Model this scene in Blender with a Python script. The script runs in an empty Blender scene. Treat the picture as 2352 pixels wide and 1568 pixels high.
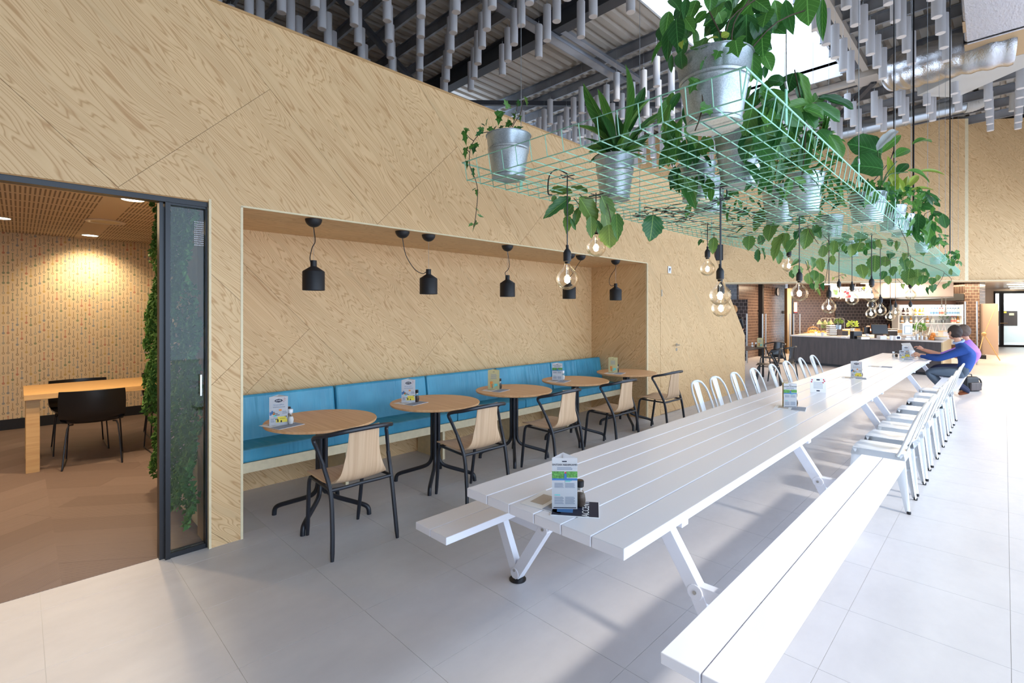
import bpy, math, random
from mathutils import Vector, Matrix
C = bpy.context.scene.collection
S2 = math.sqrt(2.0)
PI = math.pi
# ------------------------------------------------------------------ camera, world, sun, exposure
CAMZ, FPX, CX, HY = 1.57, 1132.0, 1176.0, 719.0
cam_d = bpy.data.cameras.new('camera'); cam = bpy.data.objects.new('camera', cam_d); C.objects.link(cam)
cam_d.sensor_width = 36.0; cam_d.lens = 36.0 * FPX / 2352.0
cam_d.shift_y = -(784.0 - HY) / 2352.0
cam_d.clip_start = 0.05; cam_d.clip_end = 300
cam.location = (0, 0, CAMZ); cam.rotation_euler = (PI/2, 0, -PI/4)
bpy.context.scene.camera = cam
SC = bpy.context.scene
SC.view_settings.view_transform = 'Standard'; SC.view_settings.look = 'None'
SC.view_settings.gamma = 1.0; SC.view_settings.use_curve_mapping = False
SC.view_settings.exposure = 0.36
W = bpy.data.worlds.new('sky'); SC.world = W; W.use_nodes = True
_bg = W.node_tree.nodes['Background']; _bg.inputs[0].default_value = (0.62, 0.78, 1.0, 1); _bg.inputs[1].default_value = 4.2
sun_d = bpy.data.lights.new('sun', 'SUN'); sun_d.energy = 2.0; sun_d.angle = math.radians(4.5); sun_d.color = (1.0, 0.93, 0.82)
sun = bpy.data.objects.new('sun', sun_d); C.objects.link(sun)
sun.rotation_euler = Vector((0.07, 1.22, -1.0)).to_track_quat('-Z', 'Y').to_euler()
try:
    SC.cycles.use_denoising = True
    SC.cycles.max_bounces = 8; SC.cycles.diffuse_bounces = 4; SC.cycles.glossy_bounces = 4
    SC.cycles.transparent_max_bounces = 12; SC.cycles.caustics_reflective = False; SC.cycles.caustics_refractive = False
    SC.cycles.sample_clamp_indirect = 6.0
except Exception: pass
def area(name, loc, size, power, color, direction=(0, 0, -1), sy=None):
    d = bpy.data.lights.new(name, 'AREA'); d.energy = power; d.color = color
    d.shape = 'RECTANGLE'; d.size = size; d.size_y = sy or size
    o = bpy.data.objects.new(name, d); C.objects.link(o); o.location = loc
    o.rotation_euler = Vector(direction).to_track_quat('-Z', 'Y').to_euler(); return o
def point(name, loc, power, color, r=0.03):
    d = bpy.data.lights.new(name, 'POINT'); d.energy = power; d.color = color; d.shadow_soft_size = r
    o = bpy.data.objects.new(name, d); C.objects.link(o); o.location = loc; return o
def spot(name, loc, power, color, ang=80, blend=0.6, direction=(0, 0, -1), r=0.05):
    d = bpy.data.lights.new(name, 'SPOT'); d.energy = power; d.color = color; d.spot_size = math.radians(ang); d.spot_blend = blend; d.shadow_soft_size = r
    o = bpy.data.objects.new(name, d); C.objects.link(o); o.location = loc
    o.rotation_euler = Vector(direction).to_track_quat('-Z', 'Y').to_euler(); return o
WARM = (1.0, 0.72, 0.42)
# light inside: kitchen, corridor and meeting room ceiling lamps, plus added fills
area('kitchen_lamp_light', (18.6, 2.6, 2.55), 3.2, 150, (1.0, 0.84, 0.66))
area('kitchen_lamp_light', (19.4, 5.0, 2.55), 1.6, 90, (1.0, 0.76, 0.52))
area('corridor_lamp_light', (24.0, .2, 2.6), 3.0, 260, (1.0, 0.80, 0.54))
area('room_beyond_fill', (37.5, -.5, 2.6), 3.0, 260, (0.86, 0.95, 1.0))  # added cool fill without a fixture, brightens the room beyond
area('meeting_fill_light', (-.6, 6.6, 2.60), 2.4, 34, (1.0, 0.72, 0.44))  # added warm fill in mid-room, no fixture there
spot('downlight_beam', (0.72, 9.02, 2.62), 60, (1.0, 0.78, 0.48), 120, 0.9, (0, 0.35, -1))
spot('downlight_beam', (0.77, 5.92, 2.62), 130, (1.0, 0.72, 0.42), 130, 0.9)
spot('downlight_beam', (-0.2, 5.4, 2.62), 80, (1.0, 0.72, 0.42), 130, 0.9)
# ------------------------------------------------------------------ geometry helpers
def at(px, py, D):                                   # world point at depth D in front of the camera's pixel
    u = (px - CX) / FPX
    return Vector((D*(1+u)/S2, D*(1-u)/S2, CAMZ - (py-HY)*D/FPX))
def atz(px, py, z):
    return at(px, py, (CAMZ - z) * FPX / (py - HY))
def atY(px, py, Y):
    u = (px - CX) / FPX; return at(px, py, Y*S2/(1-u))
def proj(p):
    D = (p[0]+p[1])/S2
    if D <= 0.05: return (-9999, -9999)
    return (CX + FPX*(p[0]-p[1])/S2/D, HY - FPX*(p[2]-CAMZ)/D)
class MB:
    def __init__(s): s.v = []; s.f = []; s.m = []; s.uv = []; s.cm = 0
    def add(s, vs, fs, uvs=None):
        n = len(s.v); s.v += [tuple(v) for v in vs]
        for i, f in enumerate(fs):
            s.f.append([n+k for k in f]); s.m.append(s.cm)
            s.uv.append(uvs[i] if uvs else None)
        return s
    def box(s, c, d, M=None, tp=None):
        x, y, z = d[0]/2, d[1]/2, d[2]/2; t = tp or (1, 1)
        vs = [(-x,-y,-z),(x,-y,-z),(x,y,-z),(-x,y,-z),(-x*t[0],-y*t[1],z),(x*t[0],-y*t[1],z),(x*t[0],y*t[1],z),(-x*t[0],y*t[1],z)]
        c = Vector(c)
        vs = [(M @ Vector(v) if M else Vector(v)) + c for v in vs]
        return s.add(vs, [(3,2,1,0),(4,5,6,7),(0,1,5,4),(1,2,6,5),(2,3,7,6),(3,0,4,7)])
    def bb(s, x0, x1, y0, y1, z0, z1): return s.box(((x0+x1)/2,(y0+y1)/2,(z0+z1)/2),(x1-x0,y1-y0,z1-z0))
    def beam(s, a, b, w, h, up=(0,0,1)):
        a, b = Vector(a), Vector(b); d = b-a; L = d.length; d.normalize(); up = Vector(up)
        if abs(d.dot(up)) > .98: up = Vector((1,0,0))
        sd = d.cross(up).normalized(); u2 = sd.cross(d)
        M = Matrix((sd, d, u2)).transposed()
        return s.box((a+b)/2, (w, L, h), M)
    def tube(s, pts, r, n=8, caps=True, closed=False):
        P = [Vector(p) for p in pts]; m = len(P)
        R = r if isinstance(r, (list, tuple)) else [r]*m
        rings = []; prev = None
        for i in range(m):
            if closed: t = P[(i+1) % m]-P[i-1]
            else: t = (P[min(i+1, m-1)]-P[max(i-1, 0)])
            t.normalize()
            if prev is None:
                a = Vector((0,0,1)) if abs(t.z) < .9 else Vector((1,0,0))
                nrm = t.cross(a).normalized()
            else:
                nrm = prev - t*prev.dot(t)
                if nrm.length < 1e-6: nrm = t.orthogonal()
                nrm.normalize()
            prev = nrm; bn = t.cross(nrm)
            rings.append([P[i] + (nrm*math.cos(2*PI*k/n) + bn*math.sin(2*PI*k/n))*R[i] for k in range(n)])
        vs = [v for rg in rings for v in rg]; fs = []
        for i in range(m if closed else m-1):
            j = (i+1) % m
            for k in range(n):
                k2 = (k+1) % n; fs.append((i*n+k, i*n+k2, j*n+k2, j*n+k))
        if caps and not closed:
            fs.append(tuple(reversed(range(n)))); fs.append(tuple((m-1)*n+k for k in range(n)))
        return s.add(vs, fs)
    def lathe(s, prof, c=(0,0,0), n=24, M=None, capb=True, capt=True):
        c = Vector(c); vs = []; fs = []
        for r, z in prof:
            for k in range(n):
                v = Vector((r*math.cos(2*PI*k/n), r*math.sin(2*PI*k/n), z)); vs.append((M @ v if M else v) + c)
        for i in range(len(prof)-1):
            for k in range(n):
                k2 = (k+1) % n; fs.append((i*n+k, i*n+k2, (i+1)*n+k2, (i+1)*n+k))
        if capb and prof[0][0] > 1e-5: fs.append(tuple(reversed(range(n))))
        if capt and prof[-1][0] > 1e-5: fs.append(tuple((len(prof)-1)*n+k for k in range(n)))
        return s.add(vs, fs)
    def ball(s, c, r, n=12, m=8, sc=(1,1,1), M=None):
        pr = [(max(r*math.sin(PI*i/m), 1e-4), -r*math.cos(PI*i/m)) for i in range(m+1)]
        Z = Matrix.Diagonal(sc); 
        return s.lathe(pr, c, n, (M @ Z) if M else Z, False, False)
    def prism(s, poly, z0, z1, M=None, c=(0,0,0)):     # poly in local xy, extruded along local z
        n = len(poly); c = Vector(c)
        vs = [Vector((p[0], p[1], z0)) for p in poly] + [Vector((p[0], p[1], z1)) for p in poly]
        vs = [(M @ v if M else v) + c for v in vs]
        fs = [tuple(reversed(range(n))), tuple(range(n, 2*n))] + [(i, (i+1) % n, n+(i+1) % n, n+i) for i in range(n)]
        return s.add(vs, fs)
    def sheet(s, fn, nu, nv, th=0.0):                  # grid surface, optional thickness along normals
        P = [[Vector(fn(i/(nu-1), j/(nv-1))) for j in range(nv)] for i in range(nu)]
        vs = [P[i][j] for i in range(nu) for j in range(nv)]
        fs = [(i*nv+j, (i+1)*nv+j, (i+1)*nv+j+1, i*nv+j+1) for i in range(nu-1) for j in range(nv-1)]
        if th:
            N = []
            for i in range(nu):
                for j in range(nv):
                    a = P[min(i+1, nu-1)][j]-P[max(i-1, 0)][j]; b = P[i][min(j+1, nv-1)]-P[i][max(j-1, 0)]
                    nn = a.cross(b); N.append(nn.normalized() if nn.length > 1e-9 else Vector((0,0,1)))
            k = len(vs); vs += [vs[q]-N[q]*th for q in range(k)]
            f2 = [tuple(reversed([k+q for q in f])) for f in fs]
            rim = [i*nv for i in range(nu)] + [(nu-1)*nv+j for j in range(1, nv)] + [i*nv+nv-1 for i in range(nu-2, -1, -1)] + [j for j in range(nv-2, 0, -1)]
            fr = [(rim[q], rim[(q+1) % len(rim)], k+rim[(q+1) % len(rim)], k+rim[q]) for q in range(len(rim))]
            fr = [tuple(reversed(f)) for f in fr]
            fs = fs + f2 + fr
        return s.add(vs, fs)
    def mesh(s, name, mats, smooth=False):
        me = bpy.data.meshes.new(name); me.from_pydata(s.v, [], s.f)
        for m in (mats if isinstance(mats, (list, tuple)) else [mats]): me.materials.append(m)
        if any(s.m): me.polygons.foreach_set('material_index', s.m)
        if any(u for u in s.uv):
            uvl = me.uv_layers.new(name='UVMap'); k = 0
            for f, u in zip(s.f, s.uv):
                for q in range(len(f)):
                    if u: uvl.data[k].uv = u[q]
                    k += 1
        if smooth: me.polygons.foreach_set('use_smooth', [True]*len(me.polygons))
        me.update(); return me
    def obj(s, name, mats, parent=None, smooth=False, bev=0, loc=None):
        me = s.mesh(name, mats, smooth); o = bpy.data.objects.new(name, me); C.objects.link(o)
        if parent: o.parent = parent
        if loc is not None: o.location = loc
        if smooth: 
            try: me.set_sharp_from_angle(angle=math.radians(38))
            except Exception: pass
        if bev:
            b = o.modifiers.new('bevel', 'BEVEL'); b.width = bev; b.segments = 2; b.limit_method = 'ANGLE'
        return o
def tag(o, label=None, cat=None, group=None, kind=None):
    if label: o['label'] = label
    if cat: o['category'] = cat
    if group: o['group'] = group
    if kind: o['kind'] = kind
    return o
def thing(name, label, cat, loc=(0,0,0), rz=0, group=None, kind=None):
    o = bpy.data.objects.new(name, None); C.objects.link(o); o.location = loc; o.rotation_euler = (0,0,rz)
    o.empty_display_size = 0.1
    return tag(o, label, cat, group, kind)
def copy_tree(o, parent=None):
    c = o.copy(); C.objects.link(c); c.parent = parent
    for ch in list(o.children): copy_tree(ch, c)
    return c
def dup(o, loc, rz=0, label=None, group=None):
    c = copy_tree(o); c.location = loc; c.rotation_euler = (0,0,rz)
    if label: c['label'] = label
    if group: c['group'] = group
    return c
def RZ(a): return Matrix.Rotation(a, 3, 'Z')
def RX(a): return Matrix.Rotation(a, 3, 'X')
def RY(a): return Matrix.Rotation(a, 3, 'Y')
def bez(p, n=6):                                     # smooth polyline through points (Catmull-Rom)
    P = [Vector(q) for q in p]; P = [P[0]*2-P[1]] + P + [P[-1]*2-P[-2]]; out = []
    for i in range(1, len(P)-2):
        for k in range(n):
            t = k/n; a, b, c, d = P[i-1], P[i], P[i+1], P[i+2]
            out.append(0.5*((2*b) + (c-a)*t + (2*a-5*b+4*c-d)*t*t + (3*b-a-3*c+d)*t**3))
    out.append(P[-2]); return out
# ------------------------------------------------------------------ materials
def srgb(r, g, b):
    f = lambda c: (c/255)/12.92 if c/255 <= .04045 else ((c/255+.055)/1.055)**2.4
    return (f(r), f(g), f(b), 1)
class NT:
    def __init__(s, name):
        s.m = bpy.data.materials.new(name); s.m.use_nodes = True; s.t = s.m.node_tree; s.n = s.t.nodes; s.p = s.n['Principled BSDF']; s.out = s.n['Material Output']
    def N(s, typ, **kw):
        n = s.n.new(typ)
        for k, v in kw.items():
            if k.startswith('i_'):
                key = k[2:]; n.inputs[int(key) if key.isdigit() else key.replace('_', ' ')].default_value = v
            else: setattr(n, k, v)
        return n
    def L(s, a, b): s.t.links.new(a, b)
    def math(s, op, a, b=None, clamp=False):
        n = s.n.new('ShaderNodeMath'); n.operation = op; n.use_clamp = clamp
        for i, x in enumerate((a, b)):
            if x is None: continue
            if isinstance(x, (int, float)): n.inputs[i].default_value = x
            else: s.L(x, n.inputs[i])
        return n.outputs[0]
    def mix(s, f, a, b):
        n = s.n.new('ShaderNodeMix'); n.data_type = 'RGBA'
        for i, x in ((0, f), (6, a), (7, b)):
            if isinstance(x, (tuple, list)): n.inputs[i].default_value = x
            elif isinstance(x, (int, float)): n.inputs[i].default_value = x
            else: s.L(x, n.inputs[i])
        return n.outputs[2]
    def ramp(s, fac, stops):
        n = s.n.new('ShaderNodeValToRGB'); e = n.color_ramp.elements
        while len(e) < len(stops): e.new(0.5)
        for q, (p, c) in zip(e, stops): q.position = p; q.color = c
        s.L(fac, n.inputs[0]); return n.outputs[0]
    def noise(s, vec, scale, detail=2, rough=0.5):
        n = s.n.new('ShaderNodeTexNoise'); n.inputs['Scale'].default_value = scale; n.inputs['Detail'].default_value = detail; n.inputs['Roughness'].default_value = rough
        if vec is not None: s.L(vec, n.inputs['Vector'])
        return n.outputs['Fac']
    def mapping(s, vec, sc=(1,1,1), rot=(0,0,0), loc=(0,0,0)):
        n = s.n.new('ShaderNodeMapping'); n.inputs['Scale'].default_value = sc; n.inputs['Rotation'].default_value = rot; n.inputs['Location'].default_value = loc
        s.L(vec, n.inputs['Vector']); return n.outputs[0]
    def coord(s, w='Object'):
        n = s.n.new('ShaderNodeTexCoord'); return n.outputs[w]
    def col(s, x):
        if isinstance(x, (tuple, list)): s.p.inputs['Base Color'].default_value = x
        else: s.L(x, s.p.inputs['Base Color'])
        return s
    def bump(s, h, strength=0.3, dist=0.01):
        n = s.n.new('ShaderNodeBump'); n.inputs['Strength'].default_value = strength; n.inputs['Distance'].default_value = dist
        s.L(h, n.inputs['Height']); s.L(n.outputs[0], s.p.inputs['Normal']); return s
    def set(s, **kw):
        for k, v in kw.items(): s.p.inputs[k.replace('_', ' ')].default_value = v
        return s
def plain(name, c, rough=0.5, metal=0.0, var=0.0, vs=6.0, bump=0.0, bs=60.0, **kw):
    t = NT(name); t.set(Roughness=rough, Metallic=metal, **kw)
    co = t.coord('Object')
    if var:
        f = t.noise(co, vs, 3)
        a = tuple(max(0, x*(1-var)) for x in c[:3])+(1,); b = tuple(min(1, x*(1+var)) for x in c[:3])+(1,)
        t.col(t.ramp(f, [(0.3, a), (0.7, b)]))
    else: t.col(c)
    if bump: t.bump(t.noise(co, bs, 2), bump, 0.004)
    return t.m
def emit(name, c, s):
    t = NT(name); t.col((0,0,0,1)); t.p.inputs['Emission Color'].default_value = c; t.p.inputs['Emission Strength'].default_value = s; return t.m
def plywood(name, base, dark, sc=1.0, rough=0.55, contrast=1.0):
    t = NT(name); uv = t.coord('UV')
    warp = t.N('ShaderNodeTexNoise', i_Scale=1.3*sc, i_Detail=2.0); t.L(t.mapping(uv, (1,1,1)), warp.inputs['Vector'])
    v = t.mapping(uv, (0.36*sc, 2.9*sc, 1))
    add = t.N('ShaderNodeVectorMath', operation='MULTIPLY_ADD'); t.L(warp.outputs['Color'], add.inputs[0]); add.inputs[1].default_value = (0.35, 0.35, 0); t.L(v, add.inputs[2])
    h = t.noise(add.outputs[0], 1.25, 3.0, 0.55)
    w = t.math('MULTIPLY', h, 46.0)
    fr = t.math('FRACT', w)
    line = t.math('POWER', t.math('SUBTRACT', 1.0, t.math('ABSOLUTE', t.math('SUBTRACT', t.math('MULTIPLY', fr, 2.0), 1.0))), 0.9)
    edge = t.ramp(fr, [(0.0, (0.15,0.15,0.15,1)), (0.55, (0,0,0,1)), (0.80, (0.85,0.85,0.85,1)), (0.92, (0.35,0.35,0.35,1)), (1.0, (0.1,0.1,0.1,1))])
    big = t.noise(t.mapping(uv, (0.5*sc, 2.2*sc, 1), loc=(3.1, 7.7, 0)), 1.6, 2)
    blot = t.ramp(t.noise(add.outputs[0], 2.6, 3, 0.6), [(0.60, (0,0,0,1)), (0.68, (0.75,0.75,0.75,1))])
    fine = t.noise(t.mapping(uv, (6, 160, 1)), 1.0, 2)
    m1 = t.ramp(big, [(0.30, tuple(x*0.955 for x in base[:3])+(1,)), (0.70, tuple(min(1, x*1.04) for x in base[:3])+(1,))])
    f1 = t.math('MULTIPLY', edge, 0.75*contrast)
    c1 = t.mix(f1, m1, dark)
    c2 = t.mix(t.math('MULTIPLY', blot, 0.55*contrast), c1, tuple(x*0.82 for x in base[:3])+(1,))
    c3 = t.mix(t.math('MULTIPLY', fine, 0.10), c2, dark)
    t.col(c3); t.set(Roughness=rough); t.p.inputs['Specular IOR Level'].default_value = 0.3
    t.bump(edge, 0.08, 0.002)
    return t.m
M = {}
M['ply'] = plywood('pine_plywood', srgb(232,197,148), srgb(182,130,80), 0.9, contrast=1.05)
M['ply_light'] = plywood('pale_plywood', srgb(228,207,170), srgb(190,155,108), 1.1, contrast=0.7)
M['ply_edge'] = plain('plywood_edge', srgb(232,215,178), 0.6, var=0.06, vs=20)
M['ply_rim'] = plain('plywood_rim', srgb(190,150,100), 0.6)
def oakm(name, a, b, sx=60, sy=3, rough=0.42):
    t = NT(name); co = t.coord('Object')
    f = t.noise(t.mapping(co, (sx, sy, sy)), 1.0, 4, 0.6); g = t.noise(t.mapping(co, (sx*3.3, sy*1.4, sy)), 1.0, 2)
    t.col(t.mix(t.math('MULTIPLY', g, 0.35), t.ramp(f, [(0.3, a), (0.7, b)]), a)); t.set(Roughness=rough); t.bump(f, 0.05, 0.002); return t.m
M['oak_top'] = oakm('oak_veneer', srgb(214,160,110), srgb(238,192,144), 55, 1.5)
M['oak_shell'] = oakm('oak_shell_veneer', srgb(204,166,130), srgb(228,196,160), 60, 1.6, 0.5)
M['oak_seat_shade'] = oakm('shaded_oak_seat', srgb(170,134,112), srgb(206,170,144), 60, 1.6, 0.45)  # shell oak darkened for shade on the seat; no part uses it
M['oak_meet'] = oakm('oak_table', srgb(190,150,98), srgb(214,178,124), 2.5, 40, 0.5)
M['black'] = plain('black_powder_coat', srgb(30,33,42), 0.38, var=0.05)
M['black_plastic'] = plain('black_plastic', srgb(18,18,21), 0.3)
M['black_matte'] = plain('matt_black_metal', srgb(26,26,30), 0.55)
M['frame_black'] = plain('black_aluminium', srgb(13,16,24), 0.35)
M['white_lac'] = plain('white_lacquer', srgb(240,241,249), 0.24, bump=0.015, bs=140)
M['white_metal'] = plain('white_enamel_metal', srgb(228,232,236), 0.2)
M['felt'] = plain('white_felt_tube', srgb(205,203,205), 0.9, bump=0.1, bs=300)
M['felt_end'] = plain('tube_end_cap', srgb(215,205,198), 0.9)
t = NT('blue_vinyl'); co = t.coord('Object')
f1 = t.noise(t.mapping(co, (9, 2, 1.2)), 1.0, 3); f2 = t.noise(co, 3.0, 2)
t.col(t.ramp(f2, [(0.3, srgb(58,142,174)), (0.7, srgb(76,164,194))])); t.set(Roughness=0.42); t.bump(f1, 1.0, 0.035); M['vinyl'] = t.m
M['galv'] = None
t = NT('galvanised_zinc'); co = t.coord('Object'); v = t.N('ShaderNodeTexVoronoi', i_Scale=300.0); t.L(co, v.inputs['Vector'])
t.col(t.ramp(v.outputs['Color'], [(0.0, srgb(160,170,176)), (1.0, srgb(198,207,212))])); t.set(Metallic=0.75, Roughness=0.38); M['galv'] = t.m
t = NT('galvanised_purlin'); co = t.coord('Object'); t.col(t.ramp(t.noise(co, 1.5, 3), [(0.3, srgb(120,122,128)), (0.7, srgb(176,180,188))])); t.set(Metallic=0.6, Roughness=0.35); M['purlin'] = t.m
M['deck'] = plain('painted_roof_deck', srgb(186,176,164), 0.5, var=0.05, vs=2)
M['steel_dark'] = plain('dark_painted_steel', srgb(62,64,70), 0.5, var=0.06)
M['steel_beige'] = plain('beige_painted_steel', srgb(190,178,166), 0.5)
M['mint'] = plain('mint_green_wire', srgb(150,205,178), 0.45)
M['steel'] = plain('brushed_steel', srgb(190,188,184), 0.28, 0.9)
M['brass'] = plain('warm_steel', srgb(196,168,130), 0.3, 0.8)
M['wire'] = plain('steel_cable', srgb(170,174,178), 0.4, 0.7)
M['soil'] = plain('dark_soil', srgb(48,36,28), 0.95)
M['paper'] = plain('white_card', srgb(240,240,242), 0.6)
M['cream'] = plain('cream_card', srgb(238,228,180), 0.6)
M['ink'] = plain('dark_ink', srgb(28,32,56), 0.7)
M['grey_ink'] = plain('grey_print', srgb(150,156,170), 0.8)
M['red'] = plain('red_print', srgb(200,40,60), 0.6); M['yellow'] = plain('yellow_print', srgb(236,214,80), 0.6); M['teal'] = plain('teal_print', srgb(92,205,200), 0.6)
M['orange'] = plain('orange_print', srgb(226,140,60), 0.6); M['bluep'] = plain('blue_print', srgb(66,120,176), 0.6); M['greenp'] = plain('green_print', srgb(90,150,70), 0.6, var=0.5, vs=120)
t = NT('foil'); co = t.coord('Object'); n1 = t.noise(co, 30, 4, 0.7); t.col(srgb(205,205,208)); t.set(Metallic=1.0, Roughness=0.16); t.bump(n1, 0.30, 0.02); M['foil'] = t.m
M['spiral'] = plain('spiral_duct_zinc', srgb(175,180,184), 0.3, 0.85)
M['panel_grey'] = plain('grey_painted_panel', srgb(196,190,182), 0.5)
# porcelain floor tile: per tile tone from the object's random number
t = NT('porcelain_tile'); co = t.N('ShaderNodeNewGeometry').outputs['Position']; oi = t.N('ShaderNodeObjectInfo')
f = t.noise(t.mapping(co, (1.0, 2.2, 1)), 1.4, 5, 0.6); f2 = t.noise(co, 14, 4, 0.7)
c = t.ramp(f, [(0.3, srgb(198,195,197)), (0.7, srgb(211,208,209))]); c = t.mix(t.math('MULTIPLY', f2, 0.18), c, srgb(176,174,176))
c = t.mix(t.math('MULTIPLY', oi.outputs['Random'], 0.10), c, srgb(180,178,178)); t.col(c)
t.L(t.ramp(f2, [(0.3, (0.30,)*3+(1,)), (0.7, (0.42,)*3+(1,))]), t.p.inputs['Roughness']); M['tile'] = t.m
M['grout'] = plain('pale_grout', srgb(196,194,192), 0.8)
# woven carpet planks (uv = along / across)
t = NT('woven_carpet'); uv = t.coord('UV'); st = t.N('ShaderNodeTexWave', wave_type='BANDS', bands_direction='Y', i_Scale=28.0, i_Distortion=0.6); t.L(uv, st.inputs['Vector'])
fl = t.noise(t.mapping(uv, (3, 60, 1)), 2.0, 3); oi = t.N('ShaderNodeObjectInfo')
t.col(t.mix(t.math('MULTIPLY', oi.outputs['Random'], 0.45), t.mix(fl, t.ramp(st.outputs['Fac'], [(0.3, srgb(98,82,78)), (0.7, srgb(150,132,124))]), srgb(120,104,98)), srgb(92,74,66))); t.set(Roughness=0.75); t.bump(st.outputs['Fac'], 0.4, 0.004); M['carpet'] = t.m
# wallpaper with rows of spoons, ladles and keys
t = NT('utensil_wallpaper'); uv = t.coord('UV'); sx = t.N('ShaderNodeSeparateXYZ'); t.L(uv, sx.inputs[0])
U = t.math('MULTIPLY', sx.outputs[0], 1/0.044); ci = t.math('FLOOR', U); fu = t.math('SUBTRACT', t.math('FRACT', U), 0.5)
wn = t.N('ShaderNodeTexWhiteNoise', noise_dimensions='1D'); t.L(ci, wn.inputs['W'])
V = t.math('ADD', t.math('MULTIPLY', sx.outputs[1], 1/0.135), wn.outputs['Value']); ri = t.math('FLOOR', V); fv = t.math('FRACT', V)
cmb = t.N('ShaderNodeCombineXYZ'); t.L(ci, cmb.inputs[0]); t.L(ri, cmb.inputs[1]); w2 = t.N('ShaderNodeTexWhiteNoise', noise_dimensions='2D'); t.L(cmb.outputs[0], w2.inputs['Vector'])
au = t.math('ABSOLUTE', fu)
stem = t.math('MULTIPLY', t.math('LESS_THAN', au, 0.09), t.math('MULTIPLY', t.math('GREATER_THAN', fv, 0.15), t.math('LESS_THAN', fv, 0.88)))
def blob(cy, ry, rx):
    a = t.math('DIVIDE', fu, rx); b = t.math('DIVIDE', t.math('SUBTRACT', fv, cy), ry)
    return t.math('LESS_THAN', t.math('ADD', t.math('MULTIPLY', a, a), t.math('MULTIPLY', b, b)), 1.0)
bowl = blob(0.2, 0.12, 0.34); topb = t.math('MULTIPLY', blob(0.86, 0.05, 0.22), t.math('GREATER_THAN', w2.outputs['Value'], 0.55))
msk = t.math('MAXIMUM', t.math('MAXIMUM', stem, bowl), topb)
inner = t.math('MULTIPLY', blob(0.2, 0.07, 0.18), t.math('LESS_THAN', w2.outputs['Value'], 0.6)); msk = t.math('SUBTRACT', msk, t.math('MULTIPLY', inner, 0.7))
hue = t.ramp(w2.outputs['Value'], [(0.0, srgb(120,110,98)), (0.2, srgb(70,60,50)), (0.36, srgb(150,110,60)), (0.5, srgb(150,150,140)), (0.62, srgb(60,110,80)), (0.72, srgb(190,80,60)), (0.8, srgb(90,120,150)), (0.9, srgb(200,160,70)), (1.0, srgb(40,36,34))])
t.n[-1].name
for nd in t.n:
    if nd.type == 'VALTORGB': nd.color_ramp.interpolation = 'CONSTANT'
t.col(t.mix(t.math('MULTIPLY', msk, 0.62), srgb(236,214,180), hue)); t.set(Roughness=0.8); M['wallpaper'] = t.m
# slotted acoustic ceiling
t = NT('slotted_ceiling'); uv = t.coord('UV'); sx = t.N('ShaderNodeSeparateXYZ'); t.L(uv, sx.inputs[0])
fx = t.math('FRACT', t.math('MULTIPLY', sx.outputs[0], 1/0.032)); fy = t.math('FRACT', t.math('MULTIPLY', sx.outputs[1], 1/0.40)); gx = t.math('FRACT', t.math('MULTIPLY', sx.outputs[0], 1/1.2))
sl = t.math('MULTIPLY', t.math('MULTIPLY', t.math('LESS_THAN', fx, 0.42), t.math('LESS_THAN', fy, 0.86)), t.math('LESS_THAN', gx, 0.80))
t.col(t.mix(sl, srgb(226,206,180), srgb(150,130,112))); t.set(Roughness=0.9); M['slot'] = t.m
# dark glazed kitchen tiles
def brickm(name, a, b, mortar, bw, bh, off=0.5, rough=0.25):
    t = NT(name); uv = t.coord('UV'); n = t.N('ShaderNodeTexBrick'); n.offset = off; t.L(uv, n.inputs['Vector'])
    n.inputs['Color1'].default_value = a; n.inputs['Color2'].default_value = b; n.inputs['Mortar'].default_value = mortar
    n.inputs['Scale'].default_value = 1.0; n.inputs['Mortar Size'].default_value = 0.0045; n.inputs['Brick Width'].default_value = bw; n.inputs['Row Height'].default_value = bh
    t.col(n.outputs['Color']); t.set(Roughness=rough); t.bump(t.math('SUBTRACT', 1.0, n.outputs['Fac']), 0.4, 0.004); return t.m
M['ktile'] = brickm('brown_glazed_tile', srgb(88,70,62), srgb(104,84,74), srgb(176,150,130), 0.115, 0.1)
M['ktile2'] = brickm('brown_glazed_brick', srgb(80,63,57), srgb(95,76,68), srgb(170,146,128), 0.17, 0.105)
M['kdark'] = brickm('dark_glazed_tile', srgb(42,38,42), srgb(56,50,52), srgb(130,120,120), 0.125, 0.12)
M['counter'] = oakm('dark_fluted_veneer', srgb(62,54,54), srgb(86,76,74), 60, 2, 0.5)
M['counter_side'] = oakm('light_oak_side', srgb(186,160,120), srgb(206,180,140), 30, 2, 0.5)
M['marble'] = plain('pale_stone_top', srgb(226,214,204), 0.2)
M['hood'] = plain('cream_lacquered_steel', srgb(222,206,192), 0.3)
# thin clear glass that lets light through
def glassm(name, tint=(1,1,1,1), rough=0.02, refl=1.0, gcol=(1,1,1,1)):
    t = NT(name); t.n.remove(t.p); tr = t.N('ShaderNodeBsdfTransparent'); tr.inputs[0].default_value = tint
    gl = t.N('ShaderNodeBsdfGlossy', i_Roughness=rough, i_Color=gcol); lw = t.N('ShaderNodeLayerWeight', i_Blend=0.25)
    mx = t.N('ShaderNodeMixShader'); t.L(t.math('MULTIPLY', lw.outputs['Fresnel'], refl, True), mx.inputs[0]); t.L(tr.outputs[0], mx.inputs[1]); t.L(gl.outputs[0], mx.inputs[2]); t.L(mx.outputs[0], t.out.inputs[0]); return t.m
M['bulb'] = glassm('clear_bulb_glass', (0.98,0.96,0.93,1), rough=0.08, refl=0.7, gcol=(1,.9,.76,1))  # gloss tinted amber, standing in for warm light reflected in the glass
M['pane'] = glassm('tinted_pane', (0.90,0.94,0.93,1), refl=0.8)
M['clear'] = glassm('clear_pane', (0.95,0.97,0.97,1), refl=1.0)
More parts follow.
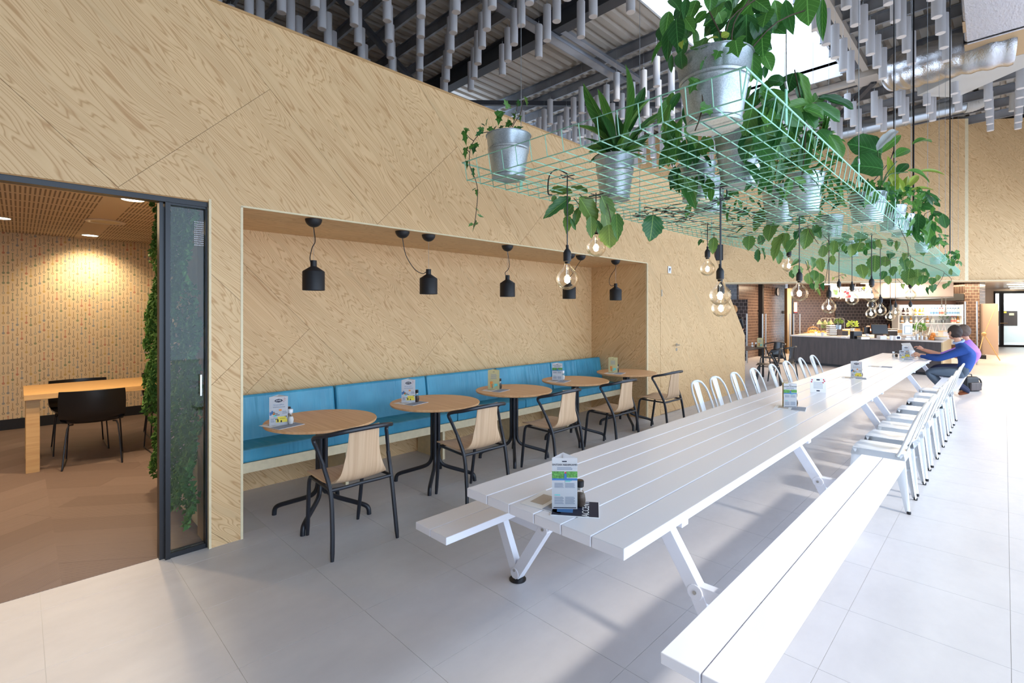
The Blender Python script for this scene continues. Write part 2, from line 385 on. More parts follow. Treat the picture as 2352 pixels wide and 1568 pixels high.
M['filament'] = emit('glowing_filament', (1.0, 0.74, 0.42, 1), 60)
M['lamp_on'] = emit('warm_lamp_diffuser', (1.0, 0.88, 0.66, 1), 9)
M['fridge_on'] = emit('fridge_light', (1.0, 0.95, 0.88, 1), 3.5)
def leafm(name, a, b, rough=0.35):
    t = NT(name); oi = t.N('ShaderNodeObjectInfo'); co = t.coord('Object'); c = t.ramp(oi.outputs['Random'], [(0.0, a), (1.0, b)])
    uvn = t.noise(co, 5, 3); c = t.mix(t.math('MULTIPLY', uvn, 0.3), c, tuple(x*0.5 for x in a[:3])+(1,)); sx = t.N('ShaderNodeSeparateXYZ'); t.L(co, sx.inputs[0]); ax = t.math('ABSOLUTE', sx.outputs[0])
    vein = t.math('MAXIMUM', t.math('LESS_THAN', ax, 0.016), t.math('MULTIPLY', t.math('LESS_THAN', t.math('FRACT', t.math('MULTIPLY', t.math('SUBTRACT', sx.outputs[1], t.math('MULTIPLY', ax, 0.9)), 7.0)), 0.10), 0.45)); c = t.mix(t.math('MULTIPLY', vein, 0.55), c, tuple(min(1, x*2.2+.03) for x in b[:3])+(1,)); t.col(c); t.set(Roughness=rough)
    t.p.inputs['Transmission Weight'].default_value = 0.0
    tl = t.N('ShaderNodeBsdfTranslucent'); t.L(c, tl.inputs[0]); mx = t.N('ShaderNodeMixShader'); mx.inputs[0].default_value = 0.35
    t.L(t.p.outputs[0], mx.inputs[1]); t.L(tl.outputs[0], mx.inputs[2]); t.L(mx.outputs[0], t.out.inputs[0]); return t.m
M['leaf'] = leafm('green_leaf', srgb(62,120,48), srgb(104,158,72)); M['leaf_dark'] = leafm('dark_leaf', srgb(36,88,42), srgb(70,128,62), 0.3)
M['leaf_lime'] = leafm('lime_leaf', srgb(150,180,60), srgb(190,205,90)); M['leaf_grape'] = leafm('serrated_leaf', srgb(40,108,64), srgb(124,154,78), 0.4)
M['leaf_silver'] = leafm('silver_leaf_back', srgb(200,205,205), srgb(225,228,228), 0.3); M['stem'] = plain('brown_stem', srgb(74,60,44), 0.7); M['stem_g'] = plain('green_stem', srgb(70,100,50), 0.6)
M['moss'] = leafm('moss_green', srgb(44,110,54), srgb(120,160,70), 0.8)
# ------------------------------------------------------------------ panels clipped to wall regions
def clip(poly, reg):
    out = list(poly); n = len(reg)
    for i in range(n):
        a, b = reg[i], reg[(i+1) % n]; inp = out; out = []
        if not inp: return []
        def side(p): return (b[0]-a[0])*(p[1]-a[1]) - (b[1]-a[1])*(p[0]-a[0])
        for k in range(len(inp)):
            p, q = inp[k], inp[(k+1) % len(inp)]; sp, sq = side(p), side(q)
            if sp >= 0: out.append(p)
            if (sp >= 0) != (sq >= 0):
                t = sp/(sp-sq); out.append((p[0]+(q[0]-p[0])*t, p[1]+(q[1]-p[1])*t))
    return out
def rect(x0, x1, z0, z1): return [(x0, z0), (x1, z0), (x1, z1), (x0, z1)]
rndp = random.Random(5)
def panels(name, parent, O, A, B, N, regions, ang, L, Wd, soff, toff, th, mat, gap=0.0022, bond=0.5, kind=None, herring=False):
    O, A, B, N = Vector(O), Vector(A), Vector(B), Vector(N)
    ca, sa = math.cos(ang), math.sin(ang)
    xs = [p for r in regions for p in r]
    T = [(-p[0]*sa + p[1]*ca) for p in xs]; Sx = [(p[0]*ca + p[1]*sa) for p in xs]
    made = []
    for j in range(math.floor((min(T)-toff)/Wd), math.ceil((max(T)-toff)/Wd)):
        t0 = toff + j*Wd; so = soff + (bond*L if j % 2 else 0)
        for i in range(math.floor((min(Sx)-so)/L), math.ceil((max(Sx)-so)/L)):
            s0 = so + i*L; g = gap/2
            q = [(s0+g, t0+g), (s0+L-g, t0+g), (s0+L-g, t0+Wd-g), (s0+g, t0+Wd-g)]
            q = [(s*ca - t*sa, s*sa + t*ca) for s, t in q]
            mb = MB(); ru, rv = rndp.uniform(0, 40), rndp.uniform(0, 40)
            for r in regions:
                c = clip(q, r)
                if len(c) < 3: continue
                n = len(c); vs = [O + A*p[0] + B*p[1] for p in c] + [O + A*p[0] + B*p[1] + N*th for p in c]
                uvp = [(p[0]*ca + p[1]*sa + ru, -p[0]*sa + p[1]*ca + rv) for p in c]
                flip = A.cross(B).dot(N) < 0
                top = list(range(n, 2*n)); sides = [(k, (k+1) % n, n+(k+1) % n, n+k) for k in range(n)]
                fs = [tuple(top)] + sides; uvs = [[uvp[k] for k in range(n)]] + [[uvp[k], uvp[(k+1) % n], uvp[(k+1) % n], uvp[k]] for k in range(n)]
                if flip: fs = [tuple(reversed(f)) for f in fs]; uvs = [list(reversed(u)) for u in uvs]
                mb.add(vs, fs, uvs)
            if mb.f: made.append(mb.obj(name, mat, parent))
    return made
def quad_uv(mb, O, A, B, w, h, fl=False):
    O, A, B = Vector(O), Vector(A), Vector(B)
    vs = [O, O+A*w, O+A*w+B*h, O+B*h]; uv = [(0,0),(w,0),(w,h),(0,h)]; f = (0,1,2,3)
    if fl: f = (3,2,1,0); uv = uv[::-1]
    mb.add(vs, [f], [uv])
X3, Y3, Z3 = Vector((1,0,0)), Vector((0,1,0)), Vector((0,0,1))
WY = 3.75; NY = 4.764; NX0, NX1, NZ = 1.09, 6.59, 2.31; TOP = 3.66; DX = 0.895
A45 = -PI/4
# ---- floor
fl = MB(); fl.bb(-6, 40, -12, WY+0.10, -0.12, -0.0016); fl.bb(NX0, NX1, WY+0.10, NY+.05, -0.12, -0.0016); fl.bb(10.5, 40, WY+0.10, 14, -0.12, -0.0016)
floor = tag(fl.obj('floor', M['grout']), 'pale grey porcelain tile floor in square tiles', kind='structure')
TS = 0.6035; X0T, Y0T = 0.082, -0.020
tb = MB(); tb.bb(0.0011, TS-0.0011, 0.0011, TS-0.0011, -0.006, 0.0); tmesh = tb.mesh('tile', M['tile'])
cand = []
for i in range(-8, 64):
    for j in range(-18, 22):
        x, y = X0T+i*TS, Y0T+j*TS
        if y > 3.55 and not (NX0-.3 < x < NX1 or x > 10.4): 
            if y > 3.7 : continue
        if x > 38: continue
        px = proj((x+.3, y+.3, 0))
        vis = -60 < px[0] < 2420 and px[1] < 1640
        cand.append((0 if vis else 1, math.hypot(x, y), x, y))
cand.sort()
rest = MB()
for k, (v, d, x, y) in enumerate(cand):
    y1 = TS
    if x < 10.4 and y + TS > WY+0.09 and not (NX0-.3 < x < NX1): y1 = WY+0.09-y
    if x < NX0 and y > 3.6: y1 = WY+0.09-y
    if k < 290 and y1 == TS:
        o = bpy.data.objects.new('tile', tmesh); C.objects.link(o); o.parent = floor; o.location = (x, y, 0)
    elif y1 > 0.02: rest.bb(x+.0011, x+TS-.0011, y+.0011, y+y1-.0011, -0.006, 0.0)
tag(rest.obj('tile_field', M['tile'], floor), kind='stuff')
# ---- left plywood wall
wl = MB()
def wallseg(poly, y0, y1):
    n = len(poly); vs = [(p[0], y0, p[1]) for p in poly] + [(p[0], y1, p[1]) for p in poly]
    wl.add(vs, [tuple(range(n)), tuple(reversed(range(n, 2*n)))] + [((i+1) % n, i, n+i, n+(i+1) % n) for i in range(n)])
yb = WY+0.012
wallseg(rect(-4, 8.02, NZ, TOP), yb, WY+0.22)
wallseg(rect(DX, NX0, 0, NZ), yb, WY+0.30)
wallseg([(NX1, 0), (10.46, 0), (10.46, 1.117), (9.28, NZ), (NX1, NZ)], yb, NY+.3)
wallseg([(8.0, NZ), (9.28, NZ), (8.0, 3.58)], yb, WY+0.22)
wl.bb(-4, 8.0, WY+.2, 8.6, 3.52, TOP-.01)
wall_left = tag(wl.obj('wall_left', M['ply_rim']), 'tall pine plywood wall with recessed seating niche and meeting room opening', kind='structure')
DRX0, DRX1, DRZ = 6.985, 7.62, 2.18
regs = [rect(-4, DX, 2.315, TOP), rect(DX, NX0, 0.0, TOP), rect(NX0, NX1, NZ, TOP), rect(NX1, DRX0-.003, 0, TOP),
        rect(DRX0-.003, DRX1+.003, DRZ+.003, TOP), [(DRX1+.003, 0), (10.47, 0), (10.47, 1.117), (DRX1+.003, 3.96)]]
regs[-1] = clip(regs[-1], rect(0, 20, 0, TOP))
tof = 2.74/S2
panels('plywood_panel', wall_left, (0, yb, 0), X3, Z3, -Y3, regs, A45, 2.44, 1.22, -1.905/S2, tof, 0.012, M['ply'])
rim = MB(); rim.bb(-4, 8.0, WY-.004, WY+.24, TOP-0.004, TOP+0.014); rim.obj('top_rail', M['ply_rim'], wall_left)
es = MB(); es.box(((10.46+8.0)/2+.0, WY+.11, (1.117+3.60)/2), (0.012, 0.22, math.hypot(2.46, 2.46)), RY(math.atan2(-2.46, 2.483))); 
# niche lining
nb = MB(); nb.bb(NX0-.02, NX1+.02, NY, NY+.04, 0, NZ+.04); wall_back_n = tag(nb.obj('wall_niche_back', M['ply_rim']), 'plywood back wall of the seating niche', kind='structure')
panels('plywood_panel', wall_back_n, (0, NY, 0), X3, Z3, -Y3, [rect(NX0, NX1, 0.0, NZ)], A45, 2.44, 1.22, 0.564/S2+1.22, 3.41/S2, 0.010, M['ply'])
ne = MB(); ne.bb(NX1, NX1+.03, WY+.013, NY, 0, NZ); wall_end = tag(ne.obj('wall_niche_end', M['ply_rim']), 'plywood end wall of the seating niche', kind='structure')
panels('plywood_panel', wall_end, (NX1, 0, 0), Y3, Z3, -X3, [rect(WY, NY-.01, 0.0, NZ)], A45, 2.44, 1.22, 0.9, 4.73, 0.008, M['ply'])
nl = MB(); nl.bb(NX0-.02, NX0, WY+.012, NY, 0, NZ); quad_uv(nl, (NX0+.001, WY+.012, 0), Y3, Z3, NY-WY, NZ); tag(nl.obj('wall_niche_side', M['ply']), 'plywood side wall of the seating niche', kind='structure')
so = MB(); quad_uv(so, (NX0, WY+.0, NZ-.001), X3, Y3, NX1-NX0, NY-WY, True); so.bb(NX0-.02, NX1+.02, WY+.23, NY+.02, NZ, NZ+.04); tag(so.obj('ceiling_niche', M['ply']), 'plywood soffit of the seating niche', kind='structure')
ed = MB(); ed.bb(NX0-.004, NX0+.012, WY-.003, WY+.015, 0, NZ); ed.bb(NX0, NX1, WY-.003, WY+.015, NZ-.004, NZ+.008); ed.bb(NX1-.010, NX1+.014, WY-.003, WY+.02, 0, NZ); ed.bb(DX-.002, DX+.012, WY-.006, WY+.10, 0, NZ+.02)
ed.obj('edge_strip', M['ply_edge'], wall_left)
# flush door in the wall
d2 = MB(); d2.bb(DRX0, DRX1, WY+.006, WY+.045, 0.006, DRZ); door2 = tag(d2.obj('door_2', M['ply_rim']), 'flush plywood door in the plywood wall', kind='structure')
panels('plywood_panel', door2, (0, WY+.008, 0), X3, Z3, -Y3, [rect(DRX0, DRX1, 0.012, DRZ)], A45, 2.44, 1.22, -1.905/S2, tof, 0.010, M['ply'])
hh = MB(); hh.tube([(7.50, WY-.0, 1.06), (7.50, WY-.055, 1.06), (7.38, WY-.055, 1.06)], 0.009); hh.lathe([(0.024,0),(0.024,.01)], (7.50, WY, 1.06), 16, RX(PI/2)); hh.obj('door_handle', M['steel'], door2, True)
kh = MB(); kh.lathe([(0.026,0),(0.026,.008)], (7.50, WY, 0.985), 16, RX(PI/2)); kh.obj('lock_rose', M['steel'], door2, True)
hg = MB(); hg.bb(7.0, 7.02, WY-.012, WY, 1.83, 1.93); hg.obj('hinge', M['steel'], door2)
sg = MB(); sg.bb(7.21, 7.31, WY-.012, WY-.002, 2.20, 2.31); sgn = tag(sg.obj('door_sign', M['paper'], bev=0.004), 'small white pictogram plate above the flush plywood door', 'sign')
sg = MB(); sg.prism([(-.022,.03),(.022,.03),(0,-.03)], 0, .002, RX(PI/2), (7.26, WY-.012, 2.25)); sg.obj('pictogram', M['ink'], sgn)
# ---- far plywood wall over the kitchen opening
LA = Vector((12.3, 4.88, 0)); LB = Vector((16.1, -.31, 0)); LR = (LB-LA).normalized(); LN = Vector((LR.y, -LR.x, 0)); 
if LN.dot(-LA) < 0: LN = -LN
LZ = 2.325; LT = 6.05
def lseg(mb, s0, s1, n0, n1, z0, z1):
    p = [LA+LR*s0+LN*n0, LA+LR*s1+LN*n0, LA+LR*s1+LN*n1, LA+LR*s0+LN*n1]
    vs = [(q.x, q.y, z) for z in (z0, z1) for q in p]
    mb.add(vs, [(0,1,2,3),(7,6,5,4),(4,5,1,0),(5,6,2,1),(6,7,3,2),(7,4,0,3)])
SE = (Vector((15.374, .607, 0))-LA).length
fw = MB(); lseg(fw, -3.2, SE-.02, -.35, -.012, LZ, LT); lseg(fw, SE-.02, 9.5, -.55, -.16, LZ, LT)
wall_far = tag(fw.obj('wall_far', M['ply_light']), 'high plywood wall above the kitchen counter opening', kind='structure')
panels('plywood_panel', wall_far, LA-LN*.012, LR, Z3, LN, [rect(-3.2, SE-.02, LZ, LT)], A45, 2.44, 1.22, .4, .3, 0.012, M['ply'])
panels('plywood_panel', wall_far, LA-LN*.16, LR, Z3, LN, [rect(SE+.05, 9.5, LZ, LT)], A45, 2.44, 1.22, .9, .75, 0.012, M['ply'])
cn = MB(); lseg(cn, SE-.02, SE+.05, -.16, -.002, LZ, LT); cn.obj('corner_post', M['ply_edge'], wall_far)
sf = MB(); lseg(sf, -3.2, 9.5, -.6, .0, LZ-.012, LZ+.002); sf.obj('soffit_edge', M['ply_edge'], wall_far)
# ---- upper outer wall with clerestory, right-hand facade
uw = MB(); UY = 8.32; uw.bb(-4, 16, UY, UY+.15, TOP, 5.42); uw.bb(-4, 16, UY, UY+.15, 6.12, 6.5); uw.bb(-4, 6.0, UY, UY+.15, 5.4, 6.14)
uw.bb(6.0, 16, UY-.25, UY, 5.62, 5.72)
wall_up = tag(uw.obj('wall_upper', M['panel_grey']), 'upper outer wall with a clerestory strip', kind='structure')
w1 = MB()
for k in range(11): w1.bb(6.0+k*.95, 6.04+k*.95, UY+.02, UY+.08, 5.42, 6.12)
tag(w1.obj('window_1', M['frame_black']), kind='structure')
rw = MB(); RY0 = -2.6  # unseen facade; its distance and openings are shaped to steer the daylight
rw.bb(.30, 30, RY0-.2, RY0, 3.61, 6.5); rw.bb(.26, .34, RY0-.15, RY0, 0, 6.5); rw.bb(-7, -1.0, RY0-.2, RY0, 0, 6.5); rw.bb(-1.0, .3, RY0-.2, RY0, 6.0, 6.5); rw.bb(17, 30, RY0-.2, RY0, 0, 3.8)
tag(rw.obj('wall_right', M['panel_grey']), 'facade wall on the window side', kind='structure')
wb = MB(); wb.bb(-6.2, -6, RY0, 12, 0, 6.5); tag(wb.obj('wall_rear', M['panel_grey']), kind='structure')  # unseen rear wall, closed to keep light from behind off the left wall
# ---- roof
DK = 6.14
prof = [(0.0, .06), (.055, .06), (.075, 0), (.175, 0), (.195, .06)]
def deck(x0, x1, y0, y1):
    vs = []; fs = []; y = y0
    while y < y1:
        for dy, dz in prof: vs += [(x0, min(y+dy, y1), DK+dz), (x1, min(y+dy, y1), DK+dz)]
        y += .2
    for k in range(len(vs)//2-1): fs.append((2*k, 2*k+1, 2*k+3, 2*k+2))
    return vs, fs
SKX0, SKX1, SKY0, SKY1 = 6.30, 10.75, 2.15, 3.73
rf = MB()
for a in ((-6, SKX0, RY0-.2, 12), (SKX1, 30, RY0-.2, 12), (SKX0, SKX1, RY0-.2, SKY0), (SKX0, SKX1, SKY1, 12)):
    vs, fs = deck(*a); rf.add(vs, fs)
rf2 = MB()
for a in ((-6, SKX0, RY0-.2, 12), (SKX1, 30, RY0-.2, 12), (SKX0, SKX1, RY0-.2, SKY0), (SKX0, SKX1, SKY1, 12)): rf2.bb(a[0], a[1], a[2], a[3], DK+.065, DK+.12)
ceil = tag(rf.obj('ceiling', M['deck']), 'corrugated roof deck on galvanised purlins', kind='structure'); rf2.obj('roof_insulation', M['deck'], ceil)
pv = [.48,.62,.76,.897,1.037,1.177,1.315,1.46] + [2.08,2.218,2.356,2.494,2.632] + [2.80+.235*k for k in range(11)]
for v in pv:
    x = v*3.506
    spans = [(RY0, UY)] if not (SKX0-.05 < x < SKX1+.05) else [(RY0, SKY0-.02), (SKY1+.02, UY)]
    for y0, y1 in spans:
        p = MB(); p.bb(x-.004, x+.004, y0, y1, 5.95, 6.13); p.bb(x-.035, x+.004, y0, y1, 5.945, 5.955); p.bb(x-.035, x+.004, y0, y1, 6.12, 6.13); p.obj('purlin', M['purlin'], ceil)
def ibeam(name, a, b, h, w, mat, z):
    p = MB(); a = Vector((a[0], a[1], z)); b = Vector((b[0], b[1], z))
    p.beam(a+Vector((0,0,h/2)), b+Vector((0,0,h/2)), .02, h); p.beam(a, b, w, .018); p.beam(a+Vector((0,0,h)), b+Vector((0,0,h)), w, .018)
    return p.obj(name, mat, ceil)
ibeam('main_beam', (5.76, RY0), (5.76, UY), .30, .20, M['steel_dark'], 5.82)
ibeam('main_beam', (16.4, RY0), (16.4, UY), .30, .2, M['steel_dark'], 5.82)
ibeam('main_beam', (.9, RY0), (.9, UY), .30, .2, M['steel_dark'], 5.82)
p = MB(); p.beam((11.06, RY0, 5.9), (11.06, 6, 5.9), .12, .10); p.obj('box_beam', M['steel_beige'], ceil)
p = MB(); p.beam((2, 1.77, 5.98), (11.0, 1.77, 5.98), .10, .12); p.obj('box_beam', M['steel_beige'], ceil)
p = MB(); p.bb(10.75, 11.2, 1.6, 1.95, 5.82, 5.96); p.obj('bracket', M['steel_beige'], ceil)
p = MB(); p.beam((5.9, 8.1, 5.80), (9.6, 4.6, 5.80), .07, .09); p.obj('wind_brace', M['steel_dark'], ceil)
p = MB(); p.beam((.9, 5.0, 5.86), (5.7, 8.1, 5.86), .07, .09); p.obj('wind_brace', M['steel_dark'], ceil)
p = MB(); p.beam((.9, 4.4, 5.86), (5.7, .4, 5.86), .07, .09); p.obj('wind_brace', M['steel_dark'], ceil)
p = MB(); p.beam((11.1, 1.7, 5.84), (16.3, 4.6, 5.84), .09, .11); p.obj('wind_brace', M['steel_dark'], ceil)
q1 = atz(1293, 70, 5.83); q2 = atz(1437, 160, 5.83)
p = MB(); p.beam((q1.x, q1.y, 5.83), (q2.x+.6, q1.y, 5.83), .10, .05); p.obj('cable_rail', M['purlin'], ceil)
q1 = atz(1030, -70, 5.75); q2 = atz(1271, 92, 5.75); q3 = atz(1432, 190, 5.75); ty = atz(1271, 92, 5.75).y
p = MB(); p.bb(2.2, q3.x, ty-.075, ty+.075, 5.74, 5.75); p.bb(2.2, q3.x, ty-.08, ty-.07, 5.74, 5.80); p.bb(2.2, q3.x, ty+.07, ty+.08, 5.74, 5.80)
p.obj('cable_tray', M['purlin'], ceil)
# skylight well and glazing
sk = MB(); sk.bb(SKX0, SKX1, SKY0-.03, SKY0, DK-.03, 6.75); sk.bb(SKX0, SKX1, SKY1, SKY1+.03, DK-.03, 6.75); sk.bb(SKX1, SKX1+.03, SKY0-.03, SKY1+.03, 5.97, 6.75); sk.bb(SKX0-.03, SKX0, SKY0-.03, SKY1+.03, DK-.03, 6.75)
win3 = tag(sk.obj('window_3', M['white_metal']), 'large rooflight in the corrugated ceiling', kind='structure')
sb = MB()
for k in range(1, 4): sb.bb(SKX0+k*1.14-.012, SKX0+k*1.14+.012, SKY0, SKY1, 6.70, 6.74)
sb.obj('glazing_bar', M['white_metal'], win3)
# ---- meeting room behind the opening
MYB, MZ = 9.5, 2.66
mw = MB(); quad_uv(mw, (-4, MYB, 0), X3, Z3, 9, MZ); mw.bb(-4, 5, MYB+.01, MYB+.1, 0, MZ)
tag(mw.obj('wall_meeting_back', M['wallpaper']), 'wallpaper with rows of small spoons and keys', kind='structure')
bs = MB(); bs.bb(-4, 5, MYB-.015, MYB, 0, .14); tag(bs.obj('baseboard_meeting', M['black_matte']), kind='structure')
mc = MB(); quad_uv(mc, (-4, WY+.22, MZ), X3, Y3, 9, MYB-WY, True); mc.bb(-4, 5, WY+.22, MYB, MZ+.005, MZ+.05); mc.bb(-4, DX, WY+.20, WY+.22, 2.31, MZ)
mceil = tag(mc.obj('ceiling_meeting', M['slot']), 'slotted acoustic ceiling of the meeting room', kind='structure')
ml = MB(); ml.bb(-4.1, -4, WY, MYB, 0, MZ); tag(ml.obj('wall_meeting_side', M['ply_edge']), kind='structure')
mf = MB(); mf.bb(-4, .98, WY+.09, MYB, -.12, -.004); mf.bb(.98, 5, 5.6, MYB, -.12, -.004); mfl = tag(mf.obj('floor_meeting', M['stem']), 'brown woven carpet of the meeting room in herringbone', kind='structure')
for k, (a, so_) in enumerate(((PI/4, 0.0),)):
    # herringbone: alternating strips of planks turned left and right
    sw = .72
    for c in range(-6, 4):
        x0, x1 = DX+.0 - (c+1)*sw, DX+.0 - c*sw
        x0, x1 = max(x0, -4), min(x1, 4.9)
        if x1-x0 < .02: continue
        ang = PI/5 if c % 2 else -PI/5
        panels('carpet_plank', mfl, (0, 0, -.006), X3, Y3, Z3, ([rect(x0, min(x1, .93), WY+.095, 5.62)] if x0 < .9 else []) + [rect(x0, x1, 5.62, MYB-.02)], ang, 3.0, .25, .2*c, .1*c, .007, M['carpet'], gap=.0015)
for px, py, r in ((305, 458, .10), (207, 540, .10), (243, 508, .19), (0, 500, .1)):
    q = atz(px, py, MZ) if py < 700 else None
    if r > .15:
        m_ = MB(); m_.lathe([(r*.72, .0), (r*.72, -.012), (r, -.012), (r, 0)], (0,0,0), 32, None, False, False); v = m_.obj('ceiling_vent', M['hood'], None, True, loc=(q.x, q.y, MZ-.001)); tag(v, 'round cream air vent between the meeting room downlights', 'vent')
        m_ = MB(); m_.lathe([(r*.60, -.010), (r*.70, -.010), (r*.70, -.004)], (0,0,0), 32); m_.obj('vent_disc', M['ply_edge'], v, True)
    else:
        dl = thing('downlight', 'glowing round downlight in the meeting room ceiling ' + {305: 'nearest the black door frame', 207: 'close to the wallpaper', 0: 'at the far left'}[px], 'light', (q.x, q.y, MZ))
        m_ = MB(); m_.lathe([(r-.012, -.006), (r, -.006), (r, .0)], (0,0,0), 28, None, False, False); m_.obj('rim', M['white_metal'], dl, True)
        m_ = MB(); m_.lathe([(0.001, -.0045), (r-.012, -.0045)], (0,0,0), 28, None, False, False); m_.obj('diffuser', M['lamp_on'], dl)
# sliding glass door: frame and narrow pane with the moss wall behind
fr = MB(); fr.bb(-4, DX, WY+.02, WY+.10, 2.278, 2.312); fr.bb(.630, .650, WY+.05, WY+.12, 0, 2.28); fr.bb(.657, .684, WY+.02, WY+.09, 0, 2.28); fr.bb(.882, DX, WY+.03, WY+.09, 0, 2.28); fr.bb(.68, .885, WY+.03, WY+.09, 0, .03); fr.bb(.68, .885, WY+.03, WY+.09, 2.265, 2.28)
fr.bb(.65, .657, WY+.05, WY+.08, 0, 2.25)
door1 = tag(fr.obj('door_1', M['frame_black']), 'black framed glass sliding door of the meeting room', kind='structure')
gp = MB(); gp.bb(.684, .882, WY+.055, WY+.061, .03, 2.265); gp.obj('pane', M['pane'], door1)
gh = MB(); gh.bb(.852, .862, WY+.035, WY+.05, 1.02, 1.16); gh.obj('door_handle', M['steel'], door1)
gd = MB()
for i in range(7):
    for j in range(12): gd.bb(.822+i*.008, .826+i*.008, WY+.052, WY+.054, 2.02+j*.014, 2.026+j*.014)
gd.obj('dot_print', M['paper'], door1)
mo = MB(); rm = random.Random(3); mo.bb(.93, .99, WY+.10, 5.6, 0, MZ); mo.bb(.99, 5, 5.5, 5.6, 0, MZ); mo.bb(4.9, 5, 5.6, MYB, 0, MZ)
wall_moss = tag(mo.obj('wall_meeting_right', M['ply_edge']), kind='structure')
mo = MB()
for k in range(9000):
    y = rm.uniform(WY+.11, 5.45); z = rm.uniform(.10, MZ-.02)
    b = .045*math.sin(z*3.1+y*2)+.03*math.sin(z*9.7+y*7)+.02*math.sin(z*23+y*17)
    if z < .25+.1*math.sin(y*9): 
        if rm.random() < .6: continue
    r = rm.uniform(.012, .034); c = Vector((.90 - .045 - b*.8 - rm.uniform(0, .03), y, z))
    a = Vector((rm.uniform(-1,1), rm.uniform(-1,1), rm.uniform(-1,1))).normalized()*r; b2 = a.orthogonal().normalized()*r; d = a.cross(b2).normalized()*r*.8
    mo.add([c+a, c-a*.5+b2*.8, c-a*.5-b2*.8, c+d], [(0,1,3),(1,2,3),(2,0,3),(0,2,1)])
tag(mo.obj('moss', M['moss'], wall_moss), kind='stuff')
# back of the moss wall side: closing side wall towards the niche
# ------------------------------------------------------------------ banquette in the niche
bq = thing('banquette', 'long bright blue upholstered banquette on a pale plywood plinth in the niche', 'bench', (NX0, 4.2, 0))
def L_(mb, *a, **k): return mb.obj(*a, **k)
cut = [NX0+.005, 2.16, 3.22, 4.29, 5.36, NX1-.005]
for a, b in zip(cut, cut[1:]):
    m_ = MB(); m_.bb(a+.004-NX0, b-.004-NX0, .345, .555, .46, .86); m_.cm = 0
    m_ = MB(); th = math.radians(9)
    m_.box(((a+b)/2-NX0, .415, .655), (b-a-.012, .13, .42), RX(-th)); m_.obj('back_cushion', M['vinyl'], bq, bev=.022)
cut2 = [NX0+.005, 2.28, 3.37, 4.45, 5.5, NX1-.005]
for a, b in zip(cut2, cut2[1:]):
    m_ = MB(); m_.bb(a+.003-NX0, b-.003-NX0, -.0, .42, .395, .500); m_.obj('seat_cushion', M['vinyl'], bq, bev=.018)
m_ = MB(); m_.bb(.003, NX1-NX0-.003, .005, .53, .315, .394); m_.obj('seat_board', M['ply_edge'], bq)
for x in (1.02, 2.12, 3.2, 4.25):
    m_ = MB(); m_.bb(x, x+.03, .06, .53, 0, .315); m_.obj('support_panel', M['ply_edge'], bq)
# ------------------------------------------------------------------ round oak tables
TX = [1.67, 2.755, 3.80, 4.88, 6.05]; TYc = 3.77
which = ['nearest the black door frame', 'second from the black door frame', 'in the middle of the row of five', 'second from the niche end wall', 'nearest the niche end wall']
def round_table():
    t_ = thing('bistro_table', 'round oak bistro table with black four-legged pedestal, ' + which[0], 'table', (TX[0], TYc, 0), 0, 'round oak tables along the blue banquette')
    m_ = MB(); R = .415; m_.lathe([(R-.03, .716), (R-.004, .724), (R, .736), (R-.003, .741), (0.001, .7415)], n=64); o = m_.obj('tabletop', M['oak_top'], t_, True)
    m_ = MB(); m_.lathe([(.16, .700), (.16, .716)], n=24); m_.obj('mounting_plate', M['black'], t_)
    for k in range(4):
        a = PI/4 + k*PI/2 + .02; dx, dy = math.cos(a), math.sin(a)
        P = [(dx*.030, dy*.030, .71), (dx*.030, dy*.030, .5), (dx*.030, dy*.030, .30), (dx*.034, dy*.034, .22), (dx*.062, dy*.062, .165), (dx*.12, dy*.12, .135), (dx*.25, dy*.25, .098), (dx*.335, dy*.335, .072), (dx*.362, dy*.362, .045), (dx*.368, dy*.368, .0)]
        m_ = MB(); m_.tube(bez(P, 4), .0175, 10); m_.obj('leg', M['black'], t_, True)
    return t_
tb0 = round_table()
for k in range(1, 5): dup(tb0, (TX[k], TYc, 0), 0, 'round oak bistro table with black four-legged pedestal, ' + which[k])
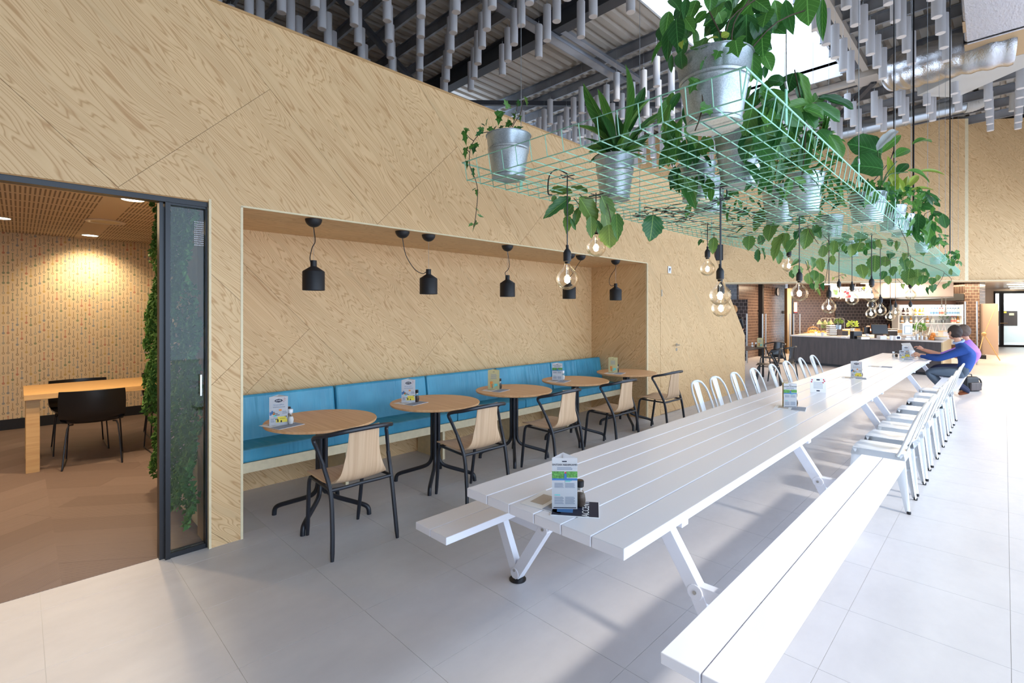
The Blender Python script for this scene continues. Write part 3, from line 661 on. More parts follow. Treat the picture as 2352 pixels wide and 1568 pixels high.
# ------------------------------------------------------------------ bent-ply armchairs
def armchair(label, group, shell, seatm, frame):
    t_ = thing('armchair', label, 'chair', (0,0,0), 0, group)
    # shell: seat curving up into the narrow back (faces +y)
    pr = [(.225,.440,.185),(.215,.452,.205),(.15,.458,.215),(.05,.455,.218),(-.05,.448,.214),(-.12,.448,.205),(-.165,.462,.190),(-.195,.50,.165),(-.212,.56,.138),(-.222,.64,.118),(-.232,.73,.108),(-.243,.822,.104)]
    pp = bez([(a, b, c) for a, b, c in pr], 3)
    def fn(i, j):
        k = i*(len(pp)-1); a = min(int(k), len(pp)-2); p = pp[a].lerp(pp[a+1], k-a); s = (j-.5)*2
        dish = .016*(s*s) if p.y < .5 else .0
        return (s*p.z, p.x + .028*s*s*max(0, min(1, (p.y-.47)/.12)), p.y + .014*s*s*max(0, min(1, (.52-p.y)/.06)))
    m_ = MB(); m_.sheet(fn, 34, 11, .010); m_.obj('seat_shell', shell, t_, True)
    for s in (-1, 1):
        m_ = MB(); m_.tube(bez([(s*.20,.165,.432),(s*.203,.185,.39),(s*.200,.205,.25),(s*.192,.24,.0)], 4), [.013]*2+[.0135]*4+[.0145]*6+[.0115], 8); m_.obj('leg', frame, t_, True)
        m_ = MB(); m_.tube(bez([(s*.236,-.245,0),(s*.226,-.225,.2),(s*.222,-.19,.42),(s*.238,-.12,.58)], 4), [.0115]+[.015]*12, 8); m_.obj('leg', frame, t_, True)
    m_ = MB()
    half = [(.238,-.12,.58),(.258,-.07,.68),(.268,-.045,.725),(.272,-.055,.752),(.262,-.10,.768),(.225,-.18,.786),(.14,-.243,.806),(0,-.272,.815)]
    full = half + [(-x, y, z) for x, y, z in reversed(half[:-1])]
    pts = bez(full, 5); nn = len(pts); m_.tube(pts, [.0125+.004*(1-abs(2*i/(nn-1)-1)) for i in range(nn)], 8); m_.obj('arm_rail', frame, t_, True)
    m_ = MB(); m_.tube([(-.20,.165,.432),(-.222,-.19,.43)], .010, 8); m_.tube([(.20,.165,.432),(.222,-.19,.43)], .010, 8); m_.tube(bez([(-.222,-.19,.43),(-.12,-.2,.432),(0,-.2,.434),(.12,-.2,.432),(.222,-.19,.43)],3), .012, 8); m_.tube([(-.2,.165,.432),(.2,.165,.432)], .011, 8); m_.obj('seat_frame', frame, t_, True)
    return t_
cw = ['at the table nearest the black door frame', 'at the second round table from the door frame', 'at the middle round table', 'at the second round table from the niche end', 'at the round table nearest the niche end']
ac = armchair('oak-veneer armchair with dark tubular frame ' + cw[0], 'oak armchairs at the round tables', M['oak_shell'], M['oak_seat_shade'], M['black'])
ac.location = (1.635, 3.25, 0)
for k, x in ((1, 2.75), (2, 3.82), (3, 4.885), (4, 6.035)): dup(ac, (x, 3.25+.0, 0), random.Random(k).uniform(-.03,.03), 'oak-veneer armchair with dark tubular frame ' + cw[k])
# black armchairs and small table by the kitchen
bc = armchair('black plastic armchair seen from behind, nearest the slanted wall end', 'black armchairs at the small table', M['black_plastic'], M['black_plastic'], M['black_plastic'])
bc.location = (11.45, 3.62, 0); bc.rotation_euler = (0, 0, .25)
dup(bc, (12.35, 3.60, 0), -.1, 'black plastic armchair in the middle of three by the tiled wall')
dup(bc, (13.62, 4.2, 0), 1.25, 'black plastic armchair side-on nearest the kitchen counter')
dup(bc, (11.6, 5.5, 0), PI, 'black plastic armchair mostly hidden behind the slanted wall end')
t_ = thing('cafe_table', 'dark cafe table half hidden behind the slanted plywood wall end', 'table', (12.3, 4.55, 0))
m_ = MB(); m_.bb(-.85, .75, -.4, .4, .715, .74); m_.obj('tabletop', M['black_plastic'], t_, bev=.004)
for sx in (-.75, .65):
    for sy in (-.34, .34): m_ = MB(); m_.bb(sx-.02, sx+.02, sy-.02, sy+.02, 0, .715); m_.obj('leg', M['black_plastic'], t_)
# ------------------------------------------------------------------ long white picnic tables and benches
def planks(parent, name, x0, x1, y0, y1, n, z0, z1, mat=None):
    w = (y1-y0)/n
    for k in range(n):
        m_ = MB(); m_.bb(x0, x1, y0+k*w+.0022, y0+(k+1)*w-.0022, z0, z1); m_.obj(name, mat or M['white_lac'], parent, bev=.003)
T0, T1, T2 = 1.505, 7.495, 12.75; PY0, PY1 = .945, 1.81; PC = (PY0+PY1)/2
def picnic(x0, x1, label, legs):
    t_ = thing('picnic_table', label, 'table', ((x0+x1)/2, PC, 0), 0, 'long white picnic tables'); cx = (x0+x1)/2
    planks(t_, 'plank', x0-cx, x1-cx, PY0-PC, PY1-PC, 6, .698, .74)
    for x, full in legs:
        x -= cx
        m_ = MB(); m_.bb(x-.03, x+.03, -.38, .38, .63, .696); m_.obj('cross_beam', M['white_lac'], t_, bev=.003)
        for s in (-1, 1):
            m_ = MB(); K = (s*.435, .37); F = (s*(.655 if s > 0 else .60), .035); T = (s*.245, .665); B = (s*(.82 if s > 0 else .70), .385)
            def bar(a, b, w=.052): m_.beam((x, a[0], a[1]), (x, b[0], b[1]), w, .062)
            bar(T, K); 
            if full: bar(K, F)
            else: bar(K, (s*.60, .04))
            m_.lathe([(.034,-.029),(.034,.029)], (x, K[0], K[1]), 16, RY(PI/2)); m_.lathe([(.032,-.029),(.032,.029)], (x, F[0] if full else s*.6, F[1]+.01), 16, RY(PI/2))
            m_.obj('leg', M['white_lac'], t_, bev=.002)
            if full:
                m_ = MB(); bar(F, B, .045); bar(K, (B[0]-.02*s, K[1]+.005), .045); m_.bb(x-.026, x+.026, min(s*.58, B[0]), max(s*.58, B[0]), .385, .41); m_.obj('bench_bracket', M['white_lac'], t_, bev=.002)
            m_ = MB(); fx = F[0] if full else s*.6
            m_.lathe([(.050, 0), (.050, .006), (.030, .016), (.012, .020), (.012, .04)], (x, fx, 0), 20); m_.obj('foot_disc', M['black_plastic'], t_, True)
            m_ = MB(); m_.lathe([(.008, 0), (.008, .034)], (x-.0, K[0], K[1]), 10, RY(-PI/2)); m_.lathe([(.008, 0), (.008, .034)], (x-.0, fx, F[1]+.03), 10, RY(-PI/2)); m_.obj('bolt', M['steel'], t_, True)
    return t_
pt1 = picnic(T0, T1-.003, 'long white slatted picnic table in the foreground', [(2.08, True), (4.05, True), (6.45, False), (7.1, False)])
pt2 = picnic(T1+.003, T2, 'long white slatted picnic table where the two men sit', [(9.98, True), (12.0, True)])
def bench(x0, x1, y0, y1, label):
    t_ = thing('bench', label, 'bench', ((x0+x1)/2, (y0+y1)/2, 0), 0, 'white benches of the picnic tables'); cx, cy = (x0+x1)/2, (y0+y1)/2
    planks(t_, 'plank', x0-cx, x1-cx, y0-cy, y1-cy, 2, .411, .45); return t_
bench(1.50, 4.735, .530, .808, 'white plank bench running out of the bottom of the picture')
bench(1.505, 4.735, 1.967, 2.24, 'white plank bench on the plywood wall side of the table')
bench(9.80, 12.4, .490, .775, 'white plank bench under the two seated men')
bench(9.80, 12.4, 1.967, 2.24, 'white plank bench across the table from the men')
# ------------------------------------------------------------------ white metal chairs (face +y)
def metal_chair():
    t_ = thing('metal_chair', '', 'chair', (0,0,0))
    def fn(i, j):
        x = (i-.5)*2; y = (j-.5)*2; r = max(abs(x), abs(y)); w = .178 + .006*y
        return (x*w*(1-.06*(abs(x*y))), y*.175*(1-.04*abs(x*y)), .452 - .012*max(0, r-.8)*5*0 - .010*math.exp(-3*(x*x+y*y)))
    m_ = MB(); m_.sheet(fn, 11, 11, .004)
    for a in ((-.178,-.175,.178,-.175),(.178,-.175,.178,.175),(.178,.175,-.178,.175),(-.178,.175,-.178,-.175)):
        x0, y0, x1, y1 = a; m_.add([(x0*.97,y0*.97,.451),(x1*.97,y1*.97,.451),(x1*1.03,y1*1.03,.395),(x0*1.03,y0*1.03,.395)], [(0,1,2,3),(3,2,1,0)])
    m_.obj('seat', M['white_metal'], t_, True)
    for sx in (-1, 1):
        for sy in (-1, 1):
            top = Vector((sx*.168, sy*.165, .442)); bot = Vector((sx*.205, sy*.205, .012))
            m_ = MB(); n = 5; vs = []; 
            for k in range(n+1):
                f = k/n; c = top.lerp(bot, f); w = .078*(1-f)+.022*f
                if k == 0: w = .045
                a1 = c + Vector((-sx*w, 0, 0)); a2 = c + Vector((0, -sy*w, 0)); cc = c + Vector((sx*.006, sy*.006, 0))
                vs += [a1, a1.lerp(cc,.6)+Vector((0, sy*.006, 0)), cc, a2.lerp(cc,.6)+Vector((sx*.006,0,0)), a2]
            fs = [(k*5+q, k*5+q+1, (k+1)*5+q+1, (k+1)*5+q) for k in range(n) for q in range(4)]
            m_.add(vs, fs + [tuple(reversed(f)) for f in fs]) if False else m_.add(vs, fs)
            m_.obj('leg', M['white_metal'], t_, True)
            m_ = MB(); m_.lathe([(.013, 0), (.015, .012), (.013, .022)], (bot.x, bot.y, 0), 10); m_.obj('rubber_foot', M['black_plastic'], t_, True)
    m_ = MB(); m_.beam((-.17,-.17,.25),(.17,.17,.25),.004,.02); m_.beam((-.17,.17,.253),(.17,-.17,.253),.004,.02); m_.obj('cross_brace', M['white_metal'], t_)
    half = [(.172,-.13,.43),(.176,-.16,.50),(.176,-.215,.66),(.165,-.255,.76),(.12,-.285,.825),(.055,-.295,.848),(0,-.297,.852)]
    m_ = MB(); m_.tube(bez(half + [(-x, y, z) for x, y, z in reversed(half[:-1])], 5), .0115, 8); m_.obj('back_hoop', M['white_metal'], t_, True)
    m_ = MB(); m_.sheet(lambda i, j: ((j-.5)*(.085+.03*i), -.172 - .125*i + .006*(1-abs(j-.5)*4 if abs(j-.5) < .25 else 0), .448+.395*i), 10, 7, .003); m_.obj('splat', M['white_metal'], t_, True)
    return t_
mc0 = metal_chair()
RX_ = [5.12, 5.66, 6.20, 6.78, 7.45, 8.20, 8.82, 9.45]
LX_ = [5.02, 5.48, 6.05, 6.68, 7.40, 8.02, 8.78, 9.45]
od = ['nearest to the camera', 'second from the camera', 'third from the camera', 'fourth from the camera', 'fifth from the camera', 'sixth from the camera', 'seventh from the camera', 'farthest from the camera']
for k, x in enumerate(RX_):
    lb = 'white metal chair in the row on the window side, ' + od[k]
    if k == 0: mc0.location = (x, .735, 0); mc0['label'] = lb; mc0['group'] = 'white metal chairs along the picnic tables'
    else: dup(mc0, (x, .735-.004*k, 0), random.Random(k).uniform(-.04,.04), lb)
for k, x in enumerate(LX_):
    dup(mc0, (x+.05, 2.02, 0), PI+random.Random(k+50).uniform(-.05,.05), 'white metal chair in the row on the plywood wall side, ' + od[k])
# ------------------------------------------------------------------ meeting room furniture
t_ = thing('meeting_table', 'long oak meeting table with a square leg in the wallpapered room', 'table', (.03, 6.7, 0))
m_ = MB(); m_.bb(0, 2.6, 0, .9, .722, .775); m_.obj('tabletop', M['oak_meet'], t_, bev=.003)
for x in (.0, 2.48):
    m_ = MB(); m_.bb(x+.02, x+.12, .06, .84, .0, .722); 
    m_ = MB(); m_.bb(x+.015, x+.115, .06, .16, .0, .722); m_.obj('leg', M['oak_meet'], t_, bev=.002); m_ = MB(); m_.bb(x+.015, x+.115, .74, .84, .0, .722); m_.obj('leg', M['oak_meet'], t_, bev=.002)
def shell_chair():
    t_ = thing('shell_chair', '', 'chair')
    pr = [(.24,.435,.19),(.20,.455,.215),(.08,.452,.225),(-.08,.445,.235),(-.17,.462,.25),(-.215,.52,.258),(-.232,.60,.262),(-.245,.70,.262),(-.252,.785,.255)]
    pp = bez(pr, 3)
    def fn(i, j):
        k = i*(len(pp)-1); a = min(int(k), len(pp)-2); p = pp[a].lerp(pp[a+1], k-a); s = (j-.5)*2
        return (s*p.z, p.x + (.055*s*s if p.y > .46 and p.x < -.1 else 0), p.y + (.02*s*s if p.y < .5 else 0))
    m_ = MB(); m_.sheet(fn, 22, 11, .014); m_.obj('shell', M['black_plastic'], t_, True)
    for s in (-1, 1):
        m_ = MB(); m_.tube(bez([(s*.16,.10,.44),(s*.20,.19,.43),(s*.215,.215,.38),(s*.235,.26,.02),(s*.235,.25,.008),(s*.235,.2,.008),(s*.235,-.2,.008),(s*.235,-.24,.01),(s*.23,-.235,.05),(s*.20,-.16,.40),(s*.16,-.10,.43)],3), .0075, 6); m_.obj('leg', M['black'], t_, True)
    return t_
sc0 = shell_chair(); sc0.location = (.56, 6.82, -.0); sc0['label'] = 'black shell chair with its back to the room opening, nearest the camera'; sc0['group'] = 'black shell chairs at the oak meeting table'; sc0.rotation_euler = (0,0,-.12)
dup(sc0, (1.28, 6.86, 0), .05, 'black shell chair beside the moss wall')
dup(sc0, (.50, 7.62, 0), PI, 'black shell chair behind the oak table, nearer its free end')
dup(sc0, (1.40, 7.80, 0), PI, 'black shell chair behind the oak table, nearer the moss wall')
# ------------------------------------------------------------------ niche pendants
CZ = NZ-.002
def canopy(x, y, parent=None): 
    m_ = MB(); m_.lathe([(.0635*math.cos(a), -.0635*math.sin(a)*.98) for a in [k*PI/16 for k in range(0, 9)]][::-1][:-1]+[(.0635,0)], (0,0,0), 24); return m_
def pendant(xl, yl, xc, zb, cord, label, sc=1.0, hook=None):
    t_ = thing('pendant_lamp', label, 'lamp', (xl, yl, zb), 0, 'matt black pendants in the niche')
    m_ = MB(); r = .083; m_.lathe([(r, 0), (r, .145), (r-.003, .150), (.024, .187), (.0235, .188)], n=32, capb=False, capt=False); m_.lathe([(.024,.187),(.024,.235),(.001,.236)], n=20, capb=False); m_.lathe([(r-.004, .001), (r-.004, .144), (.02, .18)], n=32, capb=False); m_.obj('lamp_shade', M['black_matte'], t_, True)
    m_ = MB(); m_.ball((0,0,.07), .03, 12, 8); m_.obj('bulb', M['paper'], t_, True)
    c = canopy(0,0).obj('canopy', M['black_matte'], t_, True, loc=(xc-xl, .0, CZ-zb))
    if hook: canopy(0,0).obj('canopy', M['black_matte'], t_, True, loc=(hook-xl, 0, CZ-zb)); m_ = MB(); m_.tube([(hook-xl, 0, CZ-zb), (0,0,.236)], .0012, 5); m_.obj('suspension_wire', M['wire'], t_)
    elif cord: m_ = MB(); m_.tube([(xc-xl if cord == 1 else 0, 0, CZ-zb-.05), (0,0,.236)], .0010, 5); m_.obj('suspension_wire', M['wire'], t_)
    m_ = MB(); P = [(xc-xl, 0, CZ-zb-.06)] + cord + [(-.024, -.004, .212)]; m_.tube(bez(P, 5), .0035, 6); m_.obj('cord', M['black_plastic'], t_, True)
H = 1.75
pendant(1.64, 3.85, 1.64, H, [(.012, 0, CZ-H-.17), (-.01, 0, CZ-H-.22), (-.028, 0, .26)], 'matt black pendant over the round table nearest the door frame')
pendant(2.735, 3.85, 2.45, H, [(-.25, 0, .35), (-.16, 0, .23), (-.07, 0, .19)], 'matt black pendant with a swagged cord over the second round table', hook=2.735)
pendant(3.78, 3.85, 3.78, H, [(.03, 0, .36), (.01, 0, .30), (-.035, 0, .26)], 'matt black pendant over the middle round table')
pendant(4.86, 3.85, 5.10, H, [(.16, 0, .42), (.05, 0, .3), (-.03, 0, .25)], 'matt black pendant behind the nearest clear globe bulb', hook=4.88)
pendant(5.90, 3.85, 5.90, H, [(-.01, 0, .44), (-.12, 0, .34), (-.16, 0, .26), (-.12, 0, .20)], 'matt black pendant nearest the niche end wall')
# ------------------------------------------------------------------ globe bulbs on black cords
def globe(px, py, d, ctx, cty, k, label):
    D = .122*FPX/d; zb = 2.30
    c = at(px, py, D); t_ = thing('globe_bulb', label, 'light', (c.x, c.y, c.z), 0, 'clear globe bulbs under the green baskets')
    r = .060; pr = [(.001, -r)] + [(r*math.sin(a), -r*math.cos(a)) for a in [PI*q/14 for q in range(1, 12)]] + [(.024, .062), (.016, .078), (.0155, .088)]
    m_ = MB(); m_.lathe(pr, n=24, capb=False, capt=False); m_.obj('glass', M['bulb'], t_, True)
    m_ = MB(); m_.lathe([(.014,.080),(.014,.092),(.0205,.094),(.0215,.10),(.0215,.140),(.016,.152),(.008,.162),(.0075,.182),(.003,.184)], n=18); m_.obj('socket', M['black_matte'], t_, True)
    m_ = MB(); m_.lathe([(.004,.0),(.006,.02),(.0045,.075)], n=8); m_.obj('stem', M['clear'], t_)
    m_ = MB()
    for q in range(6): a = q*PI/3; m_.tube([(.010*math.cos(a), .010*math.sin(a), .012), (.013*math.cos(a+.5), .013*math.sin(a+.5), -.018)], .0016, 5)
    m_.ball((0,0,-.002), .014, 10, 8, (1,1,1.7)); m_.obj('filament', M['filament'], t_)
    if c.z+.184 < zb:
        m_ = MB(); top = zb-c.z+.02; m_.tube([(0,0,.18), (0,0,top)], .0035, 6)
        if k in (0, 2): m_.tube(bez([(0,0,top),(-.05,.03,top+.02),(-.09,.05,top-.02),(-.10,.05,top-.11),(-.08,.04,top-.12)] if k == 0 else [(0,0,top),(.07,0,top+.01),(.10,0,top-.03),(.06,0,top-.08),(.0,0,top-.05)],5), .0035, 6)
        m_.tube([(-.055,0,zb-c.z+.004), (.055,0,zb-c.z+.004)], .003, 5); m_.tube([(0,-.055,zb-c.z+.006), (0,.055,zb-c.z+.006)], .003, 5); m_.obj('cord', M['black_plastic'], t_, True)
    point('bulb_light', c + Vector((0,0,-.0)), 2.2, (1.0, .78, .5), .02).parent = None
BU = [(1303,640,52),(1369,568,45),(1654,678,48),(1656,707,43),(1625,617,34),(1836,673,37),(1812,610,29),(1904,705,30),(1927,676,23.5),(1957,687,27),(2002,679,30),(2003,700,20),(2001,720,22.5),(2022,713,24.5),(2045,727,20),(2057,717,16.5),(2091,677,22),(2091,718,19)]
BL = ['largest clear globe bulb, in front of the niche soffit', 'clear globe bulb among the serrated leaves by the niche', 'upper of two overlapping clear globe bulbs by the slanted wall end', 'lower of two overlapping clear globe bulbs by the slanted wall end', 'small clear globe bulb to the left of the overlapping pair', 'largest clear globe bulb in front of the tiled kitchen wall', 'clear globe bulb tucked up under the hanging leaves', 'clear globe bulb left of the soup sign', 'clear globe bulb over the tomatoes on the soup sign', 'clear globe bulb covering a letter of the soup sign', 'clear globe bulb at the right edge of the soup sign', 'dim clear globe bulb half hidden between two others', 'clear globe bulb above the till screen', 'clear globe bulb with a brown glow right of the till', 'lower clear globe bulb beside the fridge edge', 'smallest clear globe bulb at the fridge corner', 'clear globe bulb against the cream extractor hood', 'clear globe bulb in front of the drinks fridge']
for k, (a, b) in enumerate(zip(BU, BL)): globe(a[0], a[1], a[2], 0, 0, k, b)
# ------------------------------------------------------------------ hanging felt cylinders
HC = 3.6*.8005; ZB = CAMZ+3.6; CL = .46; CR = .0535
m_ = MB(); m_.lathe([(CR, .002), (CR, CL)], n=20); cyl_mesh = m_.mesh('acoustic_cylinder', M['felt'], True)
try: cyl_mesh.set_sharp_from_angle(angle=math.radians(38))
except Exception: pass
m_ = MB(); m_.lathe([(CR-.003, 0.0), (CR-.003, .004)], n=20); cap_mesh = m_.mesh('end_cap', M['felt_end'])
m_ = MB(); m_.tube([(0,0,CL), (0,0,CL+.06)], .006, 6); m_.tube([(0,0,CL+.05), (0,0,6.14-ZB)], .0016, 4); wire_mesh = m_.mesh('suspension_wire', M['wire'])
def cylinder(x, y, label, group):
    o = bpy.data.objects.new('acoustic_cylinder', cyl_mesh); C.objects.link(o); o.location = (x, y, ZB+random.Random(int(x*977+y*131)).uniform(-.004,.004)); tag(o, label, 'baffle', group)
    for nm, me in (('end_cap', cap_mesh), ('suspension_wire', wire_mesh)):
        c = bpy.data.objects.new(nm, me); C.objects.link(c); c.parent = o
def hidden(p):
    if p[1] > WY+.1:
        t = WY/p[1]
        if p[0]*t < 8.0 and CAMZ+(p[2]-CAMZ)*t < TOP: return True
    return False
rafts = [('A', .45, 1.86, 1.02, 2.75, 'white felt cylinder hanging close above the near plywood wall top', 'white felt cylinders above the near wall'),
         ('B', 2.42, 4.25, 1.26, 2.80, 'white felt cylinder hanging beyond the plywood wall behind the plants', 'white felt cylinders behind the plants'),
         ('C', 1.75, 3.30, .12, .62, 'white felt cylinder hanging beside the rooflight and the foil duct', 'white felt cylinders beside the rooflight'),
         ('D', 3.74, 4.25, .10, 1.26, 'white felt cylinder hanging in front of the zinc spiral duct', 'white felt cylinders before the spiral duct'),
         ('E', 3.86, 4.88, -.15, .10, 'white felt cylinder in a receding row at the far plywood wall', 'white felt cylinders by the far wall')]
cyls = []; ORD = ['first','second','third','fourth','fifth','sixth','seventh','eighth','ninth','tenth','eleventh','twelfth','thirteenth','fourteenth','fifteenth','sixteenth','seventeenth','eighteenth','nineteenth','twentieth']
for row in range(-8, 19):
    vy = .588 + .1282*row - (.05*max(0, -row-3)*.1)
    for col in range(-8, 30):
        vx = 1.285 + .1712*col + (-.0855 if row % 2 else 0)
        for rn, x0, x1, y0, y1, lb, gp in rafts:
            if x0 <= vx <= x1 and y0 <= vy < y1:
                x, y = vx*HC, vy*HC; a = proj((x, y, ZB)); b = proj((x, y, ZB+CL))
                if not (-20 < a[0] < 2372) or a[1] < -8: continue
                if hidden((x, y, ZB+CL)): continue
                if (Vector((x, y, 0))-LA).dot(LN) < .15: continue
                cyls.append((rn, row, x, y, lb, gp))
PL = {'A': 'above the near wall', 'B': 'behind the plants', 'C': 'beside the rooflight', 'D': 'before the spiral duct', 'E': 'by the far wall'}
for rn in 'ABCDE':
    rows_ = sorted({c[1] for c in cyls if c[0] == rn}, reverse=True)
    for ri, r in enumerate(rows_):
        for ci, c in enumerate(sorted([c for c in cyls if c[0] == rn and c[1] == r], key=lambda c: c[2])):
            cylinder(c[2], c[3], 'white felt cylinder %s, %s row from the left, %s in its row' % (PL[rn], ORD[ri], ORD[ci]), c[5])
# ------------------------------------------------------------------ green wire baskets
BZ = 2.30; BY0, BY1 = .635, 2.095
def basket(x0, x1, label):
    t_ = thing('wire_basket', label, 'basket', (x0, BY0, BZ), 0, 'mint green wire baskets over the picnic tables'); L = x1-x0; Wd = BY1-BY0; h = .098; fl = .018; r = .0027
    nx = round(L/.10); ny = round(Wd/.10); m_ = MB()
    for k in range(nx+1): x = k*L/nx; m_.tube([(x, 0, 0), (x, Wd, 0)], r, 4)
    m_.obj('cross_wires', M['mint'], t_)
    m_ = MB()
    for k in range(ny+1): y = k*Wd/ny; m_.tube([(0, y, r*1.6), (L, y, r*1.6)], r*1.1, 4)
    m_.obj('long_wires', M['mint'], t_)
    m_ = MB()
    for k in range(nx+1):
        x = k*L/nx; m_.tube([(x, 0, 0), (x, -fl, h)], r, 4); m_.tube([(x, Wd, 0), (x, Wd+fl, h)], r, 4)
    for k in range(ny+1):
        y = k*Wd/ny; m_.tube([(0, y, 0), (-fl, y, h)], r, 4); m_.tube([(L, y, 0), (L+fl, y, h)], r, 4)
    m_.obj('side_wires', M['mint'], t_)
    m_ = MB(); m_.tube([(-fl,-fl,h),(L+fl,-fl,h),(L+fl,Wd+fl,h),(-fl,Wd+fl,h)], .0040, 6, closed=True); m_.obj('top_rim', M['mint'], t_)
    for fx in (.12, .5, .88):
        for y, s in ((0, -1), (Wd, 1)):
            m_ = MB(); X = fx*L; m_.bb(X-.012, X+.012, y+s*.012-.002, y+s*.012+.002, .03, .17); m_.obj('hanger_bracket', M['mint'], t_)
            m_ = MB(); m_.tube([(X, y+s*.012, .165), (X, y+s*.012, 6.14-BZ)], .0022, 5); m_.tube([(X-.01, y+s*.012, .20), (X+.012, y+s*.012, .17)], .005, 6); m_.obj('steel_cable', M['wire'], t_)
    return t_
basket(1.745, 5.42, 'mint green wire basket nearest the camera, holding zinc pots')
basket(5.50, 9.16, 'middle mint green wire basket with trailing leaves')
basket(9.24, 13.02, 'farthest mint green wire basket, ending before the far wall')
m_ = MB(); rr = random.Random(8)
for k in range(16):
    p = Vector((rr.uniform(3.0, 4.6), rr.uniform(1.1, 1.95), BZ+.01)); P = [p.copy()]
    for q in range(7): p = p + Vector((rr.uniform(-.1, .3), rr.uniform(-.18, .18), 0)); p.z = BZ+.008+rr.random()*.02; p.y = min(max(p.y, .75), 2.0); P.append(p.copy())
    m_.tube(bez(P, 4), .0035, 5)
tag(m_.obj('cable_tangle', M['black_plastic'], smooth=True), 'tangle of black cables lying in the nearest green basket', 'cable')
for k, (px, py, D, r, z2, nm) in enumerate([(2053, 450, 4.35, .0042, 6.13, 'thin black power cable dropping to the basket, left of the thick one'), (2098, 490, 4.75, .008, 6.13, 'thick black power cable dropping to the basket'), (2182, 545, 6.3, .006, 6.13, 'black power cable dropping to the basket beside the far wall edge')]):
    p = at(px, py, D); m_ = MB(); m_.tube([(p.x, p.y, 2.33), (p.x, p.y, z2)], r, 6)
    if k == 0: m_.tube(bez([(p.x, p.y, CAMZ+(719-345)*D/FPX), at(2040, 375, D), at(2000, 420, D), at(1960, 440, D), at(1950, 452, D)], 5), r*.9, 6)
    tag(m_.obj('power_cable', M['black_plastic']), nm, 'cable')
# ------------------------------------------------------------------ leaf meshes (grow along +y, unit length, facing +z)
def leaf_mesh(kind, mat, v=0):
    m_ = MB(); R_ = random.Random(v*31+len(kind))
    if kind == 'ivy':
        pts = [(0,0),(.10,-.10),(.34,-.06),(.50,.12),(.30,.26),(.34,.46),(.52,.60),(.24,.62),(.12,.80),(0,1.0)]
        pts = [(x*(1+R_.uniform(-.08,.08)), y) for x, y in pts]
        rgt = [(x, y, .10*abs(x)-.10*y*y) for x, y in pts]; lft = [(-x, y, .10*abs(x)-.10*y*y) for x, y in pts[1:-1]]
        vs = [(0, .3, -.01)] + rgt + lft[::-1]; n = len(vs)-1
        m_.add(vs, [(0, k, k % n+1) for k in range(1, n+1)])
    else:
        prof = {'ovate': [(0,.02),(.08,.30),(.25,.62),(.45,.74),(.65,.66),(.82,.42),(.94,.16),(1,.01)], 'serr': [(0,.10),(.06,.45),(.2,.80),(.4,.96),(.6,.88),(.78,.60),(.92,.25),(1,.01)],
                'blade': [(0,.10),(.1,.35),(.25,.62),(.45,.78),(.62,.72),(.8,.48),(.92,.22),(1,.0)], 'paddle': [(0,.12),(.08,.60),(.22,.86),(.5,1),(.75,.90),(.92,.55),(1,.10)], 'narrow': [(0,.1),(.2,.5),(.45,.6),(.7,.45),(1,.0)]}[kind]
        sub = []
        for (a, b), (c, d) in zip(prof, prof[1:]):
            sub.append((a, b))
            if kind == 'serr': sub.append(((a*2+c)/3, (b*2+d)/3*1.12)); sub.append(((a+2*c)/3, (b+2*d)/3*.96))
            elif kind != 'narrow': sub.append(((a+c)/2, (b+d)/2*1.02))
        sub.append(prof[-1]); curl = {'ovate': .22, 'serr': .16, 'blade': .30, 'paddle': .18, 'narrow': .35}[kind]*(1+R_.uniform(-.4,.4)); rows = []
        for y, w in sub:
            z = -curl*y*y; hw = w*.5; wv = .03*math.sin(y*14+v*2) if kind in ('serr', 'paddle') else .0
            rows.append([(-hw, y, z+hw*.22+wv), (-hw*.5, y, z+hw*.14), (0, y, z-.0), (hw*.5, y, z+hw*.14), (hw, y, z+hw*.22-wv)])
        vs = [p for r in rows for p in r]; fs = [(i*5+j, i*5+j+1, (i+1)*5+j+1, (i+1)*5+j) for i in range(len(rows)-1) for j in range(4)]
        m_.add(vs, fs)
    me = m_.mesh('leaf', mat, True); return me
LM = {}
def leafget(kind, mk, v):
    k = (kind, mk, v)
    if k not in LM: LM[k] = leaf_mesh(kind, M[mk], v)
    return LM[k]
rl = random.Random(77)
def leaf(parent, base, tip, w, kind, mk, roll=None, nrm=None):
    base, tip = Vector(base), Vector(tip); d = tip-base; L = d.length
    if L < 1e-4: return
    y = d/L; n = Vector(nrm) if nrm else (Vector((0,0,CAMZ))-base).normalized()*.7 + Vector((0,0,.5))
    n = n - y*n.dot(y)
    if n.length < .05: n = y.orthogonal()
    n.normalize(); n = Matrix.Rotation(roll if roll is not None else rl.uniform(-.7, .7), 3, y) @ n; x = y.cross(n)
    o = bpy.data.objects.new('leaf', leafget(kind, mk, rl.randrange(3))); C.objects.link(o)
    inv = Vector(parent.location); B = base-inv
    ws = w*{'ivy': 1.0, 'ovate': 1.35, 'serr': 1.05, 'blade': 1.28, 'paddle': 1.0, 'narrow': 1.6}[kind]
    o.parent = parent; o.matrix_local = Matrix(((x.x*ws, y.x*L, n.x*L, B.x), (x.y*ws, y.y*L, n.y*L, B.y), (x.z*ws, y.z*L, n.z*L, B.z), (0,0,0,1)))
    return o
def stem(parent, pts, r=.003, mk='stem'):
    m_ = MB(); o = Vector(parent.location); m_.tube(bez([Vector(p)-o for p in pts], 3), r, 5); return m_.obj('stem', M[mk], parent, True)
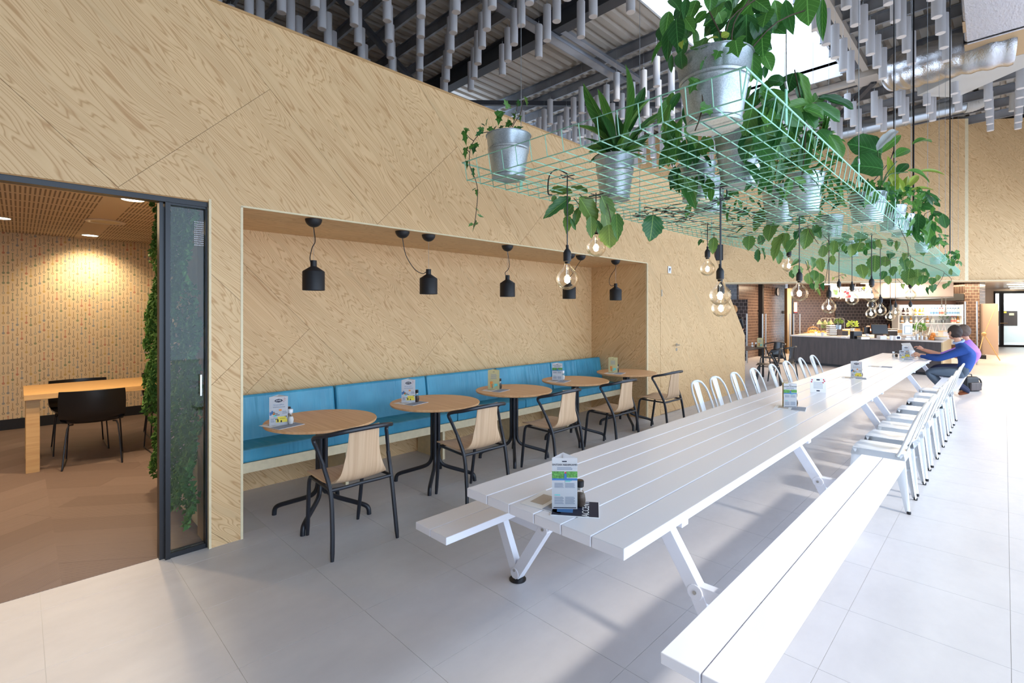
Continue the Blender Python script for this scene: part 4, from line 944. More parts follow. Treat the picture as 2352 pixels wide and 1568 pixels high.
def pot(parent, rb, rt, h):
    m_ = MB(); m_.lathe([(rb, 0), (rb+.001, .012), (rb-.003, .018), (rb+(rt-rb)*.55, h*.60), (rb+(rt-rb)*.60+.003, h*.62), (rb+(rt-rb)*.63, h*.65), (rb+(rt-rb)*.66+.003, h*.68), (rb+(rt-rb)*.70, h*.71), (rt-.002, h*.985), (rt+.004, h*.99), (rt+.004, h), (rt-.006, h), (rt-.008, h*.93)], n=36, capt=False); m_.obj('pot', M['galv'], parent, True)
    m_ = MB(); m_.lathe([(rt*.93, h*.92), (.001, h*.93)], n=24, capb=False); m_.obj('soil', M['soil'], parent)
def plant(px, py, rb, rt, h, label, yfix=None, xoff=0):
    p = atz(px, py, BZ+.008); t_ = thing('potted_plant', label, 'plant', (p.x, yfix if yfix else p.y, BZ+.008), 0, 'potted plants in the green baskets'); pot(t_, rb, rt, h); return t_
def mass(t_, x0, x1, y0, y1, D, n, Lp, w, kind, mks, dirs=(0, 1), spread=.25, jit=.6):
    """leaves inside a picture region at real depth D (metres), Lp = leaf length in metres"""
    for k in range(n):
        d = D*(1+rl.uniform(-spread*.25, spread*.25)); a = at(rl.uniform(x0, x1), rl.uniform(y0, y1), d); L = Lp*rl.uniform(.65, 1.15)
        v = Vector((rl.uniform(-1,1)*jit+dirs[0]*.7, rl.uniform(-1,1)*jit-dirs[0]*.7, -dirs[1]+rl.uniform(-.5,.5)*jit)).normalized()*L
        leaf(t_, a, a+v, L*w, kind, rl.choice(mks), rl.uniform(-1.0, 1.0))
def radial(t_, c, n, Lr, w, kind, mks, up=.9, bend=1, r0=.03, hb=.0):
    for k in range(n):
        a = rl.uniform(0, 2*PI); L = rl.uniform(*Lr); u = rl.uniform(.25, up); dr = Vector((math.cos(a)*(1-u*.5), math.sin(a)*(1-u*.5), u)).normalized()
        b = Vector(c)+Vector((math.cos(a), math.sin(a), 0))*r0; b.z += hb*rl.random(); leaf(t_, b, b+dr*L, L*w, kind, rl.choice(mks), rl.uniform(-.5, .5), nrm=(-dr.x*.6, -dr.y*.6, 1))
def zz(lst, ox, oy, sc): return [((a[0]/sc+ox, a[1]/sc+oy), (b[0]/sc+ox, b[1]/sc+oy), w/sc) for a, b, w in lst]
def leaves_px(t_, lst, D, kind, mks, dd=.0, roll=.5):
    for (a, b, w) in lst:
        d = D*(1+rl.uniform(-.03, .03)); p = at(a[0], a[1], d); q = at(b[0], b[1], d*(1+rl.uniform(-.03,.03)+dd)); leaf(t_, p, q, w*D/FPX*1.0, kind, rl.choice(mks), rl.uniform(-roll, roll))
# 1 ivy in the leftmost pot
t_ = plant(1168, 411, .092, .122, .235, 'zinc pot of trailing ivy at the near corner of the nearest basket'); D1 = 2.68
ivy = zz([((820,130),(770,30),70),((1010,20),(1040,110),60),((940,110),(925,30),60),((900,180),(935,215),50),((850,150),(820,110),45),((870,200),(900,240),50),((740,200),(690,150),120),((700,220),(760,160),110),((720,210),(710,320),90),((820,280),(790,340),100),((850,300),(780,350),90),((590,260),(560,340),50),((560,340),(520,310),60),((540,380),(470,360),60),((520,400),(450,450),60),((600,390),(640,330),60),((640,370),(630,460),70),((690,340),(640,400),70),((960,350),(905,395),80),((760,340),(720,370),60),((340,400),(300,410),110),((330,400),(340,550),80),((350,390),(345,345),80),((420,560),(370,600),80),((440,540),(490,570),90),((430,560),(430,650),80),((345,590),(330,700),70),((350,740),(360,820),36),((420,820),(430,930),40),((460,1040),(410,1060),40),((465,1060),(465,1125),45),((460,1280),(505,1290),40),((490,1350),(550,1355),70),((460,1430),(400,1530),90),((450,1450),(480,1410),55),((420,1440),(375,1460),50),((960,230),(950,290),30),((905,230),(870,260),40),((640,380),(700,400),50),((880,360),(940,380),70)], 1000, 220, 4.9)
leaves_px(t_, ivy, D1, 'ivy', ['leaf', 'leaf_dark', 'leaf'])
for pl in ([(830,390),(700,400),(520,420),(430,510),(390,620),(385,780),(450,940),(475,1060),(470,1200),(450,1380),(435,1460)], [(850,380),(900,290),(960,200),(975,100),(1000,40)], [(820,380),(880,300),(905,180),(930,90)], [(435,510),(380,470),(340,420)], [(390,640),(350,600)]):
    stem(t_, [at(a/4.9+1000, b/4.9+220, D1) for a, b in pl], .0022)
# 2 broad-bladed plant
t_ = plant(1412, 459, .098, .128, .275, 'zinc pot of long upright blade leaves, second pot from the near corner'); D2 = 3.2
bl = [((1412,330),(1372,262),16),((1418,330),(1322,190),30),((1415,325),(1372,186),20),((1428,320),(1463,130),20),((1430,330),(1495,162),26),((1432,320),(1480,210),22),((1405,335),(1332,262),20),((1400,340),(1360,250),22),((1410,330),(1385,250),22),((1440,340),(1530,228),16),((1400,350),(1352,370),14),((1445,345),(1500,300),16),((1395,345),(1345,330),16),((1440,350),(1480,340),16),((1420,345),(1400,290),24),((1430,345),(1440,280),22),((1424,340),(1424,250),20),((1415,350),(1375,310),22),((1440,345),(1465,300),20),((1520,230),(1560,222),10),((1405,350),(1360,340),18),((1435,345),(1500,250),18)]
leaves_px(t_, bl, D2, 'blade', ['leaf', 'leaf_dark'], roll=.9)
radial(t_, (t_.location.x, t_.location.y, BZ+.27), 14, (.12, .26), .18, 'blade', ['leaf_dark', 'leaf'], .8)
# 3 umbrella plant and ivy in the big pot
t_ = plant(1640, 291, .104, .142, .262, 'large zinc pot of big oval leaves and ivy at the near corner facing the window'); D3 = 1.93
um = zz([((150,120),(150,290),110),((110,170),(80,380),75),((190,200),(180,380),85),((180,330),(180,460),85),((200,110),(260,190),70),((280,0),(230,120),85),((215,-10),(200,100),50),((370,-50),(370,62),90),((345,70),(260,150),60),((420,80),(450,150),85),((370,170),(330,230),60),((480,120),(330,215),100),((560,90),(480,230),105),((600,90),(600,312),150),((650,90),(740,285),135),((700,90),(800,205),120),((780,0),(825,210),100),((850,0),(885,205),80),((700,-20),(680,100),105),((990,-70),(990,135),150),((1090,-10),(1080,240),62),((640,330),(640,500),100),((620,380),(690,512),80),((700,330),(770,435),90),((720,420),(720,495),40),((560,180),(520,280),80),((700,200),(700,340),110),((420,200),(430,280),80),((530,-30),(540,50),80),((620,-20),(760,60),90),((740,60),(700,150),110),((470,10),(500,60),40),((120,350),(110,470),36)], 1500, 0, 2.8)
leaves_px(t_, um, D3, 'ovate', ['leaf_dark', 'leaf_dark', 'leaf'], roll=.35)
mass(t_, 1530, 1790, -30, 90, D3*1.1, 26, .15, .55, 'ovate', ['leaf_dark', 'leaf'], (0, .4))
iv = zz([((300,310),(335,220),130),((410,350),(420,245),140),((330,390),(380,500),110),((270,510),(230,610),80),((265,520),(290,500),70),((310,690),(410,720),90),((530,260),(545,360),130),((190,255),(200,290),45),((200,260),(215,270),40),((420,330),(400,380),70)], 1500, 0, 2.8)
leaves_px(t_, iv, D3*.95, 'ivy', ['leaf'], roll=.3); leaves_px(t_, zz([((420,245),(340,240),50),((440,240),(490,205),60),((185,265),(175,290),36)], 1500, 0, 2.8), D3*.94, 'ovate', ['leaf_lime'])
for pl in ([(430,380),(400,300),(330,380),(300,470),(320,650),(300,760),(270,840)], [(300,380),(290,320)], [(700,-30),(490,130),(470,370)], [(1060,40),(800,140),(600,350)], [(360,70),(500,350)], [(620,0),(520,150),(500,360)]):
    stem(t_, [at(a/2.8+1500, b/2.8, D3*.97) for a, b in pl], .0028)
# 4.. rest of the first basket
t_ = plant(1698, 428, .100, .136, .30, 'zinc pot directly behind the large one, under dense dark foliage'); mass(t_, 1720, 1800, 190, 330, 2.55, 34, .15, .55, 'ovate', ['leaf_dark', 'leaf'], (0, .6)); mass(t_, 1690, 1800, 290, 400, 2.9, 26, .15, .35, 'ovate', ['leaf_dark'], (0, .6))
t_ = plant(1590, 452, .09, .12, .24, 'zinc pot hidden by hanging oval leaves between the blade plant and the large pot'); t_.location = tuple(at(1600, 300, 3.25)*1.0)[:2]+(BZ+.008,); mass(t_, 1525, 1590, 195, 330, 2.9, 20, .17, .42, 'ovate', ['leaf_dark', 'leaf'], (0, 1)); mass(t_, 1540, 1640, 310, 440, 3.1, 38, .15, .42, 'ovate', ['leaf', 'leaf_dark'], (0, .8))
t_ = plant(1626, 492, .10, .12, .26, 'small zinc pot in shade under the blade-leaved plants'); mass(t_, 1580, 1690, 400, 470, 3.7, 20, .12, .4, 'ovate', ['leaf', 'leaf_dark'], (0, .6))
t_ = plant(1790, 514, .098, .134, .30, 'zinc pot of fine palm fronds in the middle of the nearest basket')
for k in range(26):
    a = rl.uniform(0, 2*PI); o0 = Vector((t_.location.x, t_.location.y, BZ+.28)); L = rl.uniform(.35, .62); e = rl.uniform(.5, 1.1)
    d = Vector((math.cos(a)*math.cos(e), math.sin(a)*math.cos(e), math.sin(e)))*L; tp = o0+d; mid = o0+d*.55+Vector((0,0,.06)); stem(t_, [o0, mid, tp-Vector((0,0,.06))], .0018, 'stem_g')
    for q in range(5):
        f = .4+.14*q; b = o0.lerp(tp, f)+Vector((0,0,.06*math.sin(f*3)))
        for s in (-1, 1): dv = (d.normalized()*.7+Vector((-d.y, d.x, 0)).normalized()*s*.6+Vector((0,0,-.25))).normalized()*.14; leaf(t_, b, b+dv, .022, 'narrow', rl.choice(['leaf', 'leaf_dark']), 0)
t_ = plant(1870, 520, .098, .134, .28, 'zinc pot of rubber-plant leaves reaching towards the spiral duct'); t_.location = (4.1, 1.05, BZ+.008); D6 = 3.35
rub = [((1822,168),(1806,208),42),((1826,170),(1852,240),26),((1832,166),(1868,262),24),((1880,225),(1968,240),24),((1868,240),(1942,275),26),((1858,240),(1800,250),34),((1868,236),(1890,215),30),((1850,250),(1830,300),28),((1790,185),(1752,200),30),((1800,190),(1766,180),26),((1850,260),(1880,290),30),((1845,250),(1900,262),34),((1800,300),(1830,350),30),((1790,262),(1770,320),30),((1860,300),(1842,390),30),((1905,310),(1940,360),26),((1880,300),(1915,330),30)]
leaves_px(t_, rub, D6, 'paddle', ['leaf', 'leaf_dark'], roll=.6); mass(t_, 1745, 1860, 260, 420, 3.4, 40, .13, .4, 'ovate', ['leaf', 'leaf_dark'], (0, .6)); mass(t_, 1770, 1930, 320, 440, 3.6, 60, .11, .28, 'narrow', ['leaf', 'leaf_dark'], (0, .3), jit=1); stem(t_, [at(1840, 420, 3.4), at(1850, 300, 3.35), at(1825, 160, 3.35)], .004)
for k in range(18): a = rl.uniform(-2.6, -.3); p = at(1885, 350, 3.7); d = Vector((math.cos(a)*.3+.1, -abs(math.cos(a))*.1, -math.sin(a)*.34)); leaf(t_, p, p+d*rl.uniform(.7, 1.2), .018, 'narrow', 'leaf', 0)
t_ = plant(1905, 548, .10, .12, .22, 'zinc pot under the grassy plants at the end of the nearest basket', xoff=0); mass(t_, 1860, 1990, 400, 470, 4.2, 60, .11, .3, 'ovate', ['leaf', 'leaf_dark'], (0, .4)); mass(t_, 1690, 1900, 440, 520, 4.1, 60, .10, .28, 'ovate', ['leaf', 'leaf_dark'], (0, .2))
# bird of paradise and its neighbours
t_ = plant(2003, 512, .105, .132, .24, 'zinc pot of large bird-of-paradise leaves, one with a silvery underside', yfix=.80); D7 = 4.05
leaves_px(t_, [((2025,352),(1958,322),62),((2028,388),(1966,372),64)], D7, 'paddle', ['leaf_dark'], roll=.2); leaves_px(t_, [((2014,345),(2064,287),22)], D7, 'paddle', ['leaf_silver'], roll=.2); leaves_px(t_, [((2022,352),(2072,300),24),((2022,360),(1988,306),18),((2052,362),(2098,330),24),((2095,332),(2148,306),16),((2085,392),(2152,402),22),((2060,400),(2088,366),22)], D7*1.05, 'blade', ['leaf_dark', 'leaf'], roll=.3)
for e_ in ((2022,352),(2026,388),(2060,370),(2085,395),(2016,346)): stem(t_, [at(2026, 425, D7), at(2026+(e_[0]-2026)*.3, 400, D7), at(e_[0], e_[1], D7)], .005, 'stem_g')
mass(t_, 1985, 2060, 412, 455, D7, 36, .08, .7, 'ivy', ['leaf', 'leaf_dark'], (0, .6)); stem(t_, [at(2006, 470, D7), at(2004, 440, D7), at(2010, 420, D7)], .003)
t_ = plant(2078, 528, .085, .108, .22, 'zinc pot of yellow-green blades and trailing ivy at the basket edge', yfix=.72); D8 = 4.35
leaves_px(t_, [((2062,440),(2040,358),18),((2055,440),(2042,400),16),((2050,445),(2058,412),20),((2075,438),(2122,388),16),((2080,440),(2082,398),14),((2105,395),(2180,386),7),((2085,440),(2150,418),8),((2075,440),(2062,405),14)], D8, 'blade', ['leaf_lime']); mass(t_, 2020, 2110, 428, 480, D8, 52, .075, .75, 'ivy', ['leaf', 'leaf', 'leaf_dark'], (0, .6))
leaves_px(t_, [((2062,520),(2052,532),14),((2090,530),(2082,545),12),((2085,490),(2078,505),10)], D8, 'ivy', ['leaf_lime', 'leaf']); stem(t_, [at(2058, 470, D8), at(2066, 520, D8), at(2084, 560, D8), at(2086, 590, D8)], .0025)
t_ = plant(2100, 540, .08, .10, .2, 'zinc pot of drooping oval leaves behind the yellow-green plant', yfix=.70); D9 = 4.7
leaves_px(t_, [((2105,440),(2168,452),10),((2120,445),(2150,470),12),((2110,470),(2145,478),16),((2140,485),(2172,500),16),((2165,490),(2174,528),18),((2160,495),(2158,520),10),((2110,490),(2112,530),24),((2120,500),(2135,550),24),((2140,505),(2130,560),20),((2100,495),(2105,545),20),((2125,470),(2090,480),14)], D9, 'ovate', ['leaf_dark', 'leaf']); mass(t_, 2095, 2150, 430, 540, D9, 46, .09, .45, 'ovate', ['leaf_dark', 'leaf'], (0, .7)); stem(t_, [at(2110, 545, D9), at(2125, 490, D9), at(2160, 488, D9)], .003)
t_ = plant(2163, 578, .06, .075, .13, 'small zinc pot with a fern-like plant farther along the basket edge', yfix=.72); mass(t_, 2132, 2170, 535, 560, 5.7, 34, .08, .5, 'ivy', ['leaf', 'leaf_dark'], (0, .3))
t_ = plant(2192, 604, .06, .07, .10, 'last small potted plant at the far end of the baskets', yfix=.74); mass(t_, 2172, 2203, 572, 602, 7.6, 26, .10, .5, 'ovate', ['leaf_dark', 'leaf'], (0, .6))
t_ = plant(1950, 590, .1, .125, .2, 'zinc pot showing dimly through the middle basket'); mass(t_, 1900, 2010, 535, 575, 5.2, 26, .10, .6, 'ovate', ['leaf', 'leaf_dark'], (0, .4))
# hanging serrated vines
def vine(label, D, lst, stems, kind='serr', mks=('leaf_grape',), sc=None, rscale=1.0):
    p = at(lst[0][0][0], lst[0][0][1], D); t_ = thing('hanging_vine', label, 'plant', (p.x, p.y, p.z), 0, 'serrated vines hanging under the baskets'); leaves_px(t_, lst, D, kind, list(mks), roll=.45)
    for s in stems: stem(t_, [at(a, b, D) for a, b in s], .0025)
    return t_
v1 = zz([((555,260),(325,215),95),((535,300),(280,490),115),((620,300),(800,570),200),((830,290),(940,540),150),((700,250),(540,190),60),((560,370),(480,480),110),((620,400),(570,580),75),((510,480),(505,630),85),((970,460),(990,690),110),((730,480),(740,690),100),((900,560),(910,790),185),((850,400),(920,660),160),((540,500),(590,620),40),((780,520),(860,720),80),((400,290),(360,340),50)], 1180, 380, 4.126)
vine('vine of big serrated leaves hanging by the second globe bulb', 3.0, v1, [[(1330,445),(1345,455),(1385,452),(1400,450)],[(1318,455),(1330,470),(1328,480)],[(1390,455),(1400,490),(1405,520)]])
vine('single large serrated leaf hanging alone under the nearest basket', 3.5, [((1500,494),(1495,553),50)], [[(1500,488),(1500,496)]])
vine('small pair of serrated leaves by the overlapping globe bulbs', 4.2, [((1640,545),(1636,583),22),((1612,550),(1604,562),9),((1618,553),(1612,560),7)], [[(1640,535),(1640,548)]])
A_ = zz([((340,120),(140,350),165),((460,105),(525,385),150),((590,310),(730,230),90),((340,300),(300,480),130),((100,430),(90,580),120),((210,420),(240,540),80),((470,400),(340,680),120),((500,400),(480,560),80),((600,470),(490,610),110),((740,350),(690,570),150),((640,370),(590,470),70),((800,300),(870,470),80),((200,570),(180,730),65),((230,570),(280,680),80),((410,580),(430,740),80)], 1700, 450, 4.704)
vine('leafy vine hanging left of the largest kitchen-side bulb', 4.15, A_, [[(1790,470),(1800,500),(1770,540),(1740,560)],[(1868,480),(1855,520),(1880,560)],[(1730,560),(1745,572)]])
B_ = zz([((590,750),(650,890),120),((560,800),(560,900),60),((760,660),(800,810),80),((860,670),(880,820),90),((900,530),(890,680),90),((960,520),(960,570),60),((1020,480),(1000,640),80),((1000,640),(1000,745),70),((1110,500),(1060,590),60),((740,830),(760,960),110),((800,800),(800,910),80),((860,830),(850,960),100),((800,920),(830,1040),80),((890,940),(895,1010),40),((840,1000),(860,1065),30),((640,690),(560,740),50),((720,700),(740,800),70),((770,940),(790,1010),50)], 1700, 450, 4.704)
vine('vine bunch drooping low in front of the kitchen lamps', 4.5, B_, [[(1890,540),(1905,560),(1900,620),(1895,650)],[(1850,600),(1865,640),(1875,660)]])
C_ = zz([((1100,400),(1100,530),140),((1310,390),(1300,490),130),((1200,520),(1200,660),85),((1300,500),(1250,590),120),((1510,470),(1500,580),85),((1600,460),(1640,550),60),((1700,490),(1690,580),50),((1220,110),(1330,340),60)], 1700, 450, 4.704)
vine('row of serrated leaves under the joint between two baskets', 4.9, C_, [[(1920,540),(1960,545),(2010,548),(2060,555)]])
D_ = zz([((1460,640),(1450,820),140),((1570,650),(1560,770),110),((1620,600),(1620,670),80),((1300,740),(1340,880),110),((1390,740),(1400,880),60),((1560,810),(1530,900),70),((1600,860),(1600,960),70),((1670,760),(1640,860),80),((1760,650),(1790,810),90),((1860,700),(1810,780),90),((1830,780),(1800,960),130),((1920,790),(1920,960),130),((2010,780),(2000,900),90),((2130,850),(2130,930),60),((2280,780),(2270,870),35),((2080,880),(2070,960),70),((2090,960),(2080,1030),70),((2240,940),(2200,1000),60),((2030,990),(2025,1050),28),((1760,950),(1760,990),40),((1700,760),(1740,850),90),((1880,880),(1860,960),100),((1980,860),(1960,950),100),((2270,920),(2250,960),30),((1960,600),(1980,640),50),((1800,620),(1770,680),60)], 1700, 450, 4.704)
vine('wide vine of olive leaves before the cream extractor hood', 6.13, D_, [[(2040,575),(2075,580),(2110,600),(2160,620),(2168,630),(2150,660)],[(2168,626),(2185,640),(2180,650)],[(2060,640),(2070,650),(2078,655)],[(2000,590),(2030,600),(2060,590)]])
vine('wisp of tiny light leaves near the soup sign', 5.6, zz([((1010,880),(1000,905),30),((1090,870),(1120,890),28),((1130,850),(1145,870),22),((1040,885),(1060,870),24),((1100,840),(1080,820),22)], 1700, 450, 4.704), [[(1915,637),(1930,632),(1942,630)]], 'ivy', ('leaf_lime', 'leaf'))
# ------------------------------------------------------------------ ducts under the roof
def tubeobj(name, pts, r, mat, parent=None, n=28): m_ = MB(); m_.tube(pts, r, n); return m_.obj(name, mat, parent, True)
a, b = at(1860, 322, 11.6), at(2215, 240, 10.4); t_ = thing('spiral_duct', 'zinc spiral air duct with a flexible elbow along the far plywood wall', 'duct', tuple(b)); o0 = Vector(t_.location)
d = (b-a).normalized(); rd = .155
tubeobj('duct_tube', [a-o0-d*1.5, b-o0], rd, M['spiral'], t_)
for k in range(4): c = a.lerp(b, .1+k*.27)-o0; tubeobj('duct_band', [c-d*.03, c+d*.03], rd+.008, M['wire'], t_)
P = bez([b-o0, b-o0+d*.15, b-o0+d*.32+Vector((0,0,.08)), b-o0+d*.38+Vector((0,0,.30)), b-o0+d*.38+Vector((0,0,.7))], 9); tubeobj('flexible_elbow', P, [rd*1.12+(.008 if i % 2 else 0) for i in range(len(P))], M['panel_grey'], t_)
t_ = thing('foil_duct', 'crinkled silver foil-wrapped duct bending away under the roof', 'duct', tuple(at(2200, 130, 7.4))); o0 = Vector(t_.location)
P = bez([at(2330, 96, 6.9), at(2260, 112, 7.1), at(2190, 128, 7.4), at(2120, 150, 7.8), at(2085, 160, 8.05), at(2062, 164, 8.25), at(2046, 166, 8.35)], 6)
n_ = len(P); rads = [.30*(1+.04*math.sin(i*1.7)) for i in range(n_)]; rads[-1] = .06; rads[-2] = .17; rads[-3] = .24; rads[-4] = .28; tubeobj('foil_sleeve', [p-o0 for p in P], rads, M['foil'], t_, 24)
a, b = at(2290, 0, 6.6), at(2290, 100, 6.9)
t2 = thing('box_duct', 'large square foil-wrapped duct at the top right corner', 'duct', (0,0,0)); c = at(2296, 82, 6.9); t2.location = tuple(c)
m_ = MB(); m_.beam(Vector((-3.2, .0, 1.02)), Vector((.35, .0, .04)), .70, .62); m_.obj('foil_box', M['foil'], t2, bev=.03)
m_ = MB(); m_.beam(Vector((-.66, .0, .325)), Vector((-.45, .0, .265)), .708, .628); m_.beam(Vector((-.20, .0, .195)), Vector((.32, .0, .049)), .706, .626); m_.obj('tape_band', M['brass'], t2); m_ = MB(); m_.beam(Vector((-.24, .0, .206)), Vector((-.225, .0, .202)), .72, .64); m_.obj('strap', M['black_plastic'], t2)
c0, c1 = at(2106, 218, 8.6), at(2360, 168, 6.9); t3 = thing('duct_platform', 'grey steel box panel beneath the foil duct', 'duct panel', tuple(c0)); dd = c1-c0; dd.z = 0; dn = Vector((-dd.y, dd.x, 0)).normalized()
m_ = MB(); vs = []
za = c0.z-.02
for z in (za, za+.16):
    for q in (Vector((0,0,0)), dd, dd+dn*.75, dn*.75): vs.append(Vector((q.x, q.y, z-c0.z)))
m_.add(vs, [(0,1,2,3),(7,6,5,4),(4,5,1,0),(5,6,2,1),(6,7,3,2),(7,4,0,3)]); m_.obj('panel_box', M['panel_grey'], t3, bev=.01)
t4 = thing('drop_pipe', 'insulated pipe coming down in front of the far plywood wall', 'pipe', tuple(at(2325, 240, 10.2))); o0 = Vector(t4.location); tubeobj('pipe', [at(2325, 255, 10.2)-o0, at(2330, 170, 10.2)-o0, at(2333, 60, 10.2)-o0], .055, M['panel_grey'], t4)
# ------------------------------------------------------------------ kitchen behind the far wall opening
KA = at(1815, 719, 19.5); KA.z = 0; KB = at(2262, 719, 18.3); KB.z = 0
KR = (KB-KA).normalized(); KN = Vector((KR.y, -KR.x, 0)); KN = KN if KN.dot(-KA) > 0 else -KN
def KP(px, py, n=0.0):
    u = (px-CX)/FPX; d = Vector(((1+u)/S2, (1-u)/S2, 0)); D = (KA.dot(KN)+n)/d.dot(KN); return at(px, py, D)
KRM = Matrix((KR, -KN, Z3)).transposed()     # local x along the wall, y into it, z up
kang = math.atan2(KR.y, KR.x)
def wquad(name, a, b, z0, z1, mat, label=None, th=.1, nn=None):
    a, b = Vector(a), Vector(b); a.z = b.z = 0; d = b-a; L = d.length; d.normalize(); m_ = MB(); n_ = nn or Vector((d.y, -d.x, 0))
    if n_.dot(-a) < 0: n_ = -n_
    fl_ = d.cross(Z3).dot(n_) < 0
    quad_uv(m_, (a.x, a.y, z0), d, Z3, L, z1-z0, fl_); c = (a+b)/2 - n_*(th/2+.002); m_.box((c.x, c.y, (z0+z1)/2), (L, th, z1-z0), Matrix((d, Z3.cross(d), Z3)).transposed())
    o = m_.obj(name, mat); tag(o, label, kind='structure'); return o
KZ = 2.70
wquad('wall_kitchen_back', KP(1812, 719), KP(2220, 719), 0, KZ, M['ktile'], 'brown tiled back wall of the kitchen')
wquad('wall_kitchen_niche', KP(1919, 719, .06), KP(2054, 719, .06), 0, 2.02, M['kdark'], 'dark tiled lower part of the kitchen back wall', .05)
wquad('wall_kitchen_side', (17.2, 6.36, 0), (22.2, 6.36, 0), 0, KZ, M['ktile'], 'brown tiled side wall with a round clock')
wquad('wall_hatch', (17.15, 6.40, 0), (17.15, 9.0, 0), 0, KZ, M['kdark'], 'dark tiled wall beside the plywood wall end', nn=Vector((-1, 0, 0)))
a = at(1717, 719, 16.2); wquad('wall_hatch_low', a, a+Vector((-.35, 1.2, 0)), 0, 2.02, M['kdark'], 'low dark tiled wall behind the slanted end', nn=Vector((-1, -.3, 0)).normalized())
kc = MB(); p1, p2, p3, p4 = KP(2330, 719, 3.2), KP(2330, 719, -9), Vector((22, 14, 0)), Vector((11.5, 9, 0))
def lint(s, n): q = LA+LR*s-LN*n; return q
vs = [lint(-3.2, .62), lint(9.5, .62), Vector((46, -2.8, 0)), Vector((46, 14, 0)), Vector((12, 14, 0))]
kc.add([(q.x, q.y, KZ) for q in vs] + [(q.x, q.y, KZ+.1) for q in vs], [(4,3,2,1,0),(5,6,7,8,9),(5,6,1,0),(6,7,2,1),(7,8,3,2),(8,9,4,3),(9,5,0,4)])
tag(kc.obj('ceiling_kitchen', M['hood']), 'low ceiling over the kitchen and corridor', kind='structure')
q_ = MB(); q_.bb(17.9, 46, -3.0, -2.8, 0, KZ); q_.bb(46, 46.2, -3, 14, 0, KZ); q_.bb(12, 46, 13.9, 14.1, 0, KZ); tag(q_.obj('wall_corridor_right', M['hood']), kind='structure')  # unseen closing walls, added to keep sky light out of the corridor
def kbox(name, mat, x0, x1, y0, y1, n, dep, parent=None, bev=0, **kw):
    """box whose front face covers the region x0..x1, y0..y1 on the plane n metres in front of the back wall"""
    a, b = KP(x0, y1, n), KP(x1, y0, n); m_ = MB(); c = (a+b)/2 - KN*(dep/2); w = (Vector((b.x-a.x, b.y-a.y, 0))).length; o0 = Vector(parent.location) if parent else Vector((0,0,0))
    if parent and parent.rotation_euler.z: pass
    m_.box(c-o0, (w, dep, abs(b.z-a.z)), KRM); return m_.obj(name, mat, parent, bev=bev)
def kthing(name, label, cat, px, py, n, group=None): return thing(name, label, cat, tuple(KP(px, py, n)), 0, group)
# steel jamb, posts
jb = MB(); c = KP(1810, 719, .3); zt = KP(1810, 662, .3).z; jb.box((c.x, c.y, zt/2), (.16, .3, zt), KRM); o = jb.obj('steel_jamb', M['brass']); tag(o, 'tall bronze steel door jamb between the tiled walls', 'door jamb')
jb = MB(); c = KP(1817, 719, .32); jb.box((c.x, c.y, 1.2), (.05, .3, 2.4), KRM); tag(jb.obj('dark_jamb', M['black_plastic']), 'dark gap edge beside the bronze jamb', 'door jamb')
c = at(1749, 719, 18.0); jb = MB(); jb.bb(c.x-.1, c.x+.05, 6.22, 6.36, 0, KZ); tag(jb.obj('tiled_pier', M['black_matte']), 'dark vertical strip on the clock wall', 'pier')
for k, (px, D, z) in enumerate([(1716, 15.5, 1.55), (1752, 15.8, 1.55), (1759, 16.2, 1.55), (1815, 16.0, 1.55), (1823, 16.3, 1.55), (1837, 16.8, 1.55), (2217, 15.2, 1.93), (2244, 15.0, 1.93)]):
    c = at(px, 719, D); m_ = MB(); m_.tube([(c.x, c.y, 0), (c.x, c.y, z)], .022, 8); tag(m_.obj('screen_post', M['steel']), ['chrome post of the glass screen at the hatch', 'chrome post left of the clock', 'thin chrome post beside the dark strip', 'chrome post at the counter corner', 'second chrome post at the counter corner', 'chrome post under the orange wall light', 'chrome post left of the narrow brick pillar', 'chrome post right of the narrow brick pillar'][k], 'post', 'chrome posts around the kitchen')
t_ = thing('wall_clock', 'round white clock on the tiled side wall', 'clock', tuple(atY(1784, 670, 6.33)))
m_ = MB(); m_.lathe([(.15, 0), (.15, .05), (.001, .05)], (0,0,0), 28, RX(PI/2)); m_.obj('clock_face', M['paper'], t_, True)
m_ = MB(); m_.lathe([(.152, .01), (.165, .01), (.165, .055), (.152, .055)], (0,0,0), 28, RX(PI/2), False, False); m_.obj('rim', M['black_plastic'], t_, True)
m_ = MB(); m_.bb(-.006, .006, -.056, -.052, -.02, .10); m_.bb(-.002, .07, -.056, -.052, -.006, .006); m_.obj('hands', M['black_plastic'], t_)
c = atY(1802, 717, 6.33); m_ = MB(); m_.bb(-.09, .09, -.03, .0, -.06, .06); o = m_.obj('wall_switch', M['paper'], loc=tuple(c)); tag(o, 'small white control box on the tiled side wall', 'switch')
t_ = kthing('wall_light', 'tall orange-white wall light on the tiled wall left of the counter', 'light', 1828, 705, .08); kbox('diffuser', emit('wall_light_glow', (1, .62, .40, 1), 2.2), 1825, 1831, 694, 716, .09, .06, t_); kbox('lamp_base', M['red'], 1824.5, 1831.5, 716, 718, .10, .07, t_)
